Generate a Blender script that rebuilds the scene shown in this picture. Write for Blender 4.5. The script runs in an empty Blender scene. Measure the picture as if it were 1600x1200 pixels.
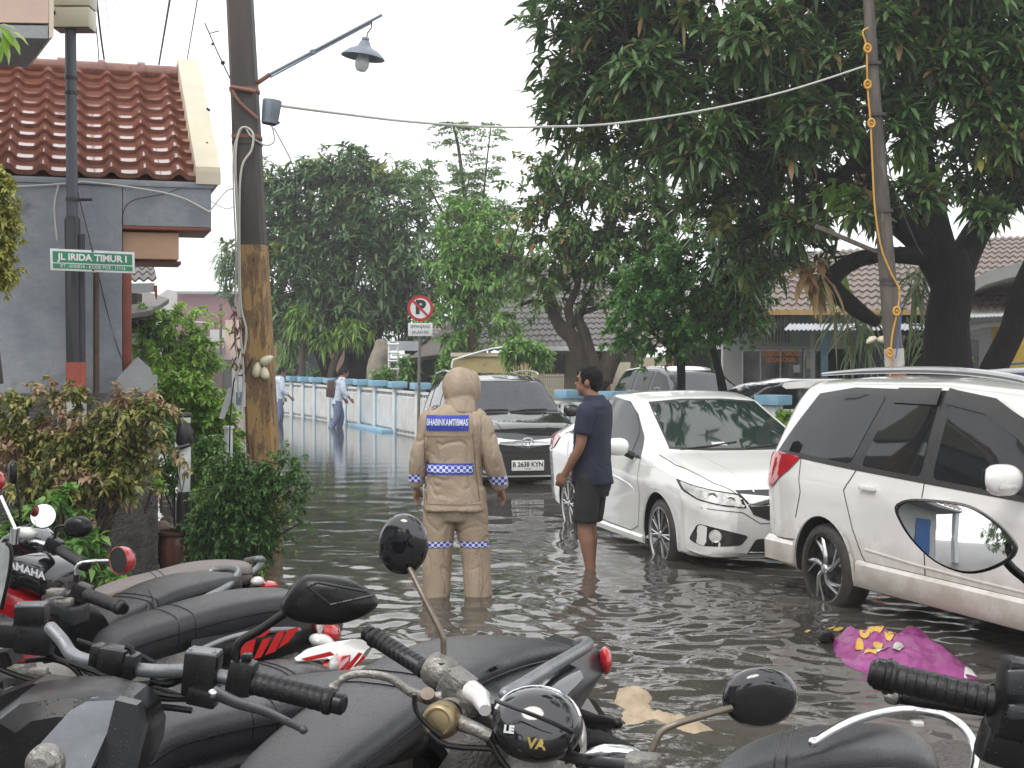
import bpy, bmesh, math, random
import numpy as np
from mathutils import Vector, Matrix, noise
from mathutils.bvhtree import BVHTree
random.seed(7)
rng = np.random.default_rng(11)
S = bpy.context.scene
COL = S.collection
F = 2200.0            # focal length in photo pixels
CAMH = 1.65           # camera height above the water
R = math.radians
V = Vector

def P(px, py, Y):
    return V(((px-800)*Y/F, Y, CAMH-(py-560)*Y/F))
def W(px, py, z=0.0):
    Y = (CAMH-z)*F/(py-560)
    return P(px, py, Y)

# ---------------------------------------------------------------- materials
def _nt(name):
    m = bpy.data.materials.new(name); m.use_nodes = True
    nt = m.node_tree; b = nt.nodes['Principled BSDF']
    return m, nt, b
def L(nt, a, b): nt.links.new(a, b)
def N(nt, t, **k):
    n = nt.nodes.new(t)
    for a, b in k.items():
        if a in n.inputs: n.inputs[a].default_value = b
        else: setattr(n, a, b)
    return n
def c4(c): return (c[0], c[1], c[2], 1)
def mat(name, c, rough=.5, metal=0, c2=None, scale=8, bump=0, bscale=40, coat=0, detail=6, contrast=(.35,.65),
        spec=None, stretch=None, drops=0, dirt=None, trans=0, rough2=None, c3=None):
    m, nt, b = _nt(name)
    b.inputs['Roughness'].default_value = rough
    b.inputs['Metallic'].default_value = metal
    if coat:
        b.inputs['Coat Weight'].default_value = coat; b.inputs['Coat Roughness'].default_value = .04
    if spec is not None: b.inputs['Specular IOR Level'].default_value = spec
    if trans: b.inputs['Transmission Weight'].default_value = trans
    tc = N(nt, 'ShaderNodeTexCoord')
    vec = tc.outputs['Object']
    if stretch:
        mp = N(nt, 'ShaderNodeMapping'); mp.inputs['Scale'].default_value = stretch
        L(nt, vec, mp.inputs['Vector']); vec = mp.outputs[0]
    c2 = c2 or tuple(x*.82 for x in c)
    ns = N(nt, 'ShaderNodeTexNoise', Scale=scale, Detail=detail, Roughness=.62)
    L(nt, vec, ns.inputs['Vector'])
    cr = N(nt, 'ShaderNodeValToRGB')
    cr.color_ramp.elements[0].position = contrast[0]; cr.color_ramp.elements[0].color = c4(c)
    cr.color_ramp.elements[1].position = contrast[1]; cr.color_ramp.elements[1].color = c4(c2)
    if c3:
        e = cr.color_ramp.elements.new(min(.98, contrast[1]+.08)); e.color = c4(c3)
    L(nt, ns.outputs['Fac'], cr.inputs['Fac'])
    colour = cr.outputs['Color']
    if dirt:      # mud splashed on the lower body: (height where it ends, colour)
        sx = N(nt, 'ShaderNodeSeparateXYZ'); L(nt, tc.outputs['Object'], sx.inputs[0])
        n2 = N(nt, 'ShaderNodeTexNoise', Scale=5, Detail=8, Roughness=.7); L(nt, tc.outputs['Object'], n2.inputs['Vector'])
        ma = N(nt, 'ShaderNodeMath', operation='MULTIPLY_ADD'); L(nt, n2.outputs['Fac'], ma.inputs[0]); ma.inputs[1].default_value = .5
        L(nt, sx.outputs['Z'], ma.inputs[2])
        mr = N(nt, 'ShaderNodeMapRange'); L(nt, ma.outputs[0], mr.inputs['Value'])
        mr.inputs['From Min'].default_value = dirt[0]+.25-.2; mr.inputs['From Max'].default_value = dirt[0]+.25+.1
        mr.inputs['To Min'].default_value = dirt[2] if len(dirt) > 2 else .7; mr.inputs['To Max'].default_value = 0
        mx = N(nt, 'ShaderNodeMix', data_type='RGBA'); L(nt, mr.outputs[0], mx.inputs[0])
        L(nt, colour, mx.inputs[6]); mx.inputs[7].default_value = c4(dirt[1]); colour = mx.outputs[2]
        mr2 = N(nt, 'ShaderNodeMapRange'); L(nt, mr.outputs[0], mr2.inputs['Value'])
        mr2.inputs['To Min'].default_value = rough; mr2.inputs['To Max'].default_value = .6
        L(nt, mr2.outputs[0], b.inputs['Roughness'])
    L(nt, colour, b.inputs['Base Color'])
    if rough2 is not None:
        mr = N(nt, 'ShaderNodeMapRange'); L(nt, ns.outputs['Fac'], mr.inputs['Value'])
        mr.inputs['From Min'].default_value = .35; mr.inputs['From Max'].default_value = .65
        mr.inputs['To Min'].default_value = rough; mr.inputs['To Max'].default_value = rough2
        L(nt, mr.outputs[0], b.inputs['Roughness'])
    nrm = None
    if bump:
        nb = N(nt, 'ShaderNodeTexNoise', Scale=bscale, Detail=4)
        L(nt, vec, nb.inputs['Vector'])
        bp = N(nt, 'ShaderNodeBump', Strength=bump, Distance=.02)
        L(nt, nb.outputs['Fac'], bp.inputs['Height']); nrm = bp
    if drops:     # rain drops standing on the surface
        vo = N(nt, 'ShaderNodeTexVoronoi', Scale=drops*2.2, Randomness=1)
        L(nt, tc.outputs['Object'], vo.inputs['Vector'])
        n3 = N(nt, 'ShaderNodeTexNoise', Scale=drops*.5, Detail=2); L(nt, tc.outputs['Object'], n3.inputs['Vector'])
        mr = N(nt, 'ShaderNodeMapRange'); L(nt, vo.outputs['Distance'], mr.inputs['Value'])
        mr.inputs['From Min'].default_value = .30; mr.inputs['From Max'].default_value = .12
        cm = N(nt, 'ShaderNodeMath', operation='GREATER_THAN'); L(nt, n3.outputs['Fac'], cm.inputs[0]); cm.inputs[1].default_value = .52
        mu = N(nt, 'ShaderNodeMath', operation='MULTIPLY'); L(nt, mr.outputs[0], mu.inputs[0]); L(nt, cm.outputs[0], mu.inputs[1])
        bp = N(nt, 'ShaderNodeBump', Strength=.55, Distance=.0015)
        L(nt, mu.outputs[0], bp.inputs['Height'])
        if nrm: L(nt, nrm.outputs[0], bp.inputs['Normal'])
        nrm = bp
        rr = N(nt, 'ShaderNodeMapRange'); L(nt, mu.outputs[0], rr.inputs['Value'])
        rr.inputs['To Min'].default_value = rough; rr.inputs['To Max'].default_value = .05
        if rough2 is None: L(nt, rr.outputs[0], b.inputs['Roughness'])
    if nrm: L(nt, nrm.outputs[0], b.inputs['Normal'])
    return m

def leafmat(name, ca, cb, young=None, ythr=.62, yscale=1.1, rough=.42, old=None, transl=.25):
    m, nt, b = _nt(name)
    g = N(nt, 'ShaderNodeNewGeometry')
    cr = N(nt, 'ShaderNodeValToRGB')
    cr.color_ramp.elements[0].color = c4(ca); cr.color_ramp.elements[1].color = c4(cb)
    if old:
        cr.color_ramp.elements[1].position = .93
        e = cr.color_ramp.elements.new(.97); e.color = c4(old)
    L(nt, g.outputs['Random Per Island'], cr.inputs['Fac'])
    col = cr.outputs['Color']
    if young:
        tc = N(nt, 'ShaderNodeTexCoord')
        ns = N(nt, 'ShaderNodeTexNoise', Scale=yscale, Detail=3); L(nt, tc.outputs['Object'], ns.inputs['Vector'])
        mr = N(nt, 'ShaderNodeMapRange'); L(nt, ns.outputs['Fac'], mr.inputs['Value'])
        mr.inputs['From Min'].default_value = ythr; mr.inputs['From Max'].default_value = ythr+.06
        ry = N(nt, 'ShaderNodeValToRGB')
        ry.color_ramp.elements[0].color = c4(young[0]); ry.color_ramp.elements[1].color = c4(young[1])
        L(nt, g.outputs['Random Per Island'], ry.inputs['Fac'])
        mx = N(nt, 'ShaderNodeMix', data_type='RGBA'); L(nt, mr.outputs[0], mx.inputs[0])
        L(nt, col, mx.inputs[6]); L(nt, ry.outputs['Color'], mx.inputs[7]); col = mx.outputs[2]
    L(nt, col, b.inputs['Base Color'])
    b.inputs['Roughness'].default_value = rough
    tr = N(nt, 'ShaderNodeBsdfTranslucent'); L(nt, col, tr.inputs['Color'])
    ms = N(nt, 'ShaderNodeMixShader'); ms.inputs[0].default_value = transl
    out = nt.nodes['Material Output']
    L(nt, b.outputs[0], ms.inputs[1]); L(nt, tr.outputs[0], ms.inputs[2]); L(nt, ms.outputs[0], out.inputs['Surface'])
    return m

# ---------------------------------------------------------------- object registry
ROOT = {}
def tag(o, label=None, cat=None, group=None, kind=None):
    if label: o['label'] = label
    if cat: o['category'] = cat
    if group: o['group'] = group
    if kind: o['kind'] = kind
    return o
def thing(name, label, cat, loc=(0,0,0), rz=0.0, group=None):
    o = bpy.data.objects.new(name, None); COL.objects.link(o)
    o.empty_display_size = .1
    M = Matrix.Translation(V(loc)) @ Matrix.Rotation(rz, 4, 'Z')
    o.location = V(loc); o.rotation_euler = (0, 0, rz)
    ROOT[o.name] = M
    tag(o, label, cat, group)
    return o
def link_mesh(me, name, m, parent=None, local=False, label=None, smooth=True):
    o = bpy.data.objects.new(name, me); COL.objects.link(o)
    if isinstance(m, (list, tuple)):
        for x in m: me.materials.append(x)
    elif m: me.materials.append(m)
    if parent is not None:
        o.parent = parent
        M = ROOT.get(parent.name, Matrix.Identity(4)); ROOT[o.name] = M
        if not local: me.transform(M.inverted())
    if label: o['label'] = label
    if smooth and len(me.polygons):
        me.polygons.foreach_set('use_smooth', [True]*len(me.polygons))
        if smooth != 'all':
            try: me.set_sharp_from_angle(angle=R(38 if smooth is True else smooth))
            except Exception: pass
    me.update()
    return o
def obj(bm, name, m, parent=None, local=False, label=None, smooth=True, norm=True):
    if norm: bmesh.ops.recalc_face_normals(bm, faces=bm.faces)
    me = bpy.data.meshes.new(name); bm.to_mesh(me); bm.free()
    return link_mesh(me, name, m, parent, local, label, smooth)
def single(bm, name, m, label, cat, group=None, smooth=True, kind=None, norm=True):
    """a thing that is one mesh, origin moved to its base"""
    o = obj(bm, name, m, None, True, None, smooth, norm)
    me = o.data
    if len(me.vertices) and kind is None:
        co = np.empty(len(me.vertices)*3); me.vertices.foreach_get('co', co); co = co.reshape(-1,3)
        b = V(((co[:,0].min()+co[:,0].max())/2, (co[:,1].min()+co[:,1].max())/2, co[:,2].min()))
        me.transform(Matrix.Translation(-b)); o.location = b
    tag(o, label, cat, group, kind)
    return o
def copy_tree(o, parent=None):
    c = o.copy(); COL.objects.link(c)
    if parent is not None: c.parent = parent
    for ch in list(o.children): copy_tree(ch, c)
    return c
def pmesh(verts, faces, name, m, parent=None, local=False, label=None, smooth='all'):
    me = bpy.data.meshes.new(name)
    verts = np.asarray(verts, dtype=np.float32); faces = np.asarray(faces, dtype=np.int32)
    k = faces.shape[1]
    me.vertices.add(len(verts)); me.vertices.foreach_set('co', verts.ravel())
    me.loops.add(faces.size); me.loops.foreach_set('vertex_index', faces.ravel())
    me.polygons.add(len(faces)); me.polygons.foreach_set('loop_start', np.arange(0, faces.size, k, dtype=np.int32))
    me.polygons.foreach_set('loop_total', np.full(len(faces), k, dtype=np.int32))
    me.update(calc_edges=True)
    return link_mesh(me, name, m, parent, local, label, smooth)

# ---------------------------------------------------------------- shapes
def B(): return bmesh.new()
def box(bm, c, s, rot=None, bev=0.0, M=None):
    """box of size s centred at c; rot = z angle or Matrix"""
    r = bmesh.ops.create_cube(bm, size=1)
    vs = r['verts']
    bmesh.ops.scale(bm, vec=V(s), verts=vs)
    if bev:
        es = list({e for v in vs for e in v.link_edges})
        rr = bmesh.ops.bevel(bm, geom=es, offset=min(bev, min(s)*.45), segments=2, affect='EDGES', profile=.6)
        vs = list({v for f in rr['faces'] for v in f.verts} | {v for v in vs if v.is_valid})
    T = Matrix.Translation(V(c))
    if rot is not None:
        T = T @ (Matrix.Rotation(rot, 4, 'Z') if isinstance(rot, (int, float)) else rot.to_4x4())
    if M is not None: T = M @ T
    bmesh.ops.transform(bm, matrix=T, verts=vs)
    return vs
def frame_dir(d, up=V((0,0,1))):
    d = V(d).normalized()
    if abs(d.dot(up)) > .98: up = V((0,1,0))
    s = d.cross(up).normalized(); u = s.cross(d).normalized()
    return s, u
def tube(bm, pts, rad, seg=8, cap=True, flat=1.0, round_end=False, spline=0):
    pts = [V(p) for p in pts]
    if isinstance(rad, (int, float)): rad = [rad]*len(pts)
    rad = list(rad)
    if spline and len(pts) > 2:
        np_, nr = [], []
        for i in range(len(pts)-1):
            p0 = pts[max(i-1,0)]; p1 = pts[i]; p2 = pts[i+1]; p3 = pts[min(i+2, len(pts)-1)]
            for k in range(spline):
                t = k/spline
                np_.append(.5*((2*p1)+(-p0+p2)*t+(2*p0-5*p1+4*p2-p3)*t*t+(-p0+3*p1-3*p2+p3)*t**3))
                nr.append(rad[i]*(1-t)+rad[i+1]*t)
        np_.append(pts[-1]); nr.append(rad[-1]); pts, rad = np_, nr
    if round_end:
        a = (pts[0]-pts[1]).normalized(); b = (pts[-1]-pts[-2]).normalized()
        pre = [(pts[0]+a*rad[0]*math.sin(t), rad[0]*math.cos(t)) for t in (1.35, .95, .5)]
        post = [(pts[-1]+b*rad[-1]*math.sin(t), rad[-1]*math.cos(t)) for t in (.5, .95, 1.35)]
        pts = [p for p, _ in pre]+pts+[p for p, _ in post]
        rad = [r for _, r in pre]+rad+[r for _, r in post]
    n = len(pts)
    rings = []; s = None
    for i in range(n):
        d = (pts[min(i+1,n-1)]-pts[max(i-1,0)])
        if d.length < 1e-9: d = V((0,0,1))
        d.normalize()
        if s is None: s, u = frame_dir(d)
        else:
            s = (s-d*s.dot(d))
            if s.length < 1e-6: s, _ = frame_dir(d)
            s.normalize()
        u = s.cross(d)
        rings.append([bm.verts.new(pts[i]+(s*math.cos(2*math.pi*k/seg)*flat+u*math.sin(2*math.pi*k/seg))*rad[i]) for k in range(seg)])
    for a, b in zip(rings, rings[1:]):
        for k in range(seg):
            bm.faces.new((a[k], a[(k+1)%seg], b[(k+1)%seg], b[k]))
    if cap:
        bm.faces.new(rings[0][::-1]); bm.faces.new(rings[-1])
    return rings
def loft(bm, rings, closed=True, cap=True):
    rs = [[bm.verts.new(V(p)) for p in r] for r in rings]
    n = len(rs[0])
    for a, b in zip(rs, rs[1:]):
        for k in range(n if closed else n-1):
            try: bm.faces.new((a[k], a[(k+1)%n], b[(k+1)%n], b[k]))
            except ValueError: pass
    if cap and closed:
        bm.faces.new(rs[0][::-1]); bm.faces.new(rs[-1])
    return rs
def oval(c, rx, ry, n=20, M=None, rot=0, p=1.0):
    out = []
    for k in range(n):
        a = 2*math.pi*k/n
        ca, sa = math.cos(a), math.sin(a)
        x = rx*math.copysign(abs(ca)**p, ca); y = ry*math.copysign(abs(sa)**p, sa)
        x, y = x*math.cos(rot)-y*math.sin(rot), x*math.sin(rot)+y*math.cos(rot)
        out.append(V((c[0]+x, c[1]+y, c[2])))
    return out
def ball(bm, c, r, seg=16, M=None):
    if isinstance(r, (int, float)): r = (r, r, r)
    g = bmesh.ops.create_uvsphere(bm, u_segments=seg, v_segments=max(6, seg//2+2), radius=1)
    T = Matrix.Translation(V(c)) @ (M.to_4x4() if M is not None else Matrix.Identity(4)) @ Matrix.Diagonal((r[0], r[1], r[2], 1))
    bmesh.ops.transform(bm, matrix=T, verts=g['verts'])
    return g['verts']
def lathe(bm, prof, c=(0,0,0), axis=V((0,0,1)), seg=24):
    """prof = [(r, h)] along axis"""
    axis = V(axis).normalized(); s, u = frame_dir(axis)
    c = V(c); rs = []
    for r, h in prof:
        if r < 1e-5: rs.append([bm.verts.new(c+axis*h)])
        else: rs.append([bm.verts.new(c+axis*h+(s*math.cos(2*math.pi*k/seg)+u*math.sin(2*math.pi*k/seg))*r) for k in range(seg)])
    for a, b in zip(rs, rs[1:]):
        for k in range(seg):
            k2 = (k+1)%seg
            if len(a) == 1 and len(b) == 1: continue
            if len(a) == 1: bm.faces.new((a[0], b[k2], b[k]))
            elif len(b) == 1: bm.faces.new((a[k], a[k2], b[0]))
            else: bm.faces.new((a[k], a[k2], b[k2], b[k]))
def prism(bm, pts, d):
    """closed polygon pts (3D) extruded by vector d"""
    d = V(d)
    a = [bm.verts.new(V(p)) for p in pts]; b = [bm.verts.new(V(p)+d) for p in pts]
    bm.faces.new(a[::-1]); bm.faces.new(b)
    n = len(a)
    for k in range(n): bm.faces.new((a[k], a[(k+1)%n], b[(k+1)%n], b[k]))
def smooth_poly(pts, k=4, closed=True):
    n = len(pts); out = []
    for i in range(n):
        p0, p1, p2, p3 = [V((*pts[(i+j)%n], 0)) for j in (-1, 0, 1, 2)]
        for s in range(k):
            t = s/k
            q = .5*((2*p1)+(-p0+p2)*t+(2*p0-5*p1+4*p2-p3)*t*t+(-p0+3*p1-3*p2+p3)*t**3)
            out.append((q.x, q.y))
    return out
def round_poly(pts, r=.03, k=3):
    """corner rounding of a 2D polygon"""
    n = len(pts); out = []
    for i in range(n):
        a = V((*pts[i-1], 0)); b = V((*pts[i], 0)); c = V((*pts[(i+1)%n], 0))
        ab = (a-b); cb = (c-b)
        rr = min(r, ab.length*.45, cb.length*.45)
        p = b+ab.normalized()*rr; q = b+cb.normalized()*rr
        for s in range(k+1):
            t = s/k
            x = p*(1-t)**2+b*2*t*(1-t)+q*t*t
            out.append((x.x, x.y))
    return out

def patch_bm(polys, O, U, Vv, D, bvh, off=.003, grid=.05, bm=None, mirror=False):
    """polygons drawn in the plane (O,U,Vv) projected along D on to a surface"""
    own = bm is None
    if own: bm = B()
    uvl = bm.loops.layers.uv.verify()
    O, U, Vv, D = V(O), V(U), V(Vv), V(D).normalized()
    for poly in polys:
        t = B()
        vs = [t.verts.new((x, y, 0)) for x, y in poly]
        try: t.faces.new(vs)
        except ValueError: t.free(); continue
        xs = [p[0] for p in poly]; ys = [p[1] for p in poly]
        for ax, lo, hi in ((0, min(xs), max(xs)), (1, min(ys), max(ys))):
            q = math.floor(lo/grid)*grid+grid
            while q < hi:
                no = V((1,0,0)) if ax == 0 else V((0,1,0))
                bmesh.ops.bisect_plane(t, geom=t.verts[:]+t.edges[:]+t.faces[:], plane_co=no*q, plane_no=no, dist=1e-5)
                q += grid
        mp = {}
        for v in t.verts:
            p = O+U*v.co.x+Vv*v.co.y
            h = bvh.ray_cast(p, D)
            if h[0] is None: continue
            nn = h[1] if h[1].dot(D) < 0 else -h[1]
            mp[v] = (bm.verts.new(h[0]+nn*off*.5-D*off*.5), (v.co.x, v.co.y))
        for f in t.faces:
            if all(v in mp for v in f.verts):
                try: nf = bm.faces.new([mp[v][0] for v in f.verts])
                except ValueError: continue
                for l, v in zip(nf.loops, f.verts): l[uvl].uv = mp[v][1]
        t.free()
    return bm
def strip2d(pts, w):
    out = []
    for a, b in zip(pts, pts[1:]):
        a = V((*a, 0)); b = V((*b, 0)); d = (b-a)
        if d.length < 1e-6: continue
        d.normalize(); n = V((-d.y, d.x, 0))*w*.5; e = d*w*.25
        out.append([tuple((a-e+n).xy), tuple((b+e+n).xy), tuple((b+e-n).xy), tuple((a-e-n).xy)])
    return out
def bvh_of(o):
    dg = bpy.context.evaluated_depsgraph_get()
    bm = B(); bm.from_mesh(o.data); t = BVHTree.FromBMesh(bm); bm.free(); return t
def bvh_bm(bm): return BVHTree.FromBMesh(bm)

def text_mesh(s, size=.1, bold=0.0, sx=1.0, align='CENTER', depth=0.0):
    c = bpy.data.curves.new('lettering', 'FONT'); c.body = s; c.size = size; c.offset = bold
    c.align_x = align; c.align_y = 'CENTER'; c.extrude = depth; c.resolution_u = 3
    o = bpy.data.objects.new('lettering', c); COL.objects.link(o)
    bpy.context.view_layer.update()
    dg = bpy.context.evaluated_depsgraph_get()
    me = bpy.data.meshes.new_from_object(o.evaluated_get(dg))
    bpy.data.objects.remove(o); bpy.data.curves.remove(c)
    if sx != 1: me.transform(Matrix.Diagonal((sx, 1, 1, 1)))
    return me
def text_on(s, size, O, U, Vv, m, parent, name='lettering', bold=0.0, sx=1.0, local=False, bvh=None, off=.004, label=None):
    me = text_mesh(s, size, bold, sx)
    O, U, Vv = V(O), V(U).normalized(), V(Vv).normalized(); Nn = U.cross(Vv)
    if bvh is not None:
        for v in me.vertices:
            p = O+U*v.co.x+Vv*v.co.y
            h = bvh.ray_cast(p, -Nn)
            v.co = (h[0] if h[0] is not None else p)+Nn*off
    else:
        for v in me.vertices: v.co = O+U*v.co.x+Vv*v.co.y+Nn*off
    return link_mesh(me, name, m, parent, local, label, False)
def remesh(bm, vox=.01, smooth=3, fold=None):
    """union of closed shapes in one bmesh -> one continuous skin"""
    bmesh.ops.recalc_face_normals(bm, faces=bm.faces)
    me = bpy.data.meshes.new('tmp'); bm.to_mesh(me); bm.free()
    o = bpy.data.objects.new('tmp', me); COL.objects.link(o)
    r = o.modifiers.new('r', 'REMESH'); r.mode = 'VOXEL'; r.voxel_size = vox
    if smooth:
        s = o.modifiers.new('s', 'SMOOTH'); s.iterations = smooth; s.factor = .6
    dg = bpy.context.evaluated_depsgraph_get()
    me2 = bpy.data.meshes.new_from_object(o.evaluated_get(dg))
    bpy.data.objects.remove(o); bpy.data.meshes.remove(me)
    if fold:
        co = [v.co.copy() for v in me2.vertices]; no = [v.normal.copy() for v in me2.vertices]
        for v, c, n in zip(me2.vertices, co, no): v.co = c+n*fold(c, n)
    b2 = B(); b2.from_mesh(me2); bpy.data.meshes.remove(me2)
    return b2
def wire(name, pts, r, m, label=None, cat=None, parent=None, spline=6, seg=6, group=None):
    bm = B(); tube(bm, pts, r, seg, spline=spline)
    if parent is not None: return obj(bm, name, m, parent)
    return single(bm, name, m, label, cat, group)
def sag(a, b, s, n=10):
    a, b = V(a), V(b)
    return [a.lerp(b, i/n)-V((0,0,s*4*(i/n)*(1-i/n))) for i in range(n+1)]
def Q(px, py, s): return P(px, py, s*F)      # s = metres per photo pixel at that depth
# ================================================================ camera, light, sky
cam_d = bpy.data.cameras.new('camera'); cam = bpy.data.objects.new('camera', cam_d); COL.objects.link(cam)
cam.location = (0, 0, CAMH); cam.rotation_euler = (R(90), 0, 0)
cam_d.sensor_width = 36; cam_d.lens = F/1600*36; cam_d.shift_y = -40/1600
cam_d.clip_start = .05; cam_d.clip_end = 2000
S.camera = cam
S.view_settings.view_transform = 'Standard'; S.view_settings.look = 'None'
S.view_settings.gamma = 1; S.view_settings.exposure = 0.82
w = bpy.data.worlds.new('World'); S.world = w; w.use_nodes = True
nt = w.node_tree; bg = nt.nodes['Background']; out = nt.nodes['World Output']
sky = N(nt, 'ShaderNodeTexSky'); sky.sky_type = 'NISHITA'; sky.sun_disc = False
SUN_EL, SUN_AZ = R(55), R(-150)
sky.sun_elevation = SUN_EL; sky.sun_rotation = SUN_AZ; sky.dust_density = 5
L(nt, sky.outputs[0], bg.inputs['Color']); bg.inputs['Strength'].default_value = .08
tc = N(nt, 'ShaderNodeTexCoord')
mp = N(nt, 'ShaderNodeMapping'); mp.inputs['Scale'].default_value = (1, 1, 3); L(nt, tc.outputs['Generated'], mp.inputs[0])
ns = N(nt, 'ShaderNodeTexNoise', Scale=2.2, Detail=5, Roughness=.5); L(nt, mp.outputs[0], ns.inputs['Vector'])
cr = N(nt, 'ShaderNodeValToRGB'); cr.color_ramp.elements[0].position = .3; cr.color_ramp.elements[1].position = .7
cr.color_ramp.elements[0].color = (.93, .95, .985, 1); cr.color_ramp.elements[1].color = (1.0, .995, .99, 1)
L(nt, ns.outputs['Fac'], cr.inputs['Fac'])
bg2 = N(nt, 'ShaderNodeBackground'); L(nt, cr.outputs[0], bg2.inputs['Color']); bg2.inputs['Strength'].default_value = 1.02
ms = N(nt, 'ShaderNodeMixShader'); ms.inputs[0].default_value = .93      # the overcast lid hides nearly all of the blue
L(nt, bg.outputs[0], ms.inputs[1]); L(nt, bg2.outputs[0], ms.inputs[2]); L(nt, ms.outputs[0], out.inputs['Surface'])
sl = bpy.data.lights.new('sun', 'SUN'); sun = bpy.data.objects.new('sun', sl); COL.objects.link(sun)
sl.energy = .9; sl.angle = R(25); sl.color = (1, .97, .92)
d = V((math.sin(-SUN_AZ)*math.cos(SUN_EL)*-1, -math.cos(SUN_AZ)*math.cos(SUN_EL)*-1, 0))
# sun stands behind the camera to the left
sd = V((-.5, -.75, 0)).normalized()*math.cos(SUN_EL)+V((0,0,math.sin(SUN_EL)))
sun.rotation_euler = sd.to_track_quat('Z', 'Y').to_euler()
sky.sun_rotation = math.atan2(sd.x, sd.y)

# ================================================================ ground, water
M_asphalt = mat('wet_asphalt', (.045,.042,.04), .18, c2=(.13,.12,.11), c3=(.2,.19,.17), scale=60, bump=.8, bscale=180, rough2=.55, detail=12, contrast=(.42,.6))
def ground_z(x, y):
    # the street dips under the flood; where the motorbikes stand it rises just out of it
    e = 6.05+.12*math.sin(x*2.1+.6)+.07*math.sin(x*5.1)-.9*max(0, min(1, (1.25-x)/.6))
    t = (e-y)
    return max(-.14, min(.10, t*.045))+.004*math.sin(x*2.3)*math.sin(y*1.7)
bm = B()
xs = [-240,-120,-60,-30,-16]+[-10+i*.2 for i in range(101)]+[16,30,60,120,240]
ys = [-100,-60,-40,-20,-8]+[-4+i*.15 for i in range(108)]+[16,24,40,70,120,180,245]
gv = [[bm.verts.new((x, y, ground_z(x, y))) for x in xs] for y in ys]
for j in range(len(ys)-1):
    for i in range(len(xs)-1): bm.faces.new((gv[j][i], gv[j][i+1], gv[j+1][i+1], gv[j+1][i]))
single(bm, 'ground', M_asphalt, 'wet dark asphalt street surface under and beside the flood water', 'ground', kind='structure')

def water_mat():
    m, nt, b = _nt('flood_water')
    b.inputs['Base Color'].default_value = (.050, .044, .037, 1)
    b.inputs['Roughness'].default_value = .012; b.inputs['IOR'].default_value = 1.5
    tc = N(nt, 'ShaderNodeTexCoord')
    ns = N(nt, 'ShaderNodeTexNoise', Scale=.9, Detail=5); L(nt, tc.outputs['Object'], ns.inputs['Vector'])
    cr = N(nt, 'ShaderNodeValToRGB'); cr.color_ramp.elements[0].position = .35; cr.color_ramp.elements[1].position = .7
    cr.color_ramp.elements[0].color = (.045,.041,.035,1); cr.color_ramp.elements[1].color = (.088,.080,.069,1)
    L(nt, ns.outputs['Fac'], cr.inputs['Fac']); L(nt, cr.outputs[0], b.inputs['Base Color'])
    mp = N(nt, 'ShaderNodeMapping'); mp.inputs['Scale'].default_value = (1, 1.25, 1); L(nt, tc.outputs['Object'], mp.inputs[0])
    n1 = N(nt, 'ShaderNodeTexNoise', Scale=9, Detail=3, Roughness=.5); L(nt, mp.outputs[0], n1.inputs['Vector'])
    bp = N(nt, 'ShaderNodeBump', Strength=.10, Distance=.02); L(nt, n1.outputs['Fac'], bp.inputs['Height'])
    L(nt, bp.outputs[0], b.inputs['Normal'])
    return m
M_water = water_mat()
def build_water():
    ys = [4.2]
    while ys[-1] < 60: ys.append(ys[-1]+max(.022, ys[-1]**2/2600))
    ys += [80, 120, 180, 225]
    ys = np.array(ys); u = np.concatenate(([-1.0,-.85,-.75],np.linspace(-.66, .66, 760),[.75,.85,1.0]))
    Y, U_ = np.meshgrid(ys, u, indexing='ij'); X = U_*(Y+1.5)
    r = np.random.default_rng(5)
    dy = np.gradient(ys)[:, None]; dx = 1.32/760*(Y+1.5)
    res = np.maximum(dx, dy)
    Z = np.zeros_like(X)
    for k in range(70):
        lam = .13*(7.5**r.random())          # 0.13 .. 1 m
        th = r.normal(math.pi/2, .75)        # crests mostly across the view
        kx, ky = math.cos(th)*2*math.pi/lam, math.sin(th)*2*math.pi/lam
        amp = .0029*lam**.95*(1.3 if lam < .45 else .55)
        fade = np.clip((lam/res-3)/4, 0, 1)
        # patches of rougher and calmer water
        g = .55+.45*np.sin(X*r.uniform(.3,.9)+Y*r.uniform(.2,.6)+r.random()*6.3)
        wob = .5*np.sin(X*1.3+Y*.7+k)
        Z += amp*g*fade*np.sin(kx*X+ky*Y+r.random()*6.28+wob)
    for cx, cy, a, lam in ((.72, 9.3, .010, .17), (.66, 9.65, .008, .13), (-.50, 8.45, .006, .2), (-.25, 8.45, .006, .2), (1.24, 9.9, .009, .15), (2.1, 8.1, .005, .16), (-4.2, 29, .008, .5)):
        rr = np.hypot(X-cx, Y-cy)
        Z += a*np.sin(2*math.pi*rr/lam)*np.exp(-rr/.55)*np.clip((lam/res-2.5)/3, 0, 1)
    calm = np.clip((62-Y)/20, 0, 1)
    Z *= calm
    n, m_ = X.shape
    verts = np.stack([X, Y, Z], -1).reshape(-1, 3)
    i = np.arange(n-1)[:, None]*m_+np.arange(m_-1)[None]
    faces = np.stack([i, i+1, i+1+m_, i+m_], -1).reshape(-1, 4)
    o = pmesh(verts, faces, 'water', M_water)
    tag(o, 'murky rippled flood water covering the street', 'water', kind='structure')
build_water()

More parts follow.
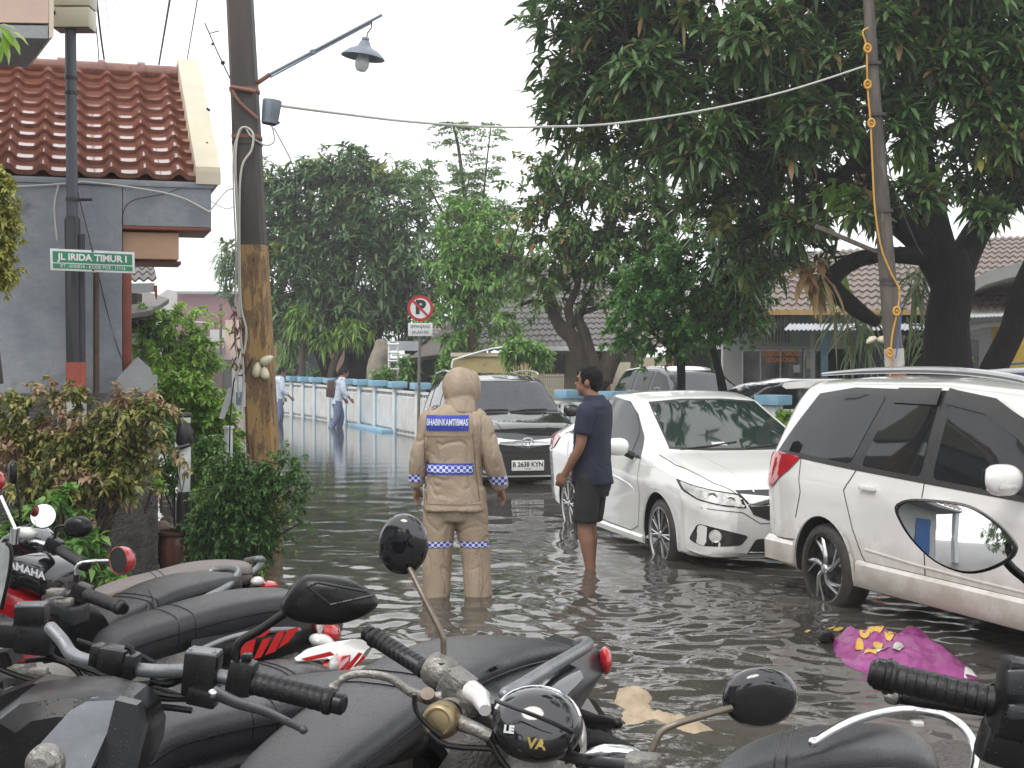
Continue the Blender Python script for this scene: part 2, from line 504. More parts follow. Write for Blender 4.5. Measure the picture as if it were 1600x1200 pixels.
# ---------------- thin damp air over the street
hz_m = bpy.data.materials.new('haze'); hz_m.use_nodes = True; hnt = hz_m.node_tree
hnt.nodes.remove(hnt.nodes['Principled BSDF'])
pv = N(hnt, 'ShaderNodeVolumePrincipled'); pv.inputs['Color'].default_value = (.93, .95, .97, 1); pv.inputs['Density'].default_value = .0017
L(hnt, pv.outputs[0], hnt.nodes['Material Output'].inputs['Volume'])
bm = B(); box(bm, (0, 70, 8.8), (500, 370, 20.6))
single(bm, 'haze', hz_m, 'thin pale damp air over the flooded street', 'haze', kind='stuff', smooth=False)
# ================================================================ cars
M_white = mat('white_car_paint', (.80,.79,.765), .16, c2=(.76,.75,.72), coat=1, scale=2, dirt=(.50, (.36,.31,.25), .85))
M_white2 = mat('white_saloon_paint', (.82,.82,.80), .15, c2=(.79,.79,.77), coat=1, scale=2, dirt=(.18, (.5,.46,.4), .5))
M_black_car = mat('black_car_paint', (.018,.018,.02), .12, c2=(.024,.023,.024), coat=1, scale=2)
M_darkgrey_car = mat('dark_grey_car_paint', (.035,.04,.05), .14, coat=1, scale=2)
M_silver_car = mat('silver_car_paint', (.45,.46,.47), .25, metal=.4, coat=1, scale=2)
M_glass = mat('tinted_glass', (.012,.013,.015), .03, c2=(.016,.017,.018), spec=.4, scale=1)
M_glass_green = mat('green_tinted_windscreen', (.012,.022,.019), .03, c2=(.02,.032,.028), spec=.6, scale=6)
M_rubber = mat('black_rubber', (.016,.016,.017), .55, c2=(.03,.03,.03), scale=20)
M_tyre = mat('tyre_rubber', (.022,.021,.021), .6, c2=(.05,.045,.04), scale=9)
M_blackplast = mat('black_plastic', (.02,.02,.021), .35, c2=(.03,.03,.03), scale=15)
M_chrome = mat('chrome', (.75,.75,.76), .08, metal=1, c2=(.68,.68,.70), scale=20)
M_alloy = mat('machined_alloy', (.55,.55,.56), .22, metal=.9, c2=(.42,.42,.42), scale=18)
M_alloyblk = mat('black_alloy', (.02,.02,.02), .25, c2=(.035,.033,.03), scale=12)
M_lampglass = mat('clear_lamp_lens', (.42,.43,.42), .05, c2=(.68,.68,.64), scale=16, coat=1, contrast=(.42,.58))
M_lampin = mat('lamp_reflector', (.8,.8,.8), .1, metal=1)
M_redlens = mat('red_lens', (.50,.015,.02), .08, c2=(.36,.008,.015), scale=14, coat=1)
M_plate = mat('white_number_plate', (.78,.78,.76), .4)
M_platetxt = mat('black_lettering', (.02,.02,.02), .5)
M_well = mat('wheel_well_lining', (.008,.008,.008), .8)

def car_body(stations, wb, wr, wheels_y, paint, root, endr=.10, arch=.05, sidebulge=.012):
    st = np.array(stations, dtype=float)
    x0, x1 = st[0,0], st[-1,0]
    n = int((x1-x0)/.035)
    xs = np.linspace(x0, x1, n)
    pr = [np.interp(xs, st[:,0], st[:,k]) for k in range(1, 7)]
    k = np.exp(-np.linspace(-1.6, 1.6, 7)**2); k /= k.sum()
    pr = [np.convolve(np.pad(p, 3, mode='edge'), k, 'valid') for p in pr]
    rings = []
    for i, x in enumerate(xs):
        zb, zs, zh, zt, w, wt = (p[i] for p in pr)
        g = max(0.0, min(1.0, (zt-zh-.15)/.25))      # 0 on the bonnet, 1 in the cabin
        pts = [(0, zb), (w*.6, zb), (w-.07, zb+.01), (w-.028, zb+.07), (w-.02, zb+.2), (w-.012, (zb+.2+zs)/2),
               (w, zs-.03), (w-.012, zs+.03), (w-.035, zh)]
        a, b = (w-.045, zh+.015), (wt+.035, zt-.065)
        if g > 0:
            m1 = (a[0]*.62+b[0]*.38+.014*g, a[1]*.62+b[1]*.38); m2 = (a[0]*.25+b[0]*.75+.012*g, a[1]*.25+b[1]*.75)
        else:
            m1 = (a[0]*.7+b[0]*.3, zh+(zt-zh)*.35); m2 = (a[0]*.35+b[0]*.65, zh+(zt-zh)*.7)
        h1 = (wt+.035, zt-.065*g-(1-g)*.02); h2 = (wt-.05, zt-.018*g-(1-g)*.004)
        pts += [m1, m2, h1, h2, (wt*.5, zt), (0, zt+.006)]
        # catmull through the half ring
        pts2 = []
        for j in range(len(pts)-1):
            p0 = pts[max(j-1,0)]; p1 = pts[j]; p2 = pts[j+1]; p3 = pts[min(j+2, len(pts)-1)]
            for s in range(2):
                t = s/2
                pts2.append(tuple(.5*((2*p1[c])+(-p0[c]+p2[c])*t+(2*p0[c]-5*p1[c]+4*p2[c]-p3[c])*t*t+(-p0[c]+3*p1[c]-3*p2[c]+p3[c])*t**3) for c in (0,1)))
        pts2.append(pts[-1])
        e = 1.0
        for d in (x-x0, x1-x):
            if d < endr:
                t = 1-d/endr; e = min(e, .84+.16*math.sqrt(max(0, 1-t*t)))
        zc = (zb+zt)/2
        half = [(y*e, zc+(z-zc)*e) for y, z in pts2]
        ring = [V((x, -y, z)) for y, z in half]+[V((x, y, z)) for y, z in half[-2:0:-1]]
        rings.append(ring)
    bm = B(); loft(bm, rings)
    bmesh.ops.recalc_face_normals(bm, faces=bm.faces)
    me = bpy.data.meshes.new('body'); bm.to_mesh(me); bm.free()
    o = bpy.data.objects.new('body', me); COL.objects.link(o)
    cb = B()
    for ax in (0, wb):
        for sy in (-1, 1):
            lathe(cb, [(0,-.13),(wr+arch,-.13),(wr+arch,.2),(0,.2)], c=(ax, sy*wheels_y, wr), axis=V((0,sy,0)), seg=48)
    bmesh.ops.recalc_face_normals(cb, faces=cb.faces)
    cm = bpy.data.meshes.new('cut'); cb.to_mesh(cm); cb.free()
    co = bpy.data.objects.new('cut', cm); COL.objects.link(co)
    md = o.modifiers.new('b', 'BOOLEAN'); md.operation = 'DIFFERENCE'; md.object = co; md.solver = 'EXACT'
    dg = bpy.context.evaluated_depsgraph_get()
    me2 = bpy.data.meshes.new_from_object(o.evaluated_get(dg))
    bpy.data.objects.remove(o); bpy.data.objects.remove(co)
    wmax = max(s[5] for s in stations)
    o = link_mesh(me2, 'body', [paint, M_well], root, True, smooth=32)
    for f in me2.polygons:
        c = f.center
        for ax in (0, wb):
            d = math.hypot(c.x-ax, c.z-wr)
            if d < wr+arch+.004 and abs(c.y) < wmax-.005 and (abs(f.normal.y) > .9 and abs(c.y) < wheels_y-.1 or d > wr+arch-.02 and abs(f.normal.y) < .3):
                f.material_index = 1
    return o

class Car:
    def __init__(s, root, stations, wb, wr, wy, paint, **k):
        s.root = root; s.body = car_body(stations, wb, wr, wy, paint, root, **k)
        s.bvh = bvh_of(s.body); s.wb = wb; s.wr = wr; s.wy = wy; s.paint = paint
    def side(s, polys, m, name, off=.004, sides=(-1,), parent=None, smooth='all', label=None):
        r = None
        for sy in sides:
            bm = patch_bm(polys, (0, sy*3, 0), (1,0,0), (0,0,1), (0,-sy,0), s.bvh, off)
            r = obj(bm, name, m, parent or s.root, True, smooth=smooth, norm=False, label=label)
        return r
    def front(s, polys, m, name, off=.004, parent=None, rear=False, up=0, label=None):
        O, D = ((-5,0,0), (1,0,0)) if rear else ((6,0,0), (-1,0,0))
        if up:   # look down on the bonnet
            bm = patch_bm(polys, (0,0,4), (1,0,0), (0,1,0), (0,0,-1), s.bvh, off)
        else: bm = patch_bm(polys, O, (0,1,0), (0,0,1), D, s.bvh, off)
        return obj(bm, name, m, parent or s.root, True, smooth='all', norm=False, label=label)
    def obl(s, pts3, ang, m, name, off=.004, parent=None, sy=-1, rear=False, rounded=.02):
        """polygon given by points near the surface, projected from an oblique angle"""
        a = R(ang); nx = (-1 if rear else 1)*math.cos(a); ny = sy*math.sin(a)
        n = V((nx, ny, 0)); U = V((-ny, nx, 0)) 
        poly = [(V(p).dot(U), p[2]) for p in pts3]
        if rounded: poly = round_poly(poly, rounded)
        bm = patch_bm([poly], n*6, U, (0,0,1), -n, s.bvh, off)
        return obj(bm, name, m, parent or s.root, True, smooth='all', norm=False)
    def seams(s, lines, w=.006, sides=(-1,), m=None):
        polys = [q for l in lines for q in strip2d(l, w)]
        s.side(polys, m or M_rubber, 'door_seam', .0025, sides, parent=s.body)
    def wheel(s, x, sy, style, steer=0):
        r = s.wr; rr = r-.075
        M = Matrix.Translation((x, sy*s.wy, r)) @ Matrix.Rotation(steer, 4, 'Z')
        ax = V((0, sy, 0))
        def fin(bm, name, m, parent):
            bmesh.ops.transform(bm, matrix=M, verts=bm.verts)
            return obj(bm, name, m, parent, True)
        bm = B()
        lathe(bm, [(rr,-.17),(r-.03,-.175),(r-.006,-.15),(r,-.12),(r,-.03),(r-.006,.0),(r-.03,.022),(rr+.01,.026),(rr-.004,.016),(rr-.01,-.1)], axis=ax, seg=48)
        t = fin(bm, 'wheel', M_tyre, s.root)
        bm = B()
        lathe(bm, [(rr-.012,-.08),(rr-.004,.012),(rr+.006,.02),(rr+.004,.026),(rr-.014,.020),(rr-.022,-.03),(rr-.03,-.09),(.05,-.09),(0,-.09)], axis=ax, seg=48)
        fin(bm, 'rim', M_alloyblk if style in ('twist', 'plain5') else M_alloy, t)
        bm = B(); bb = B()
        zz = lambda a, rad, h: V((math.cos(a)*rad, sy*h, math.sin(a)*rad))
        if style == 'multi':
            lathe(bb, [(.0,-.088),(rr-.03,-.086),(rr-.03,-.07),(0,-.07)], axis=ax, seg=32)
            for k in range(10):
                a = 2*math.pi*k/10
                for da in (-.045, .045):
                    tube(bm, [zz(a+da*.4, .045, .012), zz(a+da*1.7, rr*.6, .012), zz(a+da*2.2, rr-.01, .010)], [.010,.0085,.009], 6)
        elif style == 'twist':
            lathe(bb, [(.0,-.06),(rr-.03,-.06),(rr-.03,-.05),(0,-.05)], axis=ax, seg=32)
            for k in range(5):
                a = 2*math.pi*k/5
                for sgn, tw in ((1, .55), (1, .95)):
                    p = [zz(a, .04, .008), zz(a+tw*.35, rr*.45, .012), zz(a+tw*.9, rr-.008, .004)]
                    tube(bm, p, [.016,.020,.010] if tw < .7 else [.012,.012,.009], 6, spline=3, flat=1)
        else:
            for k in range(5):
                a = 2*math.pi*k/5+.3
                tube(bm, [zz(a, .03, .01), zz(a, rr-.008, .008)], [.03,.022], 6)
        lathe(bm, [(0,.026),(.028,.024),(.036,.014),(.036,-.02)], axis=ax, seg=20)
        sp_ = bm
        if style != 'plain5': fin(bb, 'brake_disc', M_alloyblk, t)
        else: bb.free()
        for k in range(5):
            a = 2*math.pi*k/5; ball(sp_, zz(a, .03, .012), .009, 8)
        fin(sp_, 'spokes', M_alloy, t)
    def arches(s, ax, rr, w=.03, m=None, sides=(-1, 1)):
        for sy in sides:
            pts = []
            for k in range(25):
                a = R(-22)+R(224)*k/24
                pts.append((ax+math.cos(a)*rr, s.wr+math.sin(a)*rr))
            polys = strip2d(pts, w)
            s.side(polys, m or s.paint, 'wheel_arch_lip', .012, (sy,), parent=s.body)
    def mirror(s, x, z, sy, m, y=.83, size=(.10,.19,.14), base=True):
        bm = B()
        rings = []
        c = V((x, sy*(y+.13), z))
        for k in range(9):
            t = -1+2*k/8; sc = math.sqrt(max(.05, 1-abs(t)**3.2))
            rings.append([c+V((qx*.5*size[0]*sc, sy*t*size[1]*.5, qz*.5*size[2]*sc)) for qx, qz in smooth_poly([(-.95,-.75),(-1,.8),(.1,1),(.9,.55),(1,-.2),(.4,-1)], 3)])
        loft(bm, rings)
        h = obj(bm, 'side_mirror', m, s.root, True)
        bm = B(); box(bm, c+V((-.5*size[0]-.001, 0, 0)), (.006, size[1]*.8, size[2]*.72), bev=.003)
        obj(bm, 'mirror_glass', M_glass, h, True)
        bm = B(); tube(bm, [c+V((0,-sy*.06,-.05)), c+V((.01,-sy*.14,-.085))], [.03,.035], 8)
        obj(bm, 'mirror_arm', M_blackplast, h, True)
    def handle(s, x, z, m, sy=-1, y=.83):
        h = s.bvh.ray_cast(V((x, sy*3, z)), V((0,-sy,0)))
        yy = abs(h[0].y) if h[0] else y
        bm = B(); box(bm, (0,0,0), (.17,.02,.03), bev=.009)
        bmesh.ops.transform(bm, matrix=Matrix.Translation((x, sy*(yy+.022), z)), verts=bm.verts)
        box(bm, (x-.07, sy*(yy+.005), z), (.02,.02,.022)); box(bm, (x+.07, sy*(yy+.005), z), (.02,.02,.022))
        d = obj(bm, 'door_handle', m, s.root, True)
        s.side([smooth_poly([(x+.05*math.cos(a), z-.004+.033*math.sin(a)) for a in [k*math.pi/5 for k in range(10)]], 2)], M_alloyblk if m is not s.paint else s.paint, 'handle_recess', .002, (sy,), parent=d)

def circ(cx, cy, r, n=20, ry=None): return [(cx+r*math.cos(2*math.pi*k/n), cy+(ry or r)*math.sin(2*math.pi*k/n)) for k in range(n)]
def head(th): return V((math.sin(R(th)), -math.cos(R(th)), 0))
def place_car(name, label, s, px, py_water, depth, th, wy, wb_from_front=0, group=None):
    """outer face of the near wheel meets the water at the pixel; root goes to rear axle centre on the ground"""
    X = (px-800)*s; Y = s*F; h = head(th); left = V((math.cos(R(th)), math.sin(R(th)), 0))
    o = V((X, Y, 0))-h*wb_from_front+left*wy
    return thing(name, label, 'car', (o.x, o.y, -depth), R(th-90), group)

# ---------------- near white people carrier
st = [(-.87,.32,.80,.92,.97,.72,.60),(-.82,.27,.85,1.00,1.12,.78,.60),(-.70,.25,.88,1.03,1.44,.82,.58),(-.52,.24,.9,1.04,1.575,.838,.575),
      (0,.22,.9,1.035,1.605,.842,.585),(1.0,.22,.88,1.01,1.61,.842,.60),(1.7,.22,.86,.97,1.565,.842,.58),(2.05,.22,.84,.95,1.44,.84,.57),
      (2.78,.22,.80,.90,1.0,.835,.64),(3.0,.22,.77,.87,.95,.82,.64),(3.3,.22,.70,.80,.86,.78,.6),(3.48,.24,.62,.70,.74,.68,.52)]
rt = place_car('parked_car', 'large white people carrier at the right with black window visors and a muddy side skirt', .00432, 1290, 942, .075, 20, .80)
c = Car(rt, st, 2.652, .305, .795, M_white, arch=.05)
for sy in (-1, 1):
    c.wheel(0, sy, 'twist'); c.wheel(2.652, sy, 'twist')
c.arches(0, .374, .034); c.arches(2.652, .374, .034)
S2 = (-1, 1)
quarter = [(-.58,1.075),(.30,1.035),(.50,1.485),(.10,1.49),(-.28,1.44)]
reard = [(.43,1.03),(1.05,1.01),(1.05,1.50),(.60,1.50)]
frontd = [(1.17,1.005),(2.15,.97),(1.98,1.16),(1.75,1.33),(1.50,1.44),(1.17,1.50)]
c.side([[(-.66,1.045),(.30,1.0),(2.30,.93),(2.12,1.12),(1.86,1.35),(1.55,1.475),(1.17,1.53),(.10,1.53),(-.32,1.48)]], M_blackplast, 'window_surround', .003, S2)
for q in (quarter, reard, frontd):
    c.side([round_poly(q, .05)], M_glass, 'side_window', .006, S2)
c.side([[(.62,1.535),(1.06,1.54),(1.06,1.44),(.58,1.44)]], M_blackplast, 'window_visor', .022, S2)
c.side([[(1.12,1.54),(1.55,1.49),(1.86,1.365),(2.1,1.15),(2.06,1.12),(1.8,1.28),(1.5,1.40),(1.12,1.45)]], M_blackplast, 'window_visor', .022, S2)
c.front([[(-.62,1.03),(.62,1.03),(.56,1.46),(-.56,1.46)]], M_glass, 'windscreen', .005)
c.front([[(-.52,1.08),(.52,1.08),(.48,1.42),(-.48,1.42)]], M_glass, 'rear_window', .005, rear=True)
c.seams([[(.50,1.50),(.40,1.02),(.28,.86),(.36,.62),(.46,.46),(.50,.42),(1.12,.42),(1.10,1.02)], [(1.12,1.5),(1.10,1.02),(1.12,.42),(2.05,.42),(2.15,.60),(2.15,.95)],
         [(-.30,1.05),(-.26,.80),(-.34,.62)], [(-.80,.44),(-.34,.46)]], .008, S2)
# character line pressed into the doors, and fuel of mud line
for sy in S2:
    bm = B(); a = [V((x, sy*(c.bvh.ray_cast(V((x, sy*3, z)), V((0,-sy,0)))[0].y*sy+.0), z)) for x, z in ((.50,.50),(1.0,.475),(1.6,.46),(2.1,.455))]
    tube(bm, a, .010, 6, flat=.6); obj(bm, 'door_crease', M_white, c.body, True)
    sk = B()
    prof = [(0,.24),(.02,.25),(.045,.30),(.040,.40),(.0,.43),(-.05,.43),(-.05,.24)]
    loft(sk, [[V((x, sy*(.812+q[0]*k), q[1])) for q in prof] for x, k in ((.40,.6),(.43,1),(1.0,1),(2.2,1),(2.26,.6))])
    obj(sk, 'side_skirt', M_white, rt, True, smooth=30)
    rk = B()
    loft(rk, [[V((x, sy*(.80+q[0]), q[1])) for q in ((0,.28),(.035,.29),(.04,.42),(.0,.46))] for x in (-.74,-.36)])
    obj(rk, 'bumper_skirt', M_white, rt, True, smooth=30)
    rr = B(); tube(rr, [(-.35,sy*.60,1.615),(.3,sy*.615,1.645),(1.1,sy*.62,1.65),(1.7,sy*.60,1.605),(2.0,sy*.585,1.51)], [.012,.022,.024,.022,.01], 8, spline=4, flat=1)
    obj(rr, 'roof_rail', M_silver_car, rt, True)
    c.mirror(1.98, 1.07, sy, M_white, y=.82, size=(.13,.22,.165))
    ind = B(); box(ind, (2.045, sy*.97, 1.035), (.02,.12,.022), bev=.008); obj(ind, 'indicator', M_lampglass, rt, True)
    c.handle(.56, .90, M_white, sy); c.handle(1.28, .885, M_white, sy)
    c.obl([(-.60,sy*.8,1.06),(-.30,sy*.82,1.04),(-.42,sy*.8,.93),(-.66,sy*.82,.80),(-.86,sy*.6,.84),(-.80,sy*.6,1.04)], 55, M_redlens, 'tail_light', .012, sy=sy, rear=True, rounded=.03)
sp = B()
loft(sp, [[V((x, y, z)) for x, z in ((-.45,1.575),(-.86,1.545),(-.90,1.52),(-.84,1.50),(-.5,1.52))] for y in (-.60,-.5,0,.5,.60)])
obj(sp, 'roof_spoiler', M_white, rt, True, smooth=30)
CAR_MPV = c

# ---------------- white saloon
st = [(-.95,.32,.72,.88,.93,.70,.55),(-.88,.28,.78,.95,1.02,.77,.58),(-.55,.25,.82,.98,1.08,.82,.60),(-.25,.22,.82,.98,1.15,.835,.56),(.25,.2,.82,.965,1.385,.842,.54),
      (.7,.19,.81,.95,1.455,.845,.55),(1.15,.19,.80,.935,1.465,.845,.56),(1.5,.19,.79,.92,1.41,.845,.56),(2.42,.19,.76,.89,.985,.842,.66),
      (2.7,.19,.74,.86,.935,.835,.66),(3.1,.19,.68,.79,.855,.80,.62),(3.33,.20,.61,.71,.765,.745,.56),(3.46,.22,.54,.62,.655,.66,.50)]
rt = place_car('parked_car', 'white saloon car parked behind the people carrier with a chrome grille and green tinted windscreen', .00532, 1033, 870, .12, 14.6, .80, wb_from_front=2.6)
c = Car(rt, st, 2.6, .305, .79, M_white2, endr=.12)
for sy in S2:
    c.wheel(0, sy, 'multi'); c.wheel(2.6, sy, 'multi', steer=0)
c.arches(0, .372, .030); c.arches(2.6, .372, .030)
c.side([[(-.15,1.02),(.9,.955),(2.12,.90),(1.92,1.08),(1.58,1.27),(1.28,1.375),(.75,1.405),(.35,1.34)]], M_blackplast, 'window_surround', .003, S2)
for q in ([(.02,1.035),(.86,.985),(.86,1.375),(.60,1.365),(.30,1.28)], [(.96,.98),(1.86,.94),(1.80,1.12),(1.54,1.28),(1.28,1.365),(.96,1.38)]):
    c.side([round_poly(q, .04)], M_glass, 'side_window', .006, S2)
c.front([[(-.64,1.0),(-.3,.985),(.3,.985),(.64,1.0),(.575,1.2),(.52,1.375),(.2,1.40),(-.2,1.40),(-.52,1.375),(-.575,1.2)]], M_blackplast, 'windscreen_frame', .003)
ws = c.front([[(-.62,1.015),(-.3,1.0),(.3,1.0),(.62,1.015),(.56,1.2),(.505,1.36),(.2,1.385),(-.2,1.385),(-.505,1.36),(-.56,1.2)]], M_glass_green, 'windscreen', .006)
c.front([[(-.24,1.02),(-.10,1.02),(-.11,1.045),(-.23,1.045)]], M_lampglass, 'windscreen_sticker', .009)
for y0, y1 in ((-.55,.0),(.05,.55)):
    bm = B(); hz = lambda y, z: c.bvh.ray_cast(V((6,y,z)), V((-1,0,0)))[0]
    tube(bm, [hz(y0,1.0)+V((.02,0,.0)), hz((y0+y1)/2,1.02)+V((.022,0,0)), hz(y1,1.05)+V((.02,0,0))], .008, 6); obj(bm, 'wiper', M_rubber, rt, True)
c.seams([[(.0,1.02),(.02,.85),(.16,.62),(.40,.40),(.50,.28),(.98,.27),(.90,.95),(.91,1.37)], [(.98,.27),(1.9,.26),(2.10,.32),(2.16,.6),(2.12,.92)]], .007, S2)
# shoulder crease along the doors
for sy in S2:
    pts = []
    for x, z in ((-.2,.80),(.3,.765),(1.0,.735),(1.6,.70),(1.95,.655),(2.05,.60)):
        h = c.bvh.ray_cast(V((x, sy*3, z)), V((0,-sy,0)))[0]; pts.append(h-V((0,sy*.006,0)))
    bm = B(); tube(bm, pts, [.006,.012,.014,.014,.012,.004], 8, spline=3); obj(bm, 'door_crease', M_white2, c.body, True)
    bm = B(); loft(bm, [[V((x, sy*(.795+q[0]), q[1])) for q in ((0,.18),(.03,.19),(.04,.235),(.0,.27))] for x in (.42,2.2)]); obj(bm, 'side_skirt', M_white2, rt, True, smooth=30)
    c.mirror(1.97, 1.0, sy, M_white2, y=.83, size=(.12,.20,.15))
    c.handle(.30, .83, M_chrome, sy); c.handle(1.18, .80, M_chrome, sy)
    hp = [(2.92,sy*.80,.80),(3.30,sy*.6,.735),(3.42,sy*.45,.705),(3.45,sy*.40,.60),(3.42,sy*.55,.615),(3.25,sy*.74,.66),(3.05,sy*.80,.72)]
    c.obl(hp, 38, M_alloyblk, 'headlight_bezel', .004, sy=sy)
    hl = c.obl([(3.0,sy*.79,.785),(3.30,sy*.6,.725),(3.41,sy*.46,.695),(3.44,sy*.43,.615),(3.40,sy*.56,.628),(3.25,sy*.73,.67),(3.10,sy*.79,.725)], 38, M_lampglass, 'headlight', .012, sy=sy)
    for (x, y, z, r_) in ((3.37,.53,.665,.035),(3.26,.66,.695,.038)):
        bm = B(); h = c.bvh.ray_cast(V((6, sy*y, z)), V((-1,0,0)))[0]
        lathe(bm, [(0,.006),(r_*.5,.009),(r_*.8,.014),(r_,.011),(r_,0)], c=h, axis=V((.85, sy*.5, 0)), seg=20); obj(bm, 'lamp_reflector', M_lampin, hl, True)
    fg = c.front([round_poly([(sy*.745,.475),(sy*.40,.385),(sy*.46,.315),(sy*.73,.30),(sy*.77,.33)], .025)], M_alloyblk, 'fog_light_recess', .004)
    h = c.bvh.ray_cast(V((6, sy*.655, .385)), V((-1,0,0)))[0]
    bm = B(); lathe(bm, [(0,.010),(.03,.014),(.040,.012),(.046,.016),(.05,.010),(.05,0)], c=h, axis=V((.9, sy*.42, 0)), seg=24); obj(bm, 'fog_light', M_lampglass, fg, True)
    c.obl([(-.60,sy*.8,1.0),(-.35,sy*.84,.96),(-.55,sy*.84,.84),(-.80,sy*.75,.80),(-.88,sy*.6,.85),(-.85,sy*.6,.97)], 50, M_redlens, 'tail_light', .01, sy=sy, rear=True)
c.front([[(-.47,.735),(.47,.735),(.45,.70),(.36,.55),(.22,.50),(-.22,.50),(-.36,.55),(-.45,.70)]], M_alloyblk, 'grille', .004)
c.front([[(-.45,.705),(-.2,.68),(.2,.68),(.45,.705),(.40,.635),(.15,.61),(-.15,.61),(-.40,.635)]], M_chrome, 'grille_bar', .022)
h = c.bvh.ray_cast(V((6,0,.65)), V((-1,0,0)))[0]
bm = B()
fr = [(-.052,-.042),(.052,-.042),(.058,.045),(-.058,.045)]
for a, b in zip(fr, fr[1:]+fr[:1]): tube(bm, [h+V((.03,a[0],a[1])), h+V((.03,b[0],b[1]))], .006, 6)
tube(bm, [h+V((.03,-.03,-.03)), h+V((.03,-.033,.032))], .007, 6); tube(bm, [h+V((.03,.03,-.03)), h+V((.03,.033,.032))], .007, 6); tube(bm, [h+V((.03,-.03,0)), h+V((.03,.03,0))], .007, 6)
obj(bm, 'badge', M_redlens, rt, True)
c.front([round_poly([(-.34,.36),(.34,.36),(.42,.24),(-.42,.24)], .03)], M_alloyblk, 'lower_grille', .004)
c.front([strip2d([(-.74,.60),(-.45,.57),(-.30,.48),(.30,.48),(.45,.57),(.74,.60)], .006)[i] for i in range(5)], M_rubber, 'bumper_seam', .003)
h = c.bvh.ray_cast(V((6,0,.42)), V((-1,0,0)))[0]
bm = B(); box(bm, h+V((.02,0,0)), (.012,.44,.13), bev=.005); pl = obj(bm, 'number_plate', M_alloyblk, rt, True)
bm = B(); box(bm, h+V((.028,0,0)), (.004,.42,.11), bev=.001); obj(bm, 'plate_face', M_plate, pl, True)
c.front([strip2d([(-.80,.245),(-.7,.215),(-.4,.205),(.4,.205),(.7,.215),(.80,.245)], .03)[i] for i in range(5)], M_white2, 'front_lip', .02)
# bonnet shut line seen from above
c.front([q for sy in S2 for q in strip2d([(2.40,sy*.74),(2.75,sy*.735),(3.05,sy*.68),(3.25,sy*.60),(3.40,sy*.46)], .007)], M_rubber, 'bonnet_seam', .003, up=1)
for sy in S2: c.front(strip2d([(2.45,sy*.45),(2.85,sy*.42),(3.2,sy*.36),(3.38,sy*.32)], .012), M_white2, 'bonnet_crease', .007, up=1)
CAR_SAL = c

# ---------------- black people carrier further up the street
st = [(-.80,.35,.85,1.0,1.05,.70,.60),(-.75,.30,.9,1.05,1.25,.78,.60),(-.62,.28,.92,1.06,1.55,.81,.58),(-.4,.26,.93,1.06,1.61,.825,.58),
      (.5,.25,.92,1.05,1.64,.828,.60),(1.3,.25,.90,1.04,1.62,.828,.60),(1.7,.25,.88,1.03,1.545,.828,.60),(2.42,.25,.86,1.0,1.12,.825,.66),
      (2.7,.25,.84,.98,1.07,.82,.66),(3.1,.25,.80,.93,1.0,.79,.62),(3.28,.26,.74,.86,.91,.75,.58),(3.39,.28,.62,.72,.78,.69,.52)]
s = .00832; h_ = head(12)
nose = V(((824-800)*s, s*F, 0)); o = nose-h_*3.39
rt = thing('parked_car', 'black people carrier with plate B 2638 KYN and a chrome grille bar', 'car', (o.x, o.y, -.21), R(12-90))
c = Car(rt, st, 2.655, .31, .775, M_black_car, endr=.10)
for sy in S2: c.wheel(0, sy, 'plain5'); c.wheel(2.655, sy, 'plain5')
for q in ([(-.55,1.10),(.05,1.08),(.05,1.52),(-.35,1.52)], [(.15,1.08),(.95,1.07),(.95,1.54),(.15,1.54)], [(1.05,1.07),(2.1,1.05),(1.72,1.38),(1.45,1.51),(1.05,1.54)]):
    c.side([round_poly(q, .04)], M_glass, 'side_window', .006, S2)
M_scr = mat('grey_reflecting_windscreen', (.022,.024,.03), .05, c2=(.032,.034,.04), scale=5, spec=.45)
c.front([round_poly([(-.70,1.12),(.70,1.12),(.60,1.54),(-.60,1.54)], .05)], M_rubber, 'windscreen_frame', .003)
c.front([round_poly([(-.67,1.145),(.67,1.145),(.58,1.52),(-.58,1.52)], .05)], M_scr, 'windscreen', .007)
for y0, y1 in ((-.6,-.05),(-.02,.5)):
    bm = B(); hz = lambda y, z: c.bvh.ray_cast(V((6,y,z)), V((-1,0,0)))[0]
    tube(bm, [hz(y0,1.135)+V((.02,0,.0)), hz((y0+y1)/2,1.15)+V((.025,0,.01)), hz(y1,1.16)+V((.02,0,.0))], .012, 6); obj(bm, 'wiper', M_rubber, rt, True)
bm = B()
for sy in S2: tube(bm, [(-.4,sy*.60,1.63),(.4,sy*.62,1.675),(1.2,sy*.61,1.66),(1.5,sy*.59,1.62)], .016, 8, spline=3)
obj(bm, 'roof_rail', M_silver_car, rt, True)
for sy in S2:
    c.mirror(1.98, 1.13, sy, M_black_car, y=.82, size=(.13,.22,.18))
    c.obl([(2.98,sy*.80,.92),(3.25,sy*.55,.895),(3.30,sy*.48,.86),(3.33,sy*.50,.80),(3.20,sy*.70,.80),(3.02,sy*.79,.85)], 35, M_lampglass, 'headlight', .006, sy=sy)
    fr_ = c.front([round_poly([(sy*.50,.66),(sy*.74,.70),(sy*.72,.42),(sy*.56,.40)], .04)], M_blackplast, 'fog_light_recess', .004)
    c.front([q for q in strip2d([(sy*.62,.70),(sy*.685,.62),(sy*.64,.43),(sy*.55,.385)], .030)], M_chrome, 'bumper_chrome', .012)
c.front([smooth_poly([(-.62,.86),(-.3,.81),(0,.79),(.3,.81),(.62,.86),(.58,.80),(.3,.735),(0,.72),(-.3,.735),(-.58,.80)], 2)], M_chrome, 'grille_bar', .02)
gr = c.front([[(-.56,.765),(0,.69),(.56,.765),(.52,.58),(.46,.36),(-.46,.36),(-.52,.58)]], M_rubber, 'grille', .004)
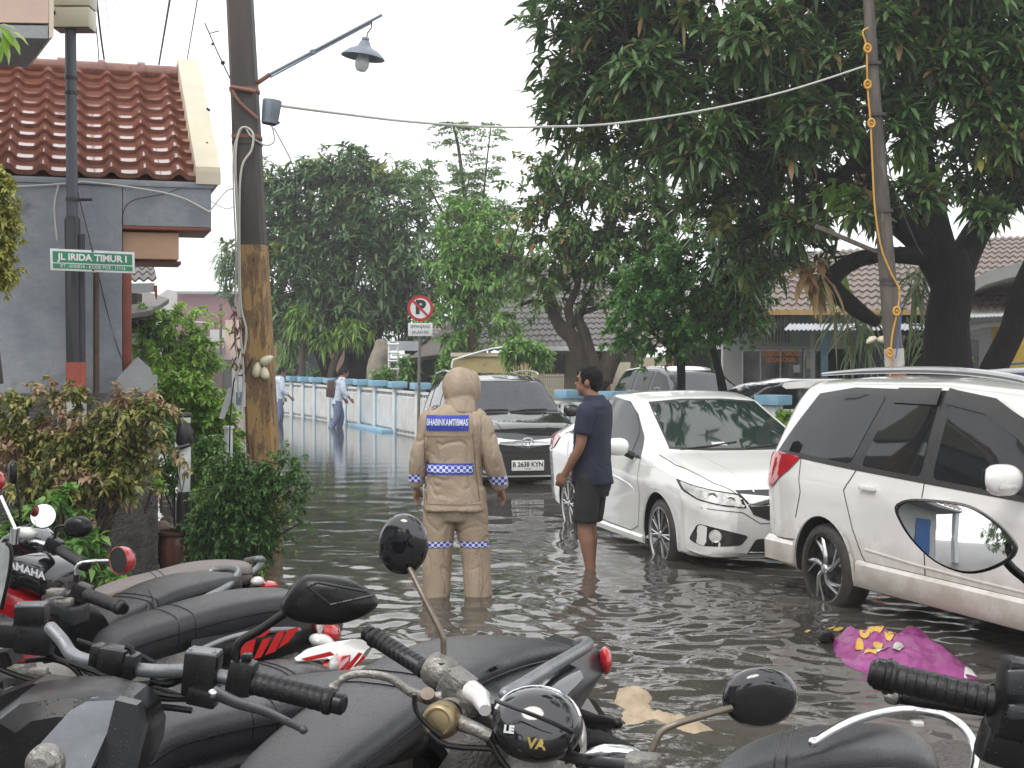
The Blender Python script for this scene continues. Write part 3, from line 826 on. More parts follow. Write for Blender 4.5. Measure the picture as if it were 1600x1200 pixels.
c.front([q for z_, w_ in ((.66,.52),(.60,.51),(.54,.49)) for q in strip2d([(-w_,z_+.02),(0,z_-.02),(w_,z_+.02)], .014)], M_blackplast, 'grille_slats', .016, parent=gr)
c.front([q for q in strip2d([(-.66,.345),(-.4,.33),(.4,.33),(.66,.345)], .022)], M_silver_car, 'front_lip', .012)
h = c.bvh.ray_cast(V((6,0,.775)), V((-1,0,0)))[0]
bm = B()
def ell(cx, cz, rx, rz, r_):
    pts = [h+V((.034, cx+rx*math.cos(t), cz+rz*math.sin(t))) for t in [2*math.pi*k/24 for k in range(25)]]
    tube(bm, pts, r_, 6)
ell(0, 0, .078, .052, .007); ell(0, .0, .026, .050, .006); ell(0, .022, .052, .022, .006)
obj(bm, 'badge', M_chrome, rt, True)
h = c.bvh.ray_cast(V((6,0,.47)), V((-1,0,0)))[0]
bm = B(); box(bm, h+V((.03,0,0)), (.012,.43,.135), bev=.004); pl = obj(bm, 'number_plate', M_plate, rt, True)
text_on('B 2638 KYN', .088, h+V((.037,0,.012)), (0,1,0), (0,0,1), M_platetxt, pl, local=True, bold=.0022, sx=.90, off=.002)
text_on('09·28', .03, h+V((.037,0,-.045)), (0,1,0), (0,0,1), M_platetxt, pl, local=True, off=.002)
c.seams([[(.10,1.54),(.08,1.06),(.10,.8),(.42,.34),(1.0,.34),(1.0,1.54)], [(1.0,.34),(2.1,.34),(2.2,.6),(2.2,1.02)]], .008, S2)
for sy in S2: c.front(strip2d([(2.42,sy*.72),(2.8,sy*.70),(3.1,sy*.62),(3.28,sy*.50)], .008), M_rubber, 'bonnet_seam', .008, up=1); c.front(strip2d([(2.45,sy*.40),(2.9,sy*.38),(3.25,sy*.30)], .014), M_black_car, 'bonnet_crease', .008, up=1)

# ---------------- two cars beyond the fence
st = [(-.70,.35,.80,.95,1.0,.70,.58),(-.62,.3,.85,1.0,1.25,.78,.58),(-.4,.28,.88,1.02,1.47,.82,.56),(.1,.25,.88,1.0,1.51,.83,.57),(1.0,.25,.86,.98,1.51,.83,.57),
      (1.5,.25,.84,.95,1.42,.83,.56),(2.2,.25,.80,.9,1.0,.82,.64),(2.6,.25,.76,.86,.94,.8,.62),(3.0,.26,.68,.78,.84,.76,.58),(3.14,.28,.6,.68,.72,.66,.5)]
def bg_car(name, label, pos, rz, paint, roofpaint=None):
    rt = thing(name, label, 'car', pos, rz)
    c = Car(rt, st, 2.5, .3, .78, paint)
    for sy in S2: c.wheel(0, sy, 'plain5'); c.wheel(2.5, sy, 'plain5')
    for q in ([(-.45,1.08),(.30,1.05),(.30,1.42),(-.2,1.40)], [(.38,1.05),(1.0,1.02),(1.0,1.43),(.38,1.43)], [(1.08,1.02),(1.85,1.0),(1.45,1.34),(1.08,1.43)]):
        c.side([round_poly(q, .04)], M_glass, 'side_window', .006, S2)
    c.front([round_poly([(-.66,1.02),(.66,1.02),(.56,1.44),(-.56,1.44)], .05)], M_scr, 'windscreen', .005)
    c.front([round_poly([(-.56,1.08),(.56,1.08),(.5,1.40),(-.5,1.40)], .05)], M_scr, 'rear_window', .005, rear=True)
    for sy in S2:
        c.obl([(-.50,sy*.8,1.0),(-.3,sy*.84,.95),(-.45,sy*.84,.80),(-.62,sy*.75,.82),(-.68,sy*.6,.98)], 50, M_redlens, 'tail_light', .01, sy=sy, rear=True)
        c.obl([(2.6,sy*.80,.80),(2.95,sy*.55,.78),(3.0,sy*.5,.68),(2.7,sy*.75,.68)], 35, M_lampglass, 'headlight', .006, sy=sy)
        c.mirror(1.72, 1.05, sy, paint, y=.82, size=(.12,.2,.15))
    c.seams([[(.34,1.42),(.34,1.0),(.2,.8),(.45,.32),(1.04,.32),(1.04,1.42)], [(1.04,.32),(1.9,.32),(2.0,.6),(1.95,.95)]], .01, S2)
    return rt, c
s = .0124
p = Q(1003, 560, s)
rt, c = bg_car('parked_car', 'grey hatchback with a pale roof parked beyond the fence behind the slim tree trunk', (p.x+.45, p.y+1.1, -.02), R(-90+22), M_darkgrey_car)
bm = patch_bm([[(-.35,-.5),(1.42,-.5),(1.42,.5),(-.35,.5)]], (0,0,4), (1,0,0), (0,1,0), (0,0,-1), c.bvh, .006); obj(bm, 'roof_panel', M_silver_car, rt, True, norm=False, smooth='all')
bm = patch_bm([[(2.25,-.62),(3.02,-.5),(3.02,.5),(2.25,.62)]], (0,0,4), (1,0,0), (0,1,0), (0,0,-1), c.bvh, .006); obj(bm, 'bonnet_panel', M_silver_car, rt, True, norm=False, smooth='all')
s = .0098
p = Q(1330, 560, s)
rt, c = bg_car('parked_car', 'dark saloon beyond the fence below the shop window with a curved roof', (p.x-.1, p.y+.2, -.16), R(180+14), M_darkgrey_car)
bm = patch_bm([[(2.15,-.62),(3.02,-.5),(3.02,.5),(2.15,.62)]], (0,0,4), (1,0,0), (0,1,0), (0,0,-1), c.bvh, .006); obj(bm, 'bonnet_panel', M_silver_car, rt, True, norm=False, smooth='all')
# ================================================================ buildings, poles and signs on the left
M_bluegrey = mat('weathered_blue_grey_paint', (.215,.235,.265), .75, c2=(.29,.305,.325), c3=(.16,.175,.20), scale=2.1, bump=.5, bscale=14, contrast=(.44,.60), detail=12)
M_peach = mat('peach_paint', (.52,.33,.22), .7, c2=(.46,.29,.19), scale=2.5, bump=.1)
M_pinkish = mat('pink_beige_plaster', (.56,.42,.35), .75, c2=(.48,.35,.29), scale=2)
M_cream = mat('cream_plaster', (.60,.55,.43), .75, c2=(.52,.47,.36), scale=2.2, bump=.15)
M_creambox = mat('cream_enamel', (.60,.58,.46), .4, c2=(.52,.50,.38), scale=3)
M_redbrown = mat('red_brown_paint', (.26,.055,.03), .45, c2=(.17,.045,.03), scale=6)
M_tile = mat('glazed_brown_roof_tile', (.185,.072,.050), .11, c2=(.25,.11,.08), c3=(.11,.045,.035), scale=5, coat=.6, contrast=(.4,.62))
M_tile_dull = mat('weathered_brown_roof_tile', (.12,.085,.07), .6, c2=(.18,.135,.115), c3=(.08,.06,.055), scale=2.5)
M_tile_grey = mat('weathered_grey_roof_tile', (.085,.075,.07), .65, c2=(.14,.125,.115), c3=(.055,.05,.048), scale=2.2)
M_roughwall = mat('rough_dark_render', (.055,.053,.052), .85, c2=(.12,.11,.105), c3=(.03,.03,.03), scale=14, bump=1.0, bscale=55, contrast=(.42,.6))
M_pier = mat('grey_cement', (.30,.31,.32), .8, c2=(.24,.25,.26), scale=4, bump=.2)
M_polesteel = mat('blue_grey_pipe_paint', (.10,.115,.15), .45, c2=(.055,.06,.075), scale=7, stretch=(1,1,.12))
M_poleblack = mat('black_pole_paint', (.012,.012,.014), .4, c2=(.03,.03,.033), scale=10, stretch=(1,1,.15))
M_polered = mat('faded_red_paint', (.34,.075,.05), .6, c2=(.27,.06,.045), c3=(.45,.33,.28), scale=9)
M_polewhite = mat('chipped_white_paint', (.50,.49,.45), .65, c2=(.42,.40,.36), c3=(.12,.10,.08), scale=9)
M_rustpipe = mat('rusty_brown_pipe', (.10,.055,.035), .7, c2=(.06,.04,.03), scale=12)
M_signgreen = mat('green_sign_face', (.02,.22,.11), .4)
M_signwhite = mat('white_sign_face', (.72,.74,.74), .4)
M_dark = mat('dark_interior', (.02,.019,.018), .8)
M_wireb = mat('black_cable', (.03,.03,.032), .5)
M_wirew = mat('white_cable', (.55,.54,.50), .5)

def tile_roof(name, E0, E1, R1, R0, rows, cols, hump, lift, m, parent, sub=8, label=None, flatprof=False):
    E0, E1, R1, R0 = map(V, (E0, E1, R1, R0))
    n = (E1-E0).cross(R0-E0).normalized()
    if n.z < 0: n = -n
    ns = cols*sub+1
    vs, fs = [], []
    def prof(u):
        f = (u*cols) % 1.0
        if flatprof: return .5+.5*math.cos(2*math.pi*f)
        return max(0, math.cos((f-.5)*math.pi/.44)) if abs(f-.5) < .22 else -.12*math.cos((f-(0 if f < .5 else 1))*math.pi/.56)
    for i in range(rows):
        t0, t1 = i/rows, (i+1.0)/rows
        for t, l in ((t0, -.2), (t0, 1.0), (t1+.02/rows, 0.0)):
            for k in range(ns):
                u = k/(ns-1)
                p = (E0.lerp(E1, u)).lerp(R0.lerp(R1, u), min(t, 1.0))
                vs.append(p+n*(prof(u)*hump*(1 if l != -.2 else .8)+lift*l))
        b = i*3*ns
        for j in range(2):
            for k in range(ns-1):
                a = b+j*ns+k; fs.append((a, a+1, a+1+ns, a+ns))
    o = pmesh(vs, fs, name, m, parent, False, label, smooth='x')
    o.data.set_sharp_from_angle(angle=R(50))
    return o
def ridge(name, a, b, r, step, m, parent):
    a, b = V(a), V(b); d = (b-a); n = max(1, int(d.length/step)); bm = B()
    tube(bm, [a, b], r, 12)
    for k in range(n+1):
        p = a.lerp(b, k/n); tube(bm, [p-d.normalized()*.035, p+d.normalized()*.035], r*1.28, 12)
    return obj(bm, name, m, parent)

# ---------------- blue grey house with glazed tiles
O_ = V((-2.42, 11.2, 0)); a17 = R(17)
U_ = V((-math.cos(a17), -math.sin(a17), 0)); V_ = V((-math.sin(a17), math.cos(a17), 0))
def H(u, v, z): return O_+U_*u+V_*v+V((0,0,z))
def hbox(bm, u0, u1, v0, v1, z0, z1, bev=0):
    rot = Matrix((( -U_.x, V_.x, 0), (-U_.y, V_.y, 0), (0, 0, 1)))
    box(bm, H((u0+u1)/2, (v0+v1)/2, (z0+z1)/2), (abs(u1-u0), abs(v1-v0), abs(z1-z0)), rot=rot, bev=bev)
house = thing('tiled_house', 'blue grey house with glossy brown roof tiles and a cream gable edge', 'house', tuple(H(1, 0, 0)))
bm = B(); hbox(bm, .66, 4.6, -.10, 4.2, 1.2, 2.984); obj(bm, 'wall', M_bluegrey, house)
bm = B(); hbox(bm, -.02, .657, -.10, .60, 2.68, 3.03, .012); hbox(bm, -.04, 4.7, -.115, -.06, 2.988, 3.035, .006); obj(bm, 'eaves_beam', M_bluegrey, house)
bm = B(); hbox(bm, -.02, .657, -.10, .60, 2.655, 2.678, .004); obj(bm, 'beam_edge', M_redbrown, house)
tile_roof('roof', H(2.9,-.08,3.06), H(.10,-.08,3.06), H(.10,2.1,4.28), H(2.9,2.1,4.28), 10, 11, .052, .035, M_tile, house, sub=10)
ridge('ridge_tiles', H(2.9,2.1,4.31), H(.08,2.1,4.31), .075, .34, M_tile, house)
bm = B(); prism(bm, [H(4.0,-.06,3.0), H(.05,-.06,3.0), H(.05,2.1,4.20), H(4.0,2.1,4.20)], (0,0,.03)); obj(bm, 'roof_boards', M_redbrown, house, smooth=False)
bm = B(); prism(bm, [H(-.09,-.13,3.02), H(.10,-.13,3.02), H(.10,-.13,3.12), H(-.09,-.13,3.12)], V_*.02)
prism(bm, [H(-.09,-.10,3.04), H(-.09,-.10,3.16), H(-.09,2.12,4.46), H(-.09,2.3,4.46), H(-.09,2.3,3.04)], U_*.19)
obj(bm, 'gable_edge', M_cream, house)
bm = B(); hbox(bm, .225, .655, -.02, .45, 2.43, 2.64, .01); obj(bm, 'soffit_panel', M_peach, house)
bm = B(); hbox(bm, .20, .66, .10, .5, 2.40, 2.425); hbox(bm, .585, .655, -.01, .08, 1.55, 2.425, .008); obj(bm, 'column', M_redbrown, house)
bm = B(); hbox(bm, .70, .95, .9, 3.9, 1.39, 2.6); obj(bm, 'porch_wall', M_cream, house)
# stains and cables on the wall
wall_c = wire('wall_cable', [H(2.3,-.14,2.86), H(1.12,-.14,2.98), H(.90,-.15,3.0), H(.3,-.15,2.93), H(.0,-.15,2.80)], .008, M_wirew, parent=house)
wire('wall_cable', [H(.62,.0,2.67), H(.66,-.13,2.72), H(.6,-.15,2.86), H(.35,-.14,2.93), H(.22,-.14,2.98)], .004, M_wireb, parent=house)
wire('wall_cable', [H(1.13,-.14,2.97), H(1.16,-.14,2.8), H(1.14,-.12,2.55)], .008, M_wirew, parent=house)
wire('wall_cable', [H(.99,-.14,2.93), H(.86,-.12,2.4), H(.70,-.10,1.75), H(.52,-.2,1.38)], .004, M_wireb, parent=house)
wire('wall_cable', [H(1.10,-.02,2.33), H(.98,-.03,2.36), H(.86,-.02,2.39), H(.80,-.02,2.34)], .006, M_wireb, parent=house)
bm = B(); tube(bm, [H(-.0,-.14,3.6), H(.02,-.2,3.6)], .01); tube(bm, [H(-.1,.35,3.36), H(-.0,.3,3.36)], .012, 6); tube(bm, [H(-.06,.33,3.30), H(-.02,.33,3.42)], .008, 6)
obj(bm, 'cable_bracket', M_wireb, house)

bw = thing('garden_wall', 'rough dark rendered garden wall with a pointed grey pier on its right end', 'wall', tuple(H(1,-.3,0)))
bm = B(); hbox(bm, .40, 4.6, -.32, -.02, -.15, 1.385, .01); obj(bm, 'wall', M_roughwall, bw)
bm = B()
prism(bm, [H(.70,-.30,1.39), H(.70,-.30,1.50), H(.545,-.30,1.66), H(.455,-.30,1.575), H(.44,-.30,1.52), H(.405,-.30,1.52), H(.405,-.30,1.39)], V_*.24)
obj(bm, 'pier', M_pier, bw, smooth=False)

# roofs of the houses behind, seen past the corner
def rect_roof(name, label, cat, pts, th, m, wallpts=None, wm=None):
    t = thing(name, label, cat, tuple(V(pts[0])))
    bm = B(); prism(bm, pts, (0,0,-th)); obj(bm, 'roof', m, t, smooth=False)
    return t
s1, s2 = .0072, .0092
t = thing('neighbour_house', 'dark shaded house behind the blue grey house with two low grey roofs', 'house', tuple(Q(200, 600, .0085)))
tile_roof('roof', Q(150,442,s1), Q(245,440,s1), Q(240,416,.0095), Q(150,412,.0095), 3, 7, .04, .02, M_tile_grey, t, sub=6, flatprof=True)
bm = B(); prism(bm, [Q(150,444,s1), Q(240,442,s1), Q(240,456,s1), Q(150,460,s1)], (0,.04,0)); obj(bm, 'fascia', M_pier, t, smooth=False)
bm = B(); tube(bm, [Q(243,446,s1), Q(244,462,s1), Q(244,468,s1)], [.02,.015,.004], 6); obj(bm, 'downspout', M_redbrown, t)
bm = B(); prism(bm, [Q(150,505,s2), Q(236,493,s2), Q(264,474,s2*1.1), Q(232,462,s2*1.2), Q(150,458,s2*1.2)], (0,0,.07)); obj(bm, 'lower_roof', M_tile_grey, t, smooth=False)
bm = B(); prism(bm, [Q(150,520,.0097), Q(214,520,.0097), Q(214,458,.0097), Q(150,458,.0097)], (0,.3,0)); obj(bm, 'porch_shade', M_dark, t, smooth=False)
bm = B(); tube(bm, [Q(222,500,.0095), Q(222,545,.0095)], .05, 8); tube(bm, [Q(232,490,.0095), Q(232,540,.0095)], .03, 8); obj(bm, 'post', M_dark, t)
bm = B(); box(bm, Q(185,560,.0105), (1.1,.2,1.9)); obj(bm, 'wall', M_pier, t)

# balcony corner and cream box high at the left edge
bal = thing('balcony', 'pink beige balcony corner cut by the top left edge of the photo', 'balcony', tuple(Q(30,60,.0042)))
s = .0042
bm = B(); prism(bm, [Q(-300,-260,s), Q(76,-260,s), Q(76,36,s), Q(-300,30,s)], (-.45,.9,0)); obj(bm, 'parapet', M_pinkish, bal, smooth=False)
bm = B(); prism(bm, [Q(76,-260,s)+V((.003,0,0)), Q(84,-260,s), Q(84,56,s), Q(76,60,s)+V((.003,0,0))], (-.45,.9,0)); obj(bm, 'edge_trim', M_cream, bal, smooth=False)
bm = B(); prism(bm, [Q(-300,34,s), Q(75,40,s), Q(75,60,s), Q(-300,52,s)], (-.45,.9,0)); obj(bm, 'soffit', M_pier, bal, smooth=False)
s = .0048
pole = thing('sign_pole', 'slim blue grey pole banded black, red and white in front of the blue grey house', 'pole', tuple(Q(116,905,s)))
bm = B(); tube(bm, [Q(110,40,s), Q(113,340,s)], .042, 16); obj(bm, 'upper_pipe', M_polesteel, pole)
bm = B(); tube(bm, [Q(113,338,s), Q(113,344,s), Q(116,566,s)], [.045,.058,.058], 16); tube(bm, [Q(127,366,s), Q(128,566,s)], .028, 10)
obj(bm, 'black_pipe', M_poleblack, pole)
bm = B(); tube(bm, [Q(116,566,s), Q(117,621,s)], .062, 16); tube(bm, [Q(128,566,s), Q(129,621,s)], .03, 10); obj(bm, 'red_band', M_polered, pole)
bm = B(); tube(bm, [Q(117,621,s), Q(120,900,s)], .062, 16); tube(bm, [Q(129,621,s), Q(131,900,s)], .03, 10); obj(bm, 'white_base', M_polewhite, pole)
bm = B()
for y_ in (122,145): lathe(bm, [(.043,-.012),(.05,-.012),(.05,.012),(.043,.012)], c=Q(111,y_,s), seg=16); obj(bm, 'clamp', M_poleblack, pole); bm = B()
lathe(bm, [(.043,-.012),(.05,-.012),(.05,.012),(.043,.012)], c=Q(113,312,s), seg=16); tube(bm, [Q(113,312,s), Q(144,312,s)], .012, 6); obj(bm, 'clamp', M_poleblack, pole)
t = thing('meter_box', 'cream painted metal box on top of the slim blue grey pole', 'box', tuple(Q(115,47,s)))
bm = B(); box(bm, Q(115,30,s)+V((0,.02,0)), (.275,.2,.15), bev=.008); obj(bm, 'box_body', M_creambox, t)
bm = B(); box(bm, Q(115,-12,s)+V((0,.02,0)), (.285,.21,.235), bev=.008); obj(bm, 'box_lid', M_creambox, t)
bm = B(); box(bm, Q(115,45.5,s)+V((0,.02,0)), (.27,.19,.014)); obj(bm, 'box_rim', M_poleblack, t)
bm = B(); lathe(bm, [(0,.02),(.012,.018),(.018,0)], c=Q(89,24,s)+V((0,-.08,0)), axis=V((0,-1,0))); obj(bm, 'screw', M_wireb, t)
single((lambda b: (tube(b, [Q(143,425,s)+V((0,.12,0)), Q(143,640,s)+V((0,.12,0)), Q(145,860,s)+V((0,.12,0))], .024, 10), b)[1])(B()), 'drain_pipe', M_rustpipe, 'thin rusty brown pipe right beside the banded sign pole', 'pipe')

s = .0046
sg = thing('street_sign', 'green street name sign reading JL IRIDA TIMUR I with a white border', 'street sign', tuple(Q(144,430,s)))
A_, B_ = Q(78,389,s), Q(210,395,s*1.02); D_ = Q(79,422,s)
uu = (B_-A_).normalized(); vv = (A_-D_).normalized(); nn = uu.cross(vv).normalized()
Wd, Hd = (B_-A_).length, (A_-D_).length+.004
C_ = D_+uu*Wd/2+vv*Hd/2
Ms = Matrix((uu, vv, nn)).transposed()
bm = B(); box(bm, C_-nn*.004, (Wd, Hd, .008), rot=Ms, bev=.002); obj(bm, 'border', M_signwhite, sg)
bm = B(); box(bm, C_+vv*(Hd*.135)+nn*.001, (Wd-.035, Hd*.51, .004), rot=Ms); box(bm, C_-vv*(Hd*.29)+nn*.001, (Wd-.035, Hd*.22, .004), rot=Ms); obj(bm, 'panel', M_signgreen, sg)
text_on('JL IRIDA TIMUR I', .066, C_+vv*(Hd*.13)+nn*.0035, uu, vv, M_signwhite, sg, bold=.0026, sx=1.0)
text_on('RT : 010/014 - KODE POS : 17116', .033, C_-vv*(Hd*.295)+nn*.0035, uu, vv, M_signwhite, sg, bold=.0003, sx=.97)
bm = B(); box(bm, C_-nn*.02-uu*.13, (.1,.03,.03), rot=Ms); tube(bm, [C_+vv*Hd*.46+nn*.004, C_+vv*Hd*.46+nn*.008], .008, 8); tube(bm, [C_-vv*Hd*.42+nn*.004, C_-vv*Hd*.42+nn*.008], .008, 8); obj(bm, 'bracket', M_blackplast, sg)

# ---------------- the big leaning pole with peeling yellow paint
def yellow_mat():
    m, nt, b = _nt('peeling_yellow_paint')
    b.inputs['Roughness'].default_value = .6
    tc = N(nt, 'ShaderNodeTexCoord'); mp = N(nt, 'ShaderNodeMapping'); mp.inputs['Scale'].default_value = (1, 1, .22); L(nt, tc.outputs['Object'], mp.inputs[0])
    n1 = N(nt, 'ShaderNodeTexNoise', Scale=15, Detail=12, Roughness=.75, Distortion=.8); L(nt, mp.outputs[0], n1.inputs['Vector'])
    n2 = N(nt, 'ShaderNodeTexNoise', Scale=2.3, Detail=3); L(nt, tc.outputs['Object'], n2.inputs['Vector'])
    ad = N(nt, 'ShaderNodeMath', operation='MULTIPLY_ADD'); L(nt, n2.outputs['Fac'], ad.inputs[0]); ad.inputs[1].default_value = .55; L(nt, n1.outputs['Fac'], ad.inputs[2])
    cr = N(nt, 'ShaderNodeValToRGB'); e = cr.color_ramp.elements
    e[0].position = .70; e[0].color = (.33,.19,.06,1); e[1].position = .835; e[1].color = (.24,.14,.06,1)
    for p_, c_ in ((.765,(.37,.23,.09,1)), (.83,(.05,.035,.025,1)), (.95,(.02,.018,.016,1))):
        x = e.new(p_); x.color = c_
    L(nt, ad.outputs[0], cr.inputs['Fac']); L(nt, cr.outputs[0], b.inputs['Base Color'])
    bp = N(nt, 'ShaderNodeBump', Strength=.5, Distance=.01); L(nt, ad.outputs[0], bp.inputs['Height']); L(nt, bp.outputs[0], b.inputs['Normal'])
    return m
M_yellow = yellow_mat()
M_poletar = mat('tarred_pole', (.035,.030,.028), .5, c2=(.06,.05,.045), c3=(.09,.06,.045), scale=6, stretch=(1,1,.2), contrast=(.4,.68))
M_rustred = mat('red_oxide_bracket', (.24,.10,.075), .6, c2=(.18,.09,.07), scale=14)
M_lampgrey = mat('grey_blue_lamp_enamel', (.20,.23,.28), .4, c2=(.16,.19,.23), scale=8)
M_bulb = mat('frosted_globe', (.62,.65,.68), .25, c2=(.52,.55,.58), scale=6)
M_boxgrey = mat('grey_blue_plastic', (.22,.27,.32), .45, c2=(.12,.15,.19), scale=18, stretch=(1,1,.3))
s = .0055
pl = thing('utility_pole', 'thick leaning utility pole tarred black above and peeling yellow below', 'utility pole', tuple(Q(415,885,s)))
def pp(y): return 375+y*(411-375)/700*1.0 if y <= 700 else 411+(y-700)*.03
def sq(bm, y0, y1, w0, w1, grow=0):
    rings = []
    for i in range(9):
        t = i/8; y = y0+(y1-y0)*t; w_ = (w0+(w1-w0)*t)*s+grow
        c_ = Q(pp(y), y, s)
        rings.append([c_+V((x*w_/2, yy*w_/2, 0)) for x, yy in ((-1,-.7),(-.75,-1),(.75,-1),(1,-.7),(1,.7),(.75,1),(-.75,1),(-1,.7))])
    loft(bm, rings)
bm = B(); sq(bm, -420, 384, 34, 42); obj(bm, 'upper_shaft', M_poletar, pl, smooth=25)
bm = B(); sq(bm, 384, 900, 43, 48); obj(bm, 'yellow_shaft', M_yellow, pl, smooth=25)
bm = B()
sq(bm, 139, 145, 41, 41, .012); obj(bm, 'pole_band', M_rustred, pl)
bm = B(); sq(bm, 212, 218, 41, 41, .012); obj(bm, 'pole_band', M_rustred, pl)
bm = B(); sq(bm, 222, 227, 41, 41, .012); obj(bm, 'pole_band', M_poletar, pl)
bm = B(); tube(bm, [Q(365,140,s)+V((0,-.13,0)), Q(405,148,s)+V((0,-.14,0))], .018, 8); tube(bm, [Q(368,146,s)+V((0,-.14,0)), Q(380,165,s)+V((0,-.14,0)), Q(408,190,s)+V((0,-.13,0))], .014, 8, spline=3); obj(bm, 'strut', M_rustred, pl)
# street lamp on its arm
lp = thing('street_lamp', 'shaded grey lamp with a frosted globe hanging from a thin arm on the leaning pole', 'lamp', tuple(Q(569,120,s)))
bm = B(); tube(bm, [Q(402,130,s), Q(422,116,s)], .020, 8); obj(bm, 'arm_socket', M_rustred, lp)
bm = B(); tube(bm, [Q(420,117,s), Q(597,23,s)], .014, 8); tube(bm, [Q(422,121,s), Q(580,36,s)], .008, 6); tube(bm, [Q(488,78,s), Q(490,85,s)], .026, 8); obj(bm, 'arm', M_lampgrey, lp)
bm = B(); tube(bm, [Q(581,33,s), Q(580,44,s), Q(574,52,s), Q(573,60,s)], .006, 6); obj(bm, 'hook', M_wireb, lp)
ax = (Q(571,60,s)-Q(566,95,s)).normalized()
ce = Q(567,90,s)
bm = B(); lathe(bm, [(.03,.175),(.035,.155),(.03,.15),(.045,.13),(.055,.105),(.075,.085),(.13,.06),(.185,.012),(.19,0),(.182,.004),(.12,.05),(.06,.07),(0,.075)], c=ce, axis=ax, seg=40); obj(bm, 'lamp_shade', M_lampgrey, lp)
bm = B(); lathe(bm, [(.03,.06),(.045,.03),(.062,-.03),(.060,-.08),(.04,-.115),(.0,-.125)], c=ce, axis=ax, seg=28); obj(bm, 'globe', M_bulb, lp)
t = thing('junction_box', 'small grey blue round box strapped to the right side of the leaning pole', 'box', tuple(Q(423,195,s)))
bm = B(); lathe(bm, [(0,.12),(.078,.12),(.082,.11),(.076,.0),(.070,-.08),(.06,-.085),(0,-.085)], c=Q(423,178,s), axis=V((.12,0,1)), seg=28); obj(bm, 'box_body', M_boxgrey, t)
bm = B(); tube(bm, [Q(410,192,s), Q(428,196,s), Q(437,191,s)], .01, 6); obj(bm, 'strap', M_poletar, t)
# cables on the pole
f = V((0,-.145,0)); sd_ = V((0,-.05,0))
wire('cable_loop', [Q(382,640,s)+f, Q(386,590,s)+f, Q(381,520,s)+f, Q(378,430,s)+f, Q(376,330,s)+f, Q(373,255,s)+f, Q(378,212,s)+f, Q(388,203,s)+f, Q(400,213,s)+f, Q(398,238,s)+f, Q(383,265,s)+f, Q(379,330,s)+f, Q(381,470,s)+f, Q(390,520,s)+f, Q(382,565,s)+f, Q(372,590,s)+f], .010, M_wirew, 'looped white cable tied to the front of the leaning pole', 'cable', spline=6)
wire('cable_loop', [Q(378,620,s)+f, Q(373,500,s)+f, Q(374,400,s)+f, Q(370,300,s)+f, Q(371,235,s)+f, Q(385,204,s)+f*.9, Q(398,218,s)+f, Q(415,228,s)+sd_, Q(428,222,s), Q(427,205,s), Q(424,196,s)], .007, M_wirew, 'thin white cable running down the left edge of the leaning pole', 'cable')
wire('pole_cable', [Q(355,-60,s), Q(359,60,s), Q(363,200,s), Q(366,330,s), Q(368,360,s)], .005, M_wireb, 'thin dark cable hanging just left of the leaning pole', 'cable')
wire('service_wire', [H(0,-.15,2.8), Q(352,300,.0053), Q(363,295,s)], .006, M_wirew, 'short white wire from the blue grey house to the leaning pole', 'wire')
wire('service_wire', [Q(322,310,.0055), Q(352,326,.0058), Q(366,322,s)], .004, M_wirew, 'faint lower wire beside the leaning pole', 'wire')
t = thing('stay_rod', 'thin rod with small clips sticking up left from the leaning pole', 'rod', tuple(Q(363,130,s)))
bm = B(); tube(bm, [Q(320,36,s), Q(340,82,s), Q(363,130,s)], .006, 6); obj(bm, 'rod', M_wireb, t)
bm = B(); tube(bm, [Q(328,52,s), Q(343,48,s)], .005, 6); ball(bm, Q(332,69,s), .012, 8); ball(bm, Q(348,98,s), .02, 8); obj(bm, 'clip', M_poletar, t)
wire('hanging_wire', [Q(428,200,s), Q(440,222,s), Q(455,252,s), Q(462,280,s), Q(461,330,s), Q(458,350,s)], .005, M_wireb, 'thin knotted wire hanging right of the leaning pole in front of the mango tree', 'wire')
# petal lamps and electricity box on the pole
M_petal = mat('cream_plastic_petal', (.72,.68,.52), .35, c2=(.60,.55,.38), scale=9)
def petals(name, label, c, s, list_):
    t = thing(name, label, 'decorative lamp', tuple(c))
    for dx, dy, rx, rz, rot in list_:
        bm = B(); M3 = Matrix.Rotation(R(rot), 3, 'Y')
        rings = []
        for k in range(9):
            t_ = -1+2*k/8; w_ = math.sqrt(max(0.01, 1-abs(t_)**2))*(1-.25*t_)
            rings.append([V(c)+V((dx*s, 0, -dy*s))+M3@V((rx*w_*math.cos(a)*s, -.035*w_*max(0, math.sin(a))-.012*w_*math.sin(a), rz*t_*s)) for a in [2*math.pi*j/14 for j in range(14)]])
        loft(bm, rings); obj(bm, 'petal', M_petal, t)
    bm = B(); tube(bm, [V(c)+V((0,.12,0)), V(c)+V((0,.01,0))], .012, 8); obj(bm, 'stem', M_blackplast, t)
    return t
petals('petal_lamp', 'cluster of three cream petal lamps on the yellow part of the leaning pole', Q(413,578,s)+V((0,-.17,0)), s*.97, ((-6,0,7,13,8),(6,5,7,11,-8),(9,-16,7,12,62)))
t = thing('electric_meter', 'small white box with a blue window left of the leaning yellow pole', 'box', tuple(Q(379,636,s)))
bm = B(); box(bm, Q(379,616,s)+V((0,-.1,0)), (.095,.08,.21), rot=.1, bev=.008); obj(bm, 'box_body', M_signwhite, t)
bm = B(); box(bm, Q(379,622,s)+V((0,-.143,0)), (.055,.006,.11), rot=.1, bev=.003); obj(bm, 'window', M_boxgrey, t)
t = thing('paper_sheet', 'tilted white sheet hanging left of the small white box on the pole', 'sheet', tuple(Q(352,655,s)))
bm = B(); prism(bm, [Q(369,603,s), Q(366,612,s), Q(350,655,s), Q(342,654,s), Q(356,607,s)], (0,.008,0)); obj(bm, 'sheet', M_signwhite, t)
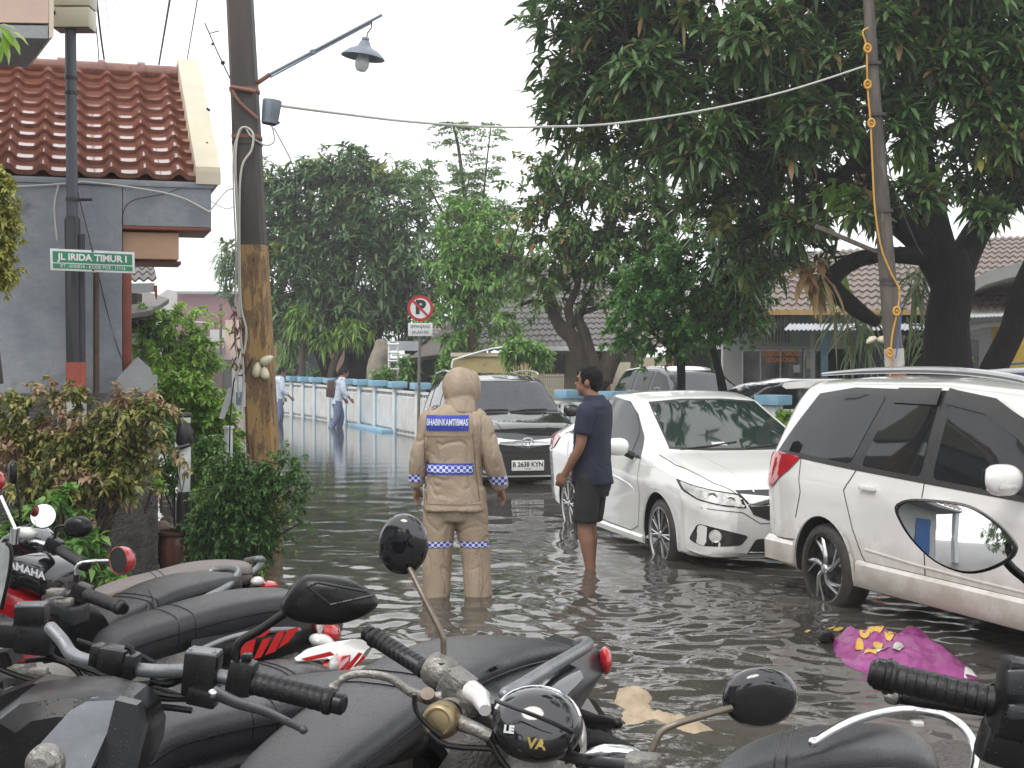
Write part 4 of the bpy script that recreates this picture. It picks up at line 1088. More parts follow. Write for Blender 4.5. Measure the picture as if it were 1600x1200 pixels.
wire('pole_cable', [Q(400,560,s)+f, Q(385,585,s)+f, Q(372,590,s)+f, Q(366,640,s)+f, Q(364,690,s)+f, Q(362,720,s)+f*.5], .006, M_wireb, 'black cable hanging below the small white box on the leaning pole', 'cable')
bm = B()
r_ = random.Random(3)
for k in range(46):
    a = Q(380+r_.uniform(-12,4), 505+r_.uniform(-25,80), s)+V((0,-.12-r_.random()*.05,0))
    b_ = a+V((r_.uniform(-.05,.05), r_.uniform(-.03,.03), r_.uniform(-.12,.02)))
    tube(bm, [a, (a+b_)/2+V((.01,0,.01)), b_], [.004,.012,.002], 4, flat=.4)
single(bm, 'dry_vine', mat('dry_vine', (.14,.07,.045), .8, c2=(.20,.12,.07), scale=30), 'dry brown vine clinging to the cables on the leaning pole', 'vine', kind='stuff')

# ---------------- wires in the sky
for pts, r_, lab in (
    ([(147,-40,.006),(158,60,.0065),(168,125,.0075)], .010, 'thick dark overhead wire nearest the cream box'),
    ([(141,-40,.006),(152,60,.0065),(156,120,.0075)], .006, 'thin dark overhead wire beside the cream box'),
    ([(160,-40,.006),(178,110,.009)], .003, 'faint overhead wire right of the cream box'),
    ([(165,-40,.006),(232,120,.010)], .003, 'faint slanting overhead wire above the tiled roof'),
    ([(272,-40,.006),(245,120,.009)], .012, 'thick twisted overhead cable rising from the tiled ridge'),
    ([(315,-40,.006),(287,125,.009)], .007, 'thin twisted overhead cable near the gable end of the tiled roof')):
    wire('overhead_wire', [Q(*p) for p in pts], r_, M_wireb, lab, 'wire', group=None)
pts = [Q(436,165,.0055), Q(520,176,.0057), Q(640,190,.0062), Q(760,198,.0066), Q(850,198,.0067), Q(960,193,.0070), Q(1100,172,.0074), Q(1230,142,.0077), Q(1352,103,.0079)]
wire('overhead_wire', pts, .013, M_wirew, 'long white cable sagging from the leaning pole across to the right pole', 'wire', spline=8)

# ---------------- no parking sign
s = .0118
sg = thing('no_parking_sign', 'round no parking sign over a small white plate reading SEPANJANG JALAN INI', 'road sign', tuple(Q(655,700,s)))
M_signred = mat('red_sign_paint', (.45,.02,.025), .4)
M_polegrey = mat('galvanised_pipe', (.17,.17,.14), .5, c2=(.12,.11,.09), scale=10)
bm = B(); tube(bm, [Q(656,520,s), Q(653,705,s)], .028, 10); obj(bm, 'post', M_polegrey, sg)
c_ = Q(657,482,s)+V((0,-.05,0)); ay = V((0,-1,0))
bm = B(); lathe(bm, [(0,0),(.24,0),(.24,-.012),(0,-.012)], c=c_, axis=ay, seg=48); obj(bm, 'sign_plate', M_signred, sg)
bm = B(); lathe(bm, [(0,.004),(.185,.004),(.185,-.004)], c=c_, axis=ay, seg=48); obj(bm, 'sign_face', M_signwhite, sg)
text_on('P', .34, c_+V((-.0,-.006,.012)), (1,0,0), (0,0,1), M_platetxt, sg, bold=.018, off=.001, sx=1.05)
bm = B(); box(bm, c_+V((0,-.010,0)), (.40,.003,.042), rot=Matrix.Rotation(R(45), 3, 'Y')); obj(bm, 'slash', M_signred, sg)
bm = B(); box(bm, Q(657,515,s)+V((0,-.05,0)), (.45,.012,.24), bev=.004); pt = obj(bm, 'text_plate', M_signwhite, sg)
text_on('SEPANJANG', .085, Q(657,510.5,s)+V((0,-.057,0)), (1,0,0), (0,0,1), M_platetxt, pt, bold=.0008, off=.001, sx=.80)
text_on('JALAN INI', .085, Q(657,519.5,s)+V((0,-.057,0)), (1,0,0), (0,0,1), M_platetxt, pt, bold=.0008, off=.001, sx=.80)
# ================================================================ fence and the houses behind
M_fwhite = mat('white_fence_paint', (.66,.67,.66), .6, c2=(.55,.56,.55), c3=(.42,.42,.40), scale=2.5, contrast=(.42,.66))
M_fblue = mat('light_blue_paint', (.17,.36,.50), .5, c2=(.24,.42,.54), scale=5)
fp = [(400,.0205,1),(440,.0190,1),(459,.0185,1),(477,.018,1),(495,.0175,1),(518,.0168,1),(543,.0162,1),(566,.0157,1),(590,.0151,1),(621,.0143,1),(657,.0135,1),(705,.0127,1),(755,.0120,1),(815,.0112,1),(890,.0105,1),(958,.0100,1),(1040,.0096,1),(1120,.0093,1),(1208,.0090,1),(1300,.0087,1),(1400,.0084,1),(1510,.0081,1),(1640,.0078,1)]
fence = thing('street_fence', 'low white panel fence with light blue posts and caps along the water', 'fence', (-1.9, 29.7, 0))
posts = [V(((px-800)*s, s*F, 0)) for px, s, _ in fp]
bm0 = None
for i, p in enumerate(posts):
    d = (posts[min(i+1,len(posts)-1)]-posts[max(i-1,0)]); a = math.atan2(d.y, d.x)
    bm = B(); box(bm, p+V((0,0,.42)), (.20,.20,1.14), rot=a, bev=.01); obj(bm, 'post', M_fwhite, fence)
    bm = B(); box(bm, p+V((0,0,1.065)), (.40,.36,.14), rot=a, bev=.012); obj(bm, 'post_cap', M_fblue, fence)
    if i+1 < len(posts):
        q = posts[i+1]; mid = (p+q)/2; d = q-p; ln = d.length-.2; a = math.atan2(d.y, d.x); dn = d.normalized(); nr = V((dn.y, -dn.x, 0))
        bm = B(); box(bm, mid+V((0,0,.42)), (ln,.07,.92), rot=a)
        k = int(ln/.11)
        for j in range(k):
            c_ = p+dn*(.1+ln*(j+.5)/k)+nr*.043
            box(bm, c_+V((0,0,.45)), (.062,.022,.70), rot=a)
        box(bm, mid+nr*.012+V((0,0,.915)), (ln,.08,.05), rot=a)
        obj(bm, 'panel', M_fwhite, fence, smooth=False)
        bm = B()
        for j in range(max(2, k)):
            c_ = p+dn*(.1+ln*(j+.5)/max(2,k))+nr*.037
            for z_ in (.855, .05): box(bm, c_+V((0,0,z_)), (.055,.004,.055), rot=a)
        obj(bm, 'panel_holes', M_dark, fence, smooth=False)
        bm = B()
        pass
        bm.free()
        for e, sgn in ((p, 1), (q, -1)):
            bm = B(); box(bm, e+dn*sgn*.105+nr*.05+V((0,0,.42)), (.03,.06,1.0), rot=a); obj(bm, 'post_trim', M_fblue, fence, smooth=False)
bm = B(); q0, q1 = posts[7], posts[9]; d = q1-q0; a = math.atan2(d.y, d.x); n_ = V((d.y,-d.x,0)).normalized()
box(bm, (q0+q1)/2+n_*.22+V((0,0,-.02)), (d.length,.28,.16), rot=a, bev=.01)
obj(bm, 'kerb', M_fblue, fence)

# ---------------- houses
M_wallc = mat('cream_house_wall', (.50,.44,.32), .8, c2=(.42,.37,.27), c3=(.33,.29,.22), scale=1.2, contrast=(.4,.66))
M_wallw = mat('pale_house_wall', (.50,.51,.50), .8, c2=(.42,.43,.42), scale=1.2)
M_yellowwall = mat('yellow_stained_wall', (.42,.33,.14), .8, c2=(.35,.29,.15), c3=(.16,.14,.09), scale=2, contrast=(.4,.6))
M_maroon = mat('faded_maroon_wall', (.20,.085,.095), .85, c2=(.26,.13,.14), c3=(.32,.20,.20), scale=.5, contrast=(.4,.65))
M_window = mat('dark_window', (.02,.022,.024), .12, c2=(.035,.035,.035), scale=3)
M_corr = mat('pale_corrugated_sheet', (.42,.45,.48), .4, c2=(.33,.35,.38), scale=3)
M_canopy = mat('grey_canopy_fabric', (.30,.30,.29), .7, c2=(.26,.26,.25), scale=2)
M_wood = mat('timber', (.16,.09,.05), .7, c2=(.10,.06,.04), scale=8)
M_salmon = mat('salmon_wall', (.40,.25,.18), .8, c2=(.33,.21,.16), scale=1.5)
M_ybright = mat('bright_yellow_paint', (.62,.42,.04), .5)
M_bblue = mat('bright_blue_paint', (.04,.13,.36), .5)
M_poster = mat('faded_blue_yellow_banner', (.16,.26,.32), .5, c2=(.36,.35,.20), c3=(.30,.36,.38), scale=2.2, contrast=(.42,.58))
M_orange = mat('orange_lettering', (.85,.30,.08), .5)
def wallq(bm, x0, y0, x1, y1, s, d=.25, s1=None):
    s1 = s1 or s
    prism(bm, [Q(x0,y1,s), Q(x1,y1,s1), Q(x1,y0,s1), Q(x0,y0,s)], (0,d,0))
def bq(name, x0, y0, x1, y1, s, m, parent, d=.08, off=0, label=None):
    bm = B(); wallq(bm, x0, y0, x1, y1, s, d); bmesh.ops.translate(bm, vec=(0,-off,0), verts=bm.verts)
    return obj(bm, name, m, parent, smooth=False, label=label)

# centre house, cream with dark tiles
s = .0175
h = thing('cream_house', 'cream house with a dark tiled roof standing behind the gnarled tree', 'house', tuple(Q(900,640,s)))
bq('wall', 800, 528, 1010, 655, s, M_wallc, h, 3)
tile_roof('roof', Q(700,552,.0166), Q(1012,538,.0166), Q(985,438,.0215), Q(815,420,.0215), 15, 30, .05, .035, M_tile_grey, h, sub=4, flatprof=True)
bm = B(); prism(bm, [Q(640,560,.0166), Q(700,552,.0166), Q(815,420,.0215), Q(740,470,.0215)], (0,.1,-.1)); obj(bm, 'hip', M_tile_grey, h, smooth=False)
ridge('ridge_tiles', Q(815,420,.0215), Q(985,438,.0215), .11, .5, M_tile_grey, h)
bq('fascia', 812, 541, 1012, 548, .0165, M_signwhite, h, .05)
w_ = bq('window', 850, 554, 882, 590, s, M_window, h, .06, .05)
bm = B()
for px_ in (850, 860.5, 871.5, 882): wallq(bm, px_-.8, 554, px_+.8, 590, s, .04)
bmesh.ops.translate(bm, vec=(0,-.10,0), verts=bm.verts); obj(bm, 'window_frame', M_wood, w_, smooth=False)
d_ = bq('shutter', 902, 535, 940, 612, s, M_dark, h, .06, .05)
bm = B()
for k in range(14): wallq(bm, 903, 537+k*5.4, 939, 539.4+k*5.4, s, .03)
bmesh.ops.translate(bm, vec=(0,-.1,0), verts=bm.verts); obj(bm, 'slats', M_tile_grey, d_, smooth=False)
# yellow stained garden wall and its barred gate
s = .0150
h = thing('stained_garden_wall', 'yellow stained garden wall behind the fence with a cream barred gate', 'wall', tuple(Q(780,640,s)))
bq('wall', 706, 556, 842, 645, s, M_yellowwall, h, .2)
bq('wall_coping', 704, 551, 842, 557, s, M_wallc, h, .3, .05)
bm = B(); tube(bm, [Q(706,575,s)+V((0,-.1,0)), Q(708,564,s)+V((0,-.1,0)), Q(716,560,s)+V((0,-.1,0)), Q(768,545,s)+V((0,-.1,0)), Q(812,540,s)+V((0,-.1,0))], .022, 8, spline=3); obj(bm, 'white_pipe', M_signwhite, h)
bm = B()
for k in range(12): wallq(bm, 844+k*3.2, 584, 845.4+k*3.2, 640, s, .03)
wallq(bm, 843, 586, 882, 588, s, .04); wallq(bm, 843, 608, 882, 610, s, .04); obj(bm, 'gate', M_cream, h, smooth=False)
# beige wall pieces, red columns
s = .0148
h = thing('beige_house_front', 'low beige house front with red brown columns behind the slim trees', 'house', tuple(Q(1040,640,s)))
bq('wall', 1000, 558, 1052, 640, s, M_wallc, h, .2)
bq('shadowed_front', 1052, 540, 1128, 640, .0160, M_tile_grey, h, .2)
bq('column', 1042, 545, 1050, 640, s*.99, M_redbrown, h, .15)
bq('column', 948, 556, 954, 640, s*.99, M_wood, h, .15)
bq('wall', 955, 566, 985, 640, s, M_cream, h, .15)
tile_roof('roof', Q(985,545,.0148), Q(1150,540,.0148), Q(1140,470,.019), Q(1000,475,.019), 9, 16, .05, .035, M_tile_dull, h, sub=4, flatprof=True)

# shop on the right
s = .0137
sh = thing('water_shop', 'pale shop with glass doors lettered REVERSE OSMOSIS and a brown tiled roof', 'shop', tuple(Q(1230,640,s)))
bq('wall', 1130, 484, 1345, 545, s, M_wallw, sh, 3)
bq('wall', 1130, 545, 1160, 660, s, M_wallw, sh, .3)
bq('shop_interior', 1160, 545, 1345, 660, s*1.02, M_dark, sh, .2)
bq('banner', 1175, 490, 1285, 541, s, M_poster, sh, .05, .06)
b_ = bq('window', 1196, 492, 1234, 535, s, M_window, sh, .05, .13)
bm = B()
for k in range(8): wallq(bm, 1197+k*5, 493, 1198+k*5, 535, s, .03)
bmesh.ops.translate(bm, vec=(0,-.17,0), verts=bm.verts); obj(bm, 'window_bars', M_wallw, b_, smooth=False)
for x0, x1 in ((1160,1187),(1188,1217),(1219,1253),(1256,1283)):
    g = bq('shop_window', x0, 549, x1, 640, s, mat('shop_glass_%d' % x0, (.05,.05,.048), .08, c2=(.17,.16,.14) if x0 != 1219 else (.07,.05,.045), scale=1.6, contrast=(.45,.7)), sh, .02, .02)
    bm = B(); wallq(bm, x0-1.2, 547, x0+.6, 640, s, .05); wallq(bm, x0, 546, x1, 548.5, s, .05); bmesh.ops.translate(bm, vec=(0,-.06,0), verts=bm.verts)
    obj(bm, 'window_frame', M_signwhite, g, smooth=False)
text_on('REVERSE OSMOSIS', .15, Q(1219,552.5,s)+V((0,-.08,0)), (1,0,0), (0,0,1), M_orange, sh, bold=.005, sx=.68)
text_on('HEXAGONAL', .15, Q(1219,562.5,s)+V((0,-.08,0)), (1,0,0), (0,0,1), M_orange, sh, bold=.005, sx=.72)
bq('paper_notice', 1238, 570, 1249, 582, s, M_signwhite, sh, .01, .09)
bq('paper_notice', 1258, 560, 1266, 576, s, M_cream, sh, .01, .09)
bm = B(); wallq(bm, 1268, 512, 1273, 660, s*.97, .1); obj(bm, 'post', M_pier, sh, smooth=False)
bq('blue_column', 1284, 520, 1294, 640, s*.99, M_fblue, sh, .12)
tile_roof('roof', Q(1100,490,.0130), Q(1470,488,.0130), Q(1440,385,.0175), Q(1150,400,.0175), 12, 26, .05, .04, M_tile_dull, sh, sub=5, flatprof=True)
bq('fascia', 1170, 484, 1480, 492, .0129, mat('ochre_fascia', (.42,.27,.10), .6), sh, .06)
tile_roof('awning', Q(1225,517,.0112), Q(1500,517,.0112), Q(1500,507,.0128), Q(1235,507,.0128), 1, 40, .03, .0, M_corr, sh, sub=4, flatprof=True)
bq('blue_door', 1340, 520, 1400, 660, s*.99, mat('dark_blue_door', (.02,.035,.07), .5), sh, .1)
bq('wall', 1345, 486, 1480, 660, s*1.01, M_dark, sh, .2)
# house at the far right
s = .0130
h = thing('pale_house', 'pale house at the right edge under a tiled roof and a curved grey canopy', 'house', tuple(Q(1550,640,s)))
tile_roof('roof', Q(1440,440,.0130), Q(1760,436,.0130), Q(1760,365,.0165), Q(1465,375,.0165), 9, 26, .05, .04, M_tile_dull, h, sub=5, flatprof=True)
tile_roof('lower_roof', Q(1455,486,.0122), Q(1760,478,.0122), Q(1760,452,.0135), Q(1480,455,.0135), 4, 26, .04, .03, M_tile_dull, h, sub=5, flatprof=True)
bq('fascia', 1450, 484, 1760, 492, .0121, mat('tan_fascia', (.32,.22,.13), .7), h, .06)
bq('wall', 1455, 440, 1760, 700, .0137, M_wallw, h, .3)
bm = B()
c0 = [Q(1515,440,.0115), Q(1540,425,.0115), Q(1575,415,.0115), Q(1620,405,.0115), Q(1700,400,.0115)]
c1 = [Q(1505,460,.0135), Q(1540,450,.0135), Q(1575,448,.0135), Q(1620,446,.0135), Q(1700,446,.0135)]
loft(bm, [[a, b, b-V((0,0,.12)), a-V((0,0,.22))] for a, b in zip(c0, c1)]); obj(bm, 'canopy', M_canopy, h)
tile_roof('awning', Q(1455,500,.0110), Q(1640,492,.0110), Q(1640,484,.0125), Q(1500,488,.0125), 1, 30, .03, 0, M_signwhite, h, sub=4, flatprof=True)
bm = B(); tube(bm, [Q(1500,530,.0112), Q(1512,515,.0112), Q(1540,508,.0112), Q(1575,506,.0112), Q(1640,505,.0112)], .06, 8, spline=4); obj(bm, 'canopy_frame', M_wallw, h)
w_ = bq('window', 1503, 530, 1528, 580, .0136, M_window, h, .05, .06)
bq('curtain', 1500, 520, 1510, 600, .0134, M_wallw, h, .05, .0)
t = thing('yellow_stall', 'bright yellow and blue stall at the right edge beyond the second trunk', 'stall', tuple(Q(1590,620,.0105)))
bq('panel', 1562, 510, 1680, 640, .0110, M_ybright, t, .4)
bq('blue_crate', 1576, 576, 1680, 600, .0105, M_bblue, t, .3)
bm = B(); tube(bm, [Q(1562,640,.0104), Q(1568,570,.0104), Q(1680,560,.0104)], .02, 6); obj(bm, 'frame', M_bblue, t)

# carport house between mango and sign
s = .0195
h = thing('carport_house', 'low house with a brown carport roof behind the no parking sign', 'house', tuple(Q(680,640,s)))
tile_roof('roof', Q(588,548,.0185), Q(762,540,.0185), Q(800,490,.024), Q(700,500,.024), 8, 20, .05, .03, M_tile_dull, h, sub=4, flatprof=True)
bm = B(); prism(bm, [Q(588,548,.0185), Q(700,500,.024), Q(640,520,.024)], (0,.1,-.12)); obj(bm, 'hip', M_tile_dull, h, smooth=False)
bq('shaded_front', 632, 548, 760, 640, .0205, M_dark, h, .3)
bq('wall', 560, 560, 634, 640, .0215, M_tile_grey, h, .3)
bq('grey_sheet', 598, 533, 655, 548, .0178, M_corr, h, .1)
bq('white_lintel', 612, 553, 640, 557, .0178, M_signwhite, h, .1)
t = thing('white_rack', 'white ladder shaped rack standing in front of the carport', 'rack', tuple(Q(622,600,.0172)))
bm = B()
for px_ in (608, 622): tube(bm, [Q(px_,533,.0172), Q(px_,600,.0172)], .035, 6)
for k in range(5): tube(bm, [Q(606,538+k*13,.0171), Q(624,538+k*13,.0171)], .035, 6)
obj(bm, 'rack_frame', M_signwhite, t)
t = single((lambda b: (tube(b, [Q(592,606,.0175), Q(590,575,.0175), Q(596,550,.0175), Q(593,530,.0175)], [.32,.30,.26,.10], 10, spline=3), b)[1])(B()), 'covered_bundle', mat('beige_sacking', (.30,.26,.20), .9, c2=(.18,.16,.13), scale=4, bump=1, bscale=12), 'tall bundle under beige sacking left of the white rack', 'bundle')

# house behind the mango trunk
s = .0240
h = thing('salmon_house', 'salmon house with orange tiles behind the trunk of the mango tree', 'house', tuple(Q(480,610,s)))
bq('wall', 425, 488, 560, 612, s, M_salmon, h, 2)
tile_roof('roof', Q(418,496,.0228), Q(520,484,.0228), Q(500,455,.027), Q(440,458,.027), 6, 14, .05, .03, mat('orange_roof_tile', (.30,.10,.05), .6, c2=(.20,.10,.07), scale=2), h, sub=4, flatprof=True)
w_ = bq('window', 466, 512, 480, 540, s, M_window, h, .05, .06)
bq('window', 500, 512, 515, 540, s, M_window, h, .05, .06)
bq('garage_door', 448, 545, 500, 612, s*.99, mat('blue_black_shade', (.03,.045,.06), .6), h, .1)
# far end of the alley
h = thing('maroon_building', 'large faded maroon blank walled building closing the alley', 'building', tuple(Q(325,590,.045)))
bq('wall', 277, 457, 385, 610, .045, M_maroon, h, 6)
bm = B(); prism(bm, [Q(240,610,.046), Q(277,610,.046), Q(277,455,.046), Q(262,452,.046), Q(240,466,.046)], (0,3,0)); obj(bm, 'side_wall', M_wallw, h, smooth=False)
bq('parapet', 276, 455, 386, 459, .0448, M_pier, h, .3)
h = thing('alley_house', 'small white fronted house with a dark gate at the end of the alley', 'house', tuple(Q(340,610,.034)))
bq('wall', 328, 515, 400, 612, .036, M_wallw, h, 1.0)
bq('pink_wall', 352, 500, 378, 560, .0355, M_pinkish, h, .3)
tile_roof('roof', Q(315,548,.034), Q(350,546,.034), Q(350,525,.038), Q(318,527,.038), 4, 6, .06, .04, M_tile_dull, h, sub=4, flatprof=True)
bq('gate', 330, 562, 362, 612, .0335, M_tyre, h, .1)
bq('gate_panel', 338, 570, 343, 606, .0334, M_rustpipe, h, .1)
bm = B(); tube(bm, [Q(345,610,.032), Q(345,475,.032)], .07, 6); obj(bm, 'mast', M_rustpipe, h)
bm = B(); tube(bm, [Q(262,610,.0335), Q(262,500,.034), Q(330,505,.034)], .05, 6); obj(bm, 'frame', M_wallw, h)
h = thing('white_alley_wall', 'white low wall along the alley left of the dark gate', 'wall', tuple(Q(320,600,.03)))
bq('wall', 250, 572, 330, 604, .030, M_wallw, h, .2)

# the house across from the cars: stands behind the viewer, seen in windows and mirrors
h = thing('porch_house', 'house with a white porch column and blue door on the near side of the street', 'house', (-9, -1, 0))
bm = B(); box(bm, (-10.2,-.3,1.6), (6,9.4,3.6)); obj(bm, 'wall', M_wallw, h)
tile_roof('roof', (-5.9,-5.8,3.1), (-5.9,4.8,3.1), (-10,4.8,5.2), (-10,-5.8,5.2), 10, 30, .05, .03, M_tile_dull, h, sub=4)
bm = B(); box(bm, (-7.6,-.6,3.02), (3.4,10.4,.10)); obj(bm, 'soffit', M_pier, h)
bm = B(); box(bm, (-7.16,-4.0,1.3), (.05,1.0,2.2)); obj(bm, 'door', M_bblue, h)
bm = B(); box(bm, (-7.15,-1.0,1.5), (.06,.7,1.9)); obj(bm, 'door_surround', M_peach, h)
for y_ in (-5.6, .6, 4.4):
    bm = B(); box(bm, (-6.2,y_,1.45), (.3,.3,3.0)); obj(bm, 'column', M_signwhite, h)
# ================================================================ trees and plants
M_leaf_mango = leafmat('mango_leaf', (0.038,0.080,0.028), (0.113,0.207,0.061), young=((0.161,0.255,0.038), (0.264,0.245,0.075)), ythr=.615, yscale=1.3, rough=.33, old=(0.226,0.132,0.057), transl=.3)
M_leaf_mangofar = leafmat('far_mango_leaf', (0.064,0.125,0.057), (0.142,0.236,0.084), young=((0.302,0.415,0.075), (0.377,0.415,0.132)), ythr=.63, yscale=.8, rough=.4, transl=.3)
M_leaf_light = leafmat('light_green_leaf', (0.104,0.226,0.042), (0.226,0.415,0.084), rough=.4, transl=.35)
M_leaf_mid = leafmat('mid_green_leaf', (0.067,0.142,0.042), (0.161,0.283,0.067), young=((0.245,0.302,0.057),(0.302,0.226,0.075)), ythr=.62, yscale=.9, rough=.4, old=(0.302,0.132,0.038), transl=.3)
M_leaf_bright = leafmat('small_bright_leaf', (0.052,0.161,0.028), (0.142,0.358,0.057), rough=.35, transl=.3)
M_leaf_moringa = leafmat('feathery_leaf', (0.130,0.221,0.078), (0.221,0.325,0.130), rough=.5, transl=.4)
M_leaf_lime = leafmat('lime_leaf', (0.169,0.325,0.039), (0.312,0.494,0.078), rough=.4, transl=.35)
M_leaf_shrub = leafmat('shrub_leaf', (0.084,0.207,0.048), (0.207,0.377,0.075), rough=.4, transl=.3)
M_leaf_fine = leafmat('fine_bush_leaf', (0.045,0.113,0.030), (0.113,0.224,0.053), rough=.45, transl=.3, young=((0.149,0.284,0.060),(0.209,0.329,0.075)), ythr=.56, yscale=2.2)
M_leaf_vari = leafmat('variegated_leaf', (0.100,0.150,0.035), (0.360,0.320,0.100), young=((0.360,0.220,0.130), (0.460,0.330,0.210)), ythr=.53, yscale=3.6, rough=.4, old=(0.090,0.180,0.040), transl=.3)
M_leaf_yel = leafmat('yellow_green_leaf', (0.286,0.312,0.065), (0.442,0.429,0.117), rough=.5, transl=.3)
M_leaf_strap = leafmat('strap_fern', (0.130,0.195,0.078), (0.260,0.325,0.156), rough=.5, old=(0.286,0.182,0.091), transl=.3)
M_leaf_dry = leafmat('dry_hanging_leaf', (0.260,0.130,0.065), (0.338,0.247,0.104), rough=.6, old=(0.169,0.260,0.052), transl=.2)
M_bark = mat('dark_bark', (.011,.009,.008), .9, c2=(.020,.016,.014), c3=(.007,.006,.005), scale=9, stretch=(1,1,.35), bump=1, bscale=30, spec=.1)
M_barkb = mat('brown_bark', (.15,.085,.05), .85, c2=(.10,.06,.04), scale=9, stretch=(1,1,.35), bump=.8, bscale=30)
M_barkg = mat('grey_bark', (.09,.075,.06), .85, c2=(.05,.042,.035), scale=7, stretch=(1,1,.35), bump=1, bscale=25, spec=.15)

def unit(a): return a/np.maximum(1e-9, np.linalg.norm(a, axis=-1, keepdims=True))
def leaves_mesh(base, dirn, Ln, Wd, droop, twist=None, seg=3):
    """one strip per leaf: base point, direction, length, width"""
    n = len(base)
    up = np.array([0, 0, 1.0])
    side = unit(np.cross(dirn, up)+rng.normal(0, .05, (n, 3)))
    nrm = unit(np.cross(side, dirn))
    if twist is not None:
        a = rng.normal(0, twist, (n, 1)); side = side*np.cos(a)+nrm*np.sin(a)
    prof = {2: [(0,.12),(.5,1),(1,.06)], 3: [(0,.15),(.33,.95),(.70,.85),(1,.05)]}[seg]
    rows = []
    for t, w_ in prof:
        c = base+dirn*(Ln[:, None]*t)+np.outer(-droop*Ln*t*t, up)
        fold = nrm*(Wd*.18*w_)[:, None]
        rows.append(c-side*(Wd*.5*w_)[:, None]+fold); rows.append(c+side*(Wd*.5*w_)[:, None]+fold)
    verts = np.stack(rows, 1).reshape(-1, 3)
    k = len(rows); b = (np.arange(n)*k)[:, None]
    f = [np.concatenate([b+2*i, b+2*i+1, b+2*i+3, b+2*i+2], 1) for i in range(seg)]
    faces = np.stack(f, 1).reshape(-1, 4)
    return verts, faces
def sample_blobs(blobs, s, n, depth=.75, bias=.33):
    """blobs in photo pixels at scale s: (px,py,rx,ry[,depth factor, weight])"""
    ws = np.array([b[2]*b[3]*(b[5] if len(b) > 5 else 1) for b in blobs], float); ws /= ws.sum()
    idx = rng.choice(len(blobs), n, p=ws)
    d = unit(rng.normal(size=(n, 3))); r = rng.random(n)**bias
    C = np.array([tuple(Q(b[0], b[1], s)) for b in blobs]); Rr = np.array([(b[2]*s, max(b[2], b[3])*s*(b[4] if len(b) > 4 and b[4] else depth), b[3]*s) for b in blobs])
    off = d*r[:, None]
    jit = 1+.20*np.sin(d[:, :1]*5+idx[:, None]*1.7)*np.sin(d[:, 2:]*6+idx[:, None])+.14*np.sin(d[:, 1:2]*11+d[:, 2:]*9+idx[:, None]*2)+rng.normal(0, .07, (n, 1))
    p = C[idx]+off*Rr[idx]*jit
    return p, d*r[:, None]
def rosettes(p, out, nl, Ln, Wd, droop, upw=.35, seg=3, spread=(45, 105), jit=.25):
    n = len(p)
    ax = unit(out+np.array([0, 0, upw])+rng.normal(0, .35, (n, 3)))
    s1 = unit(np.cross(ax, np.array([.31, .77, .55]))); s2 = np.cross(ax, s1)
    base, dr = [], []
    ph0 = rng.random(n)*6.28
    for k in range(nl):
        ph = ph0+k*2.4+rng.normal(0, .2, n); e = np.radians(rng.uniform(*spread, n))
        d = ax*np.cos(e)[:, None]+(s1*np.cos(ph)[:, None]+s2*np.sin(ph)[:, None])*np.sin(e)[:, None]
        base.append(p+rng.normal(0, Ln*.10, (n, 3))); dr.append(unit(d))
    base = np.concatenate(base); dr = np.concatenate(dr); m = len(base)
    L_ = Ln*rng.uniform(1-jit*1.6, 1+jit, m); W_ = Wd*rng.uniform(.75, 1.2, m)
    return leaves_mesh(base, dr, L_, W_, droop*rng.uniform(.5, 1.4, m), .35, seg)
def crown(parent, blobs, s, n, nl, Ln, Wd, droop, m, name='crown', upw=.35, seg=3, depth=.75, bias=.33, label=None, spread=(45,105), cut=None, spray=0):
    p, o = sample_blobs(blobs, s, n, depth, bias)
    if cut is not None:
        k = cut(p); p, o = p[k], o[k]
    if spray:      # leaves carried in rows along short shoots
        dd = unit(o+np.array([0,0,.5])+rng.normal(0,.4,p.shape)); ps = [p]; os_ = [o]
        ln = rng.uniform(.3, 1, (len(p),1))**2*spray
        for q in (1, 2, 3, 4): ps.append(p+dd*ln*q/4-np.array([0,0,1.0])*ln*(q/4)**2*.35); os_.append(dd)
        p2, o2 = np.concatenate(ps), np.concatenate(os_)
    else: p2, o2 = p, o
    v, f = rosettes(p2, o2, nl, Ln, Wd, droop, upw, seg, spread)
    ob = pmesh(v, f, name, m, parent, False, label)
    return ob, p
def limbs(parent, chains, m, name='trunk', twigs=None, tw=(.02,.006), seg=10, ntw=60, rough=.06):
    """chains: lists of (Vector, radius)"""
    bm = B(); sk = []
    for ch in chains:
        pts = [V(p) for p, _ in ch]; rad = [r for _, r in ch]
        jj = [p+V((random.uniform(-1,1), random.uniform(-1,1), random.uniform(-.5,.5)))*r*rough*4*(0 < i < len(pts)-1) for i, (p, r) in enumerate(zip(pts, rad))]
        tube(bm, jj, rad, seg, spline=5)
        for a, b, ra, rb in zip(jj, jj[1:], rad, rad[1:]):
            for k in range(6): sk.append((a.lerp(b, k/6), ra+(rb-ra)*k/6))
    if twigs is not None and len(twigs):
        K = np.array([tuple(p) for p, _ in sk])
        for t in twigs[:ntw]:
            d = K-t; dist = np.sqrt((d**2).sum(1))+np.where(K[:, 2] > t[2]+.3, .4, 0)
            j = int(dist.argmin()); a, ra = sk[j]; b = V(t)
            if (b-a).length < .15: continue
            mid = a.lerp(b, .5)+V((random.uniform(-.1,.1), random.uniform(-.1,.1), .10*(b-a).length+random.uniform(-.05,.08)))
            r0 = min(ra*.55, tw[0]*(1+(b-a).length*.35))
            tube(bm, [a, mid, b], [r0, r0*.65, tw[1]], 6, spline=3)
    return obj(bm, name, m, parent, norm=False)
def tree(name, label, base, cat='tree', group=None): return thing(name, label, cat, tuple(base), 0, group)

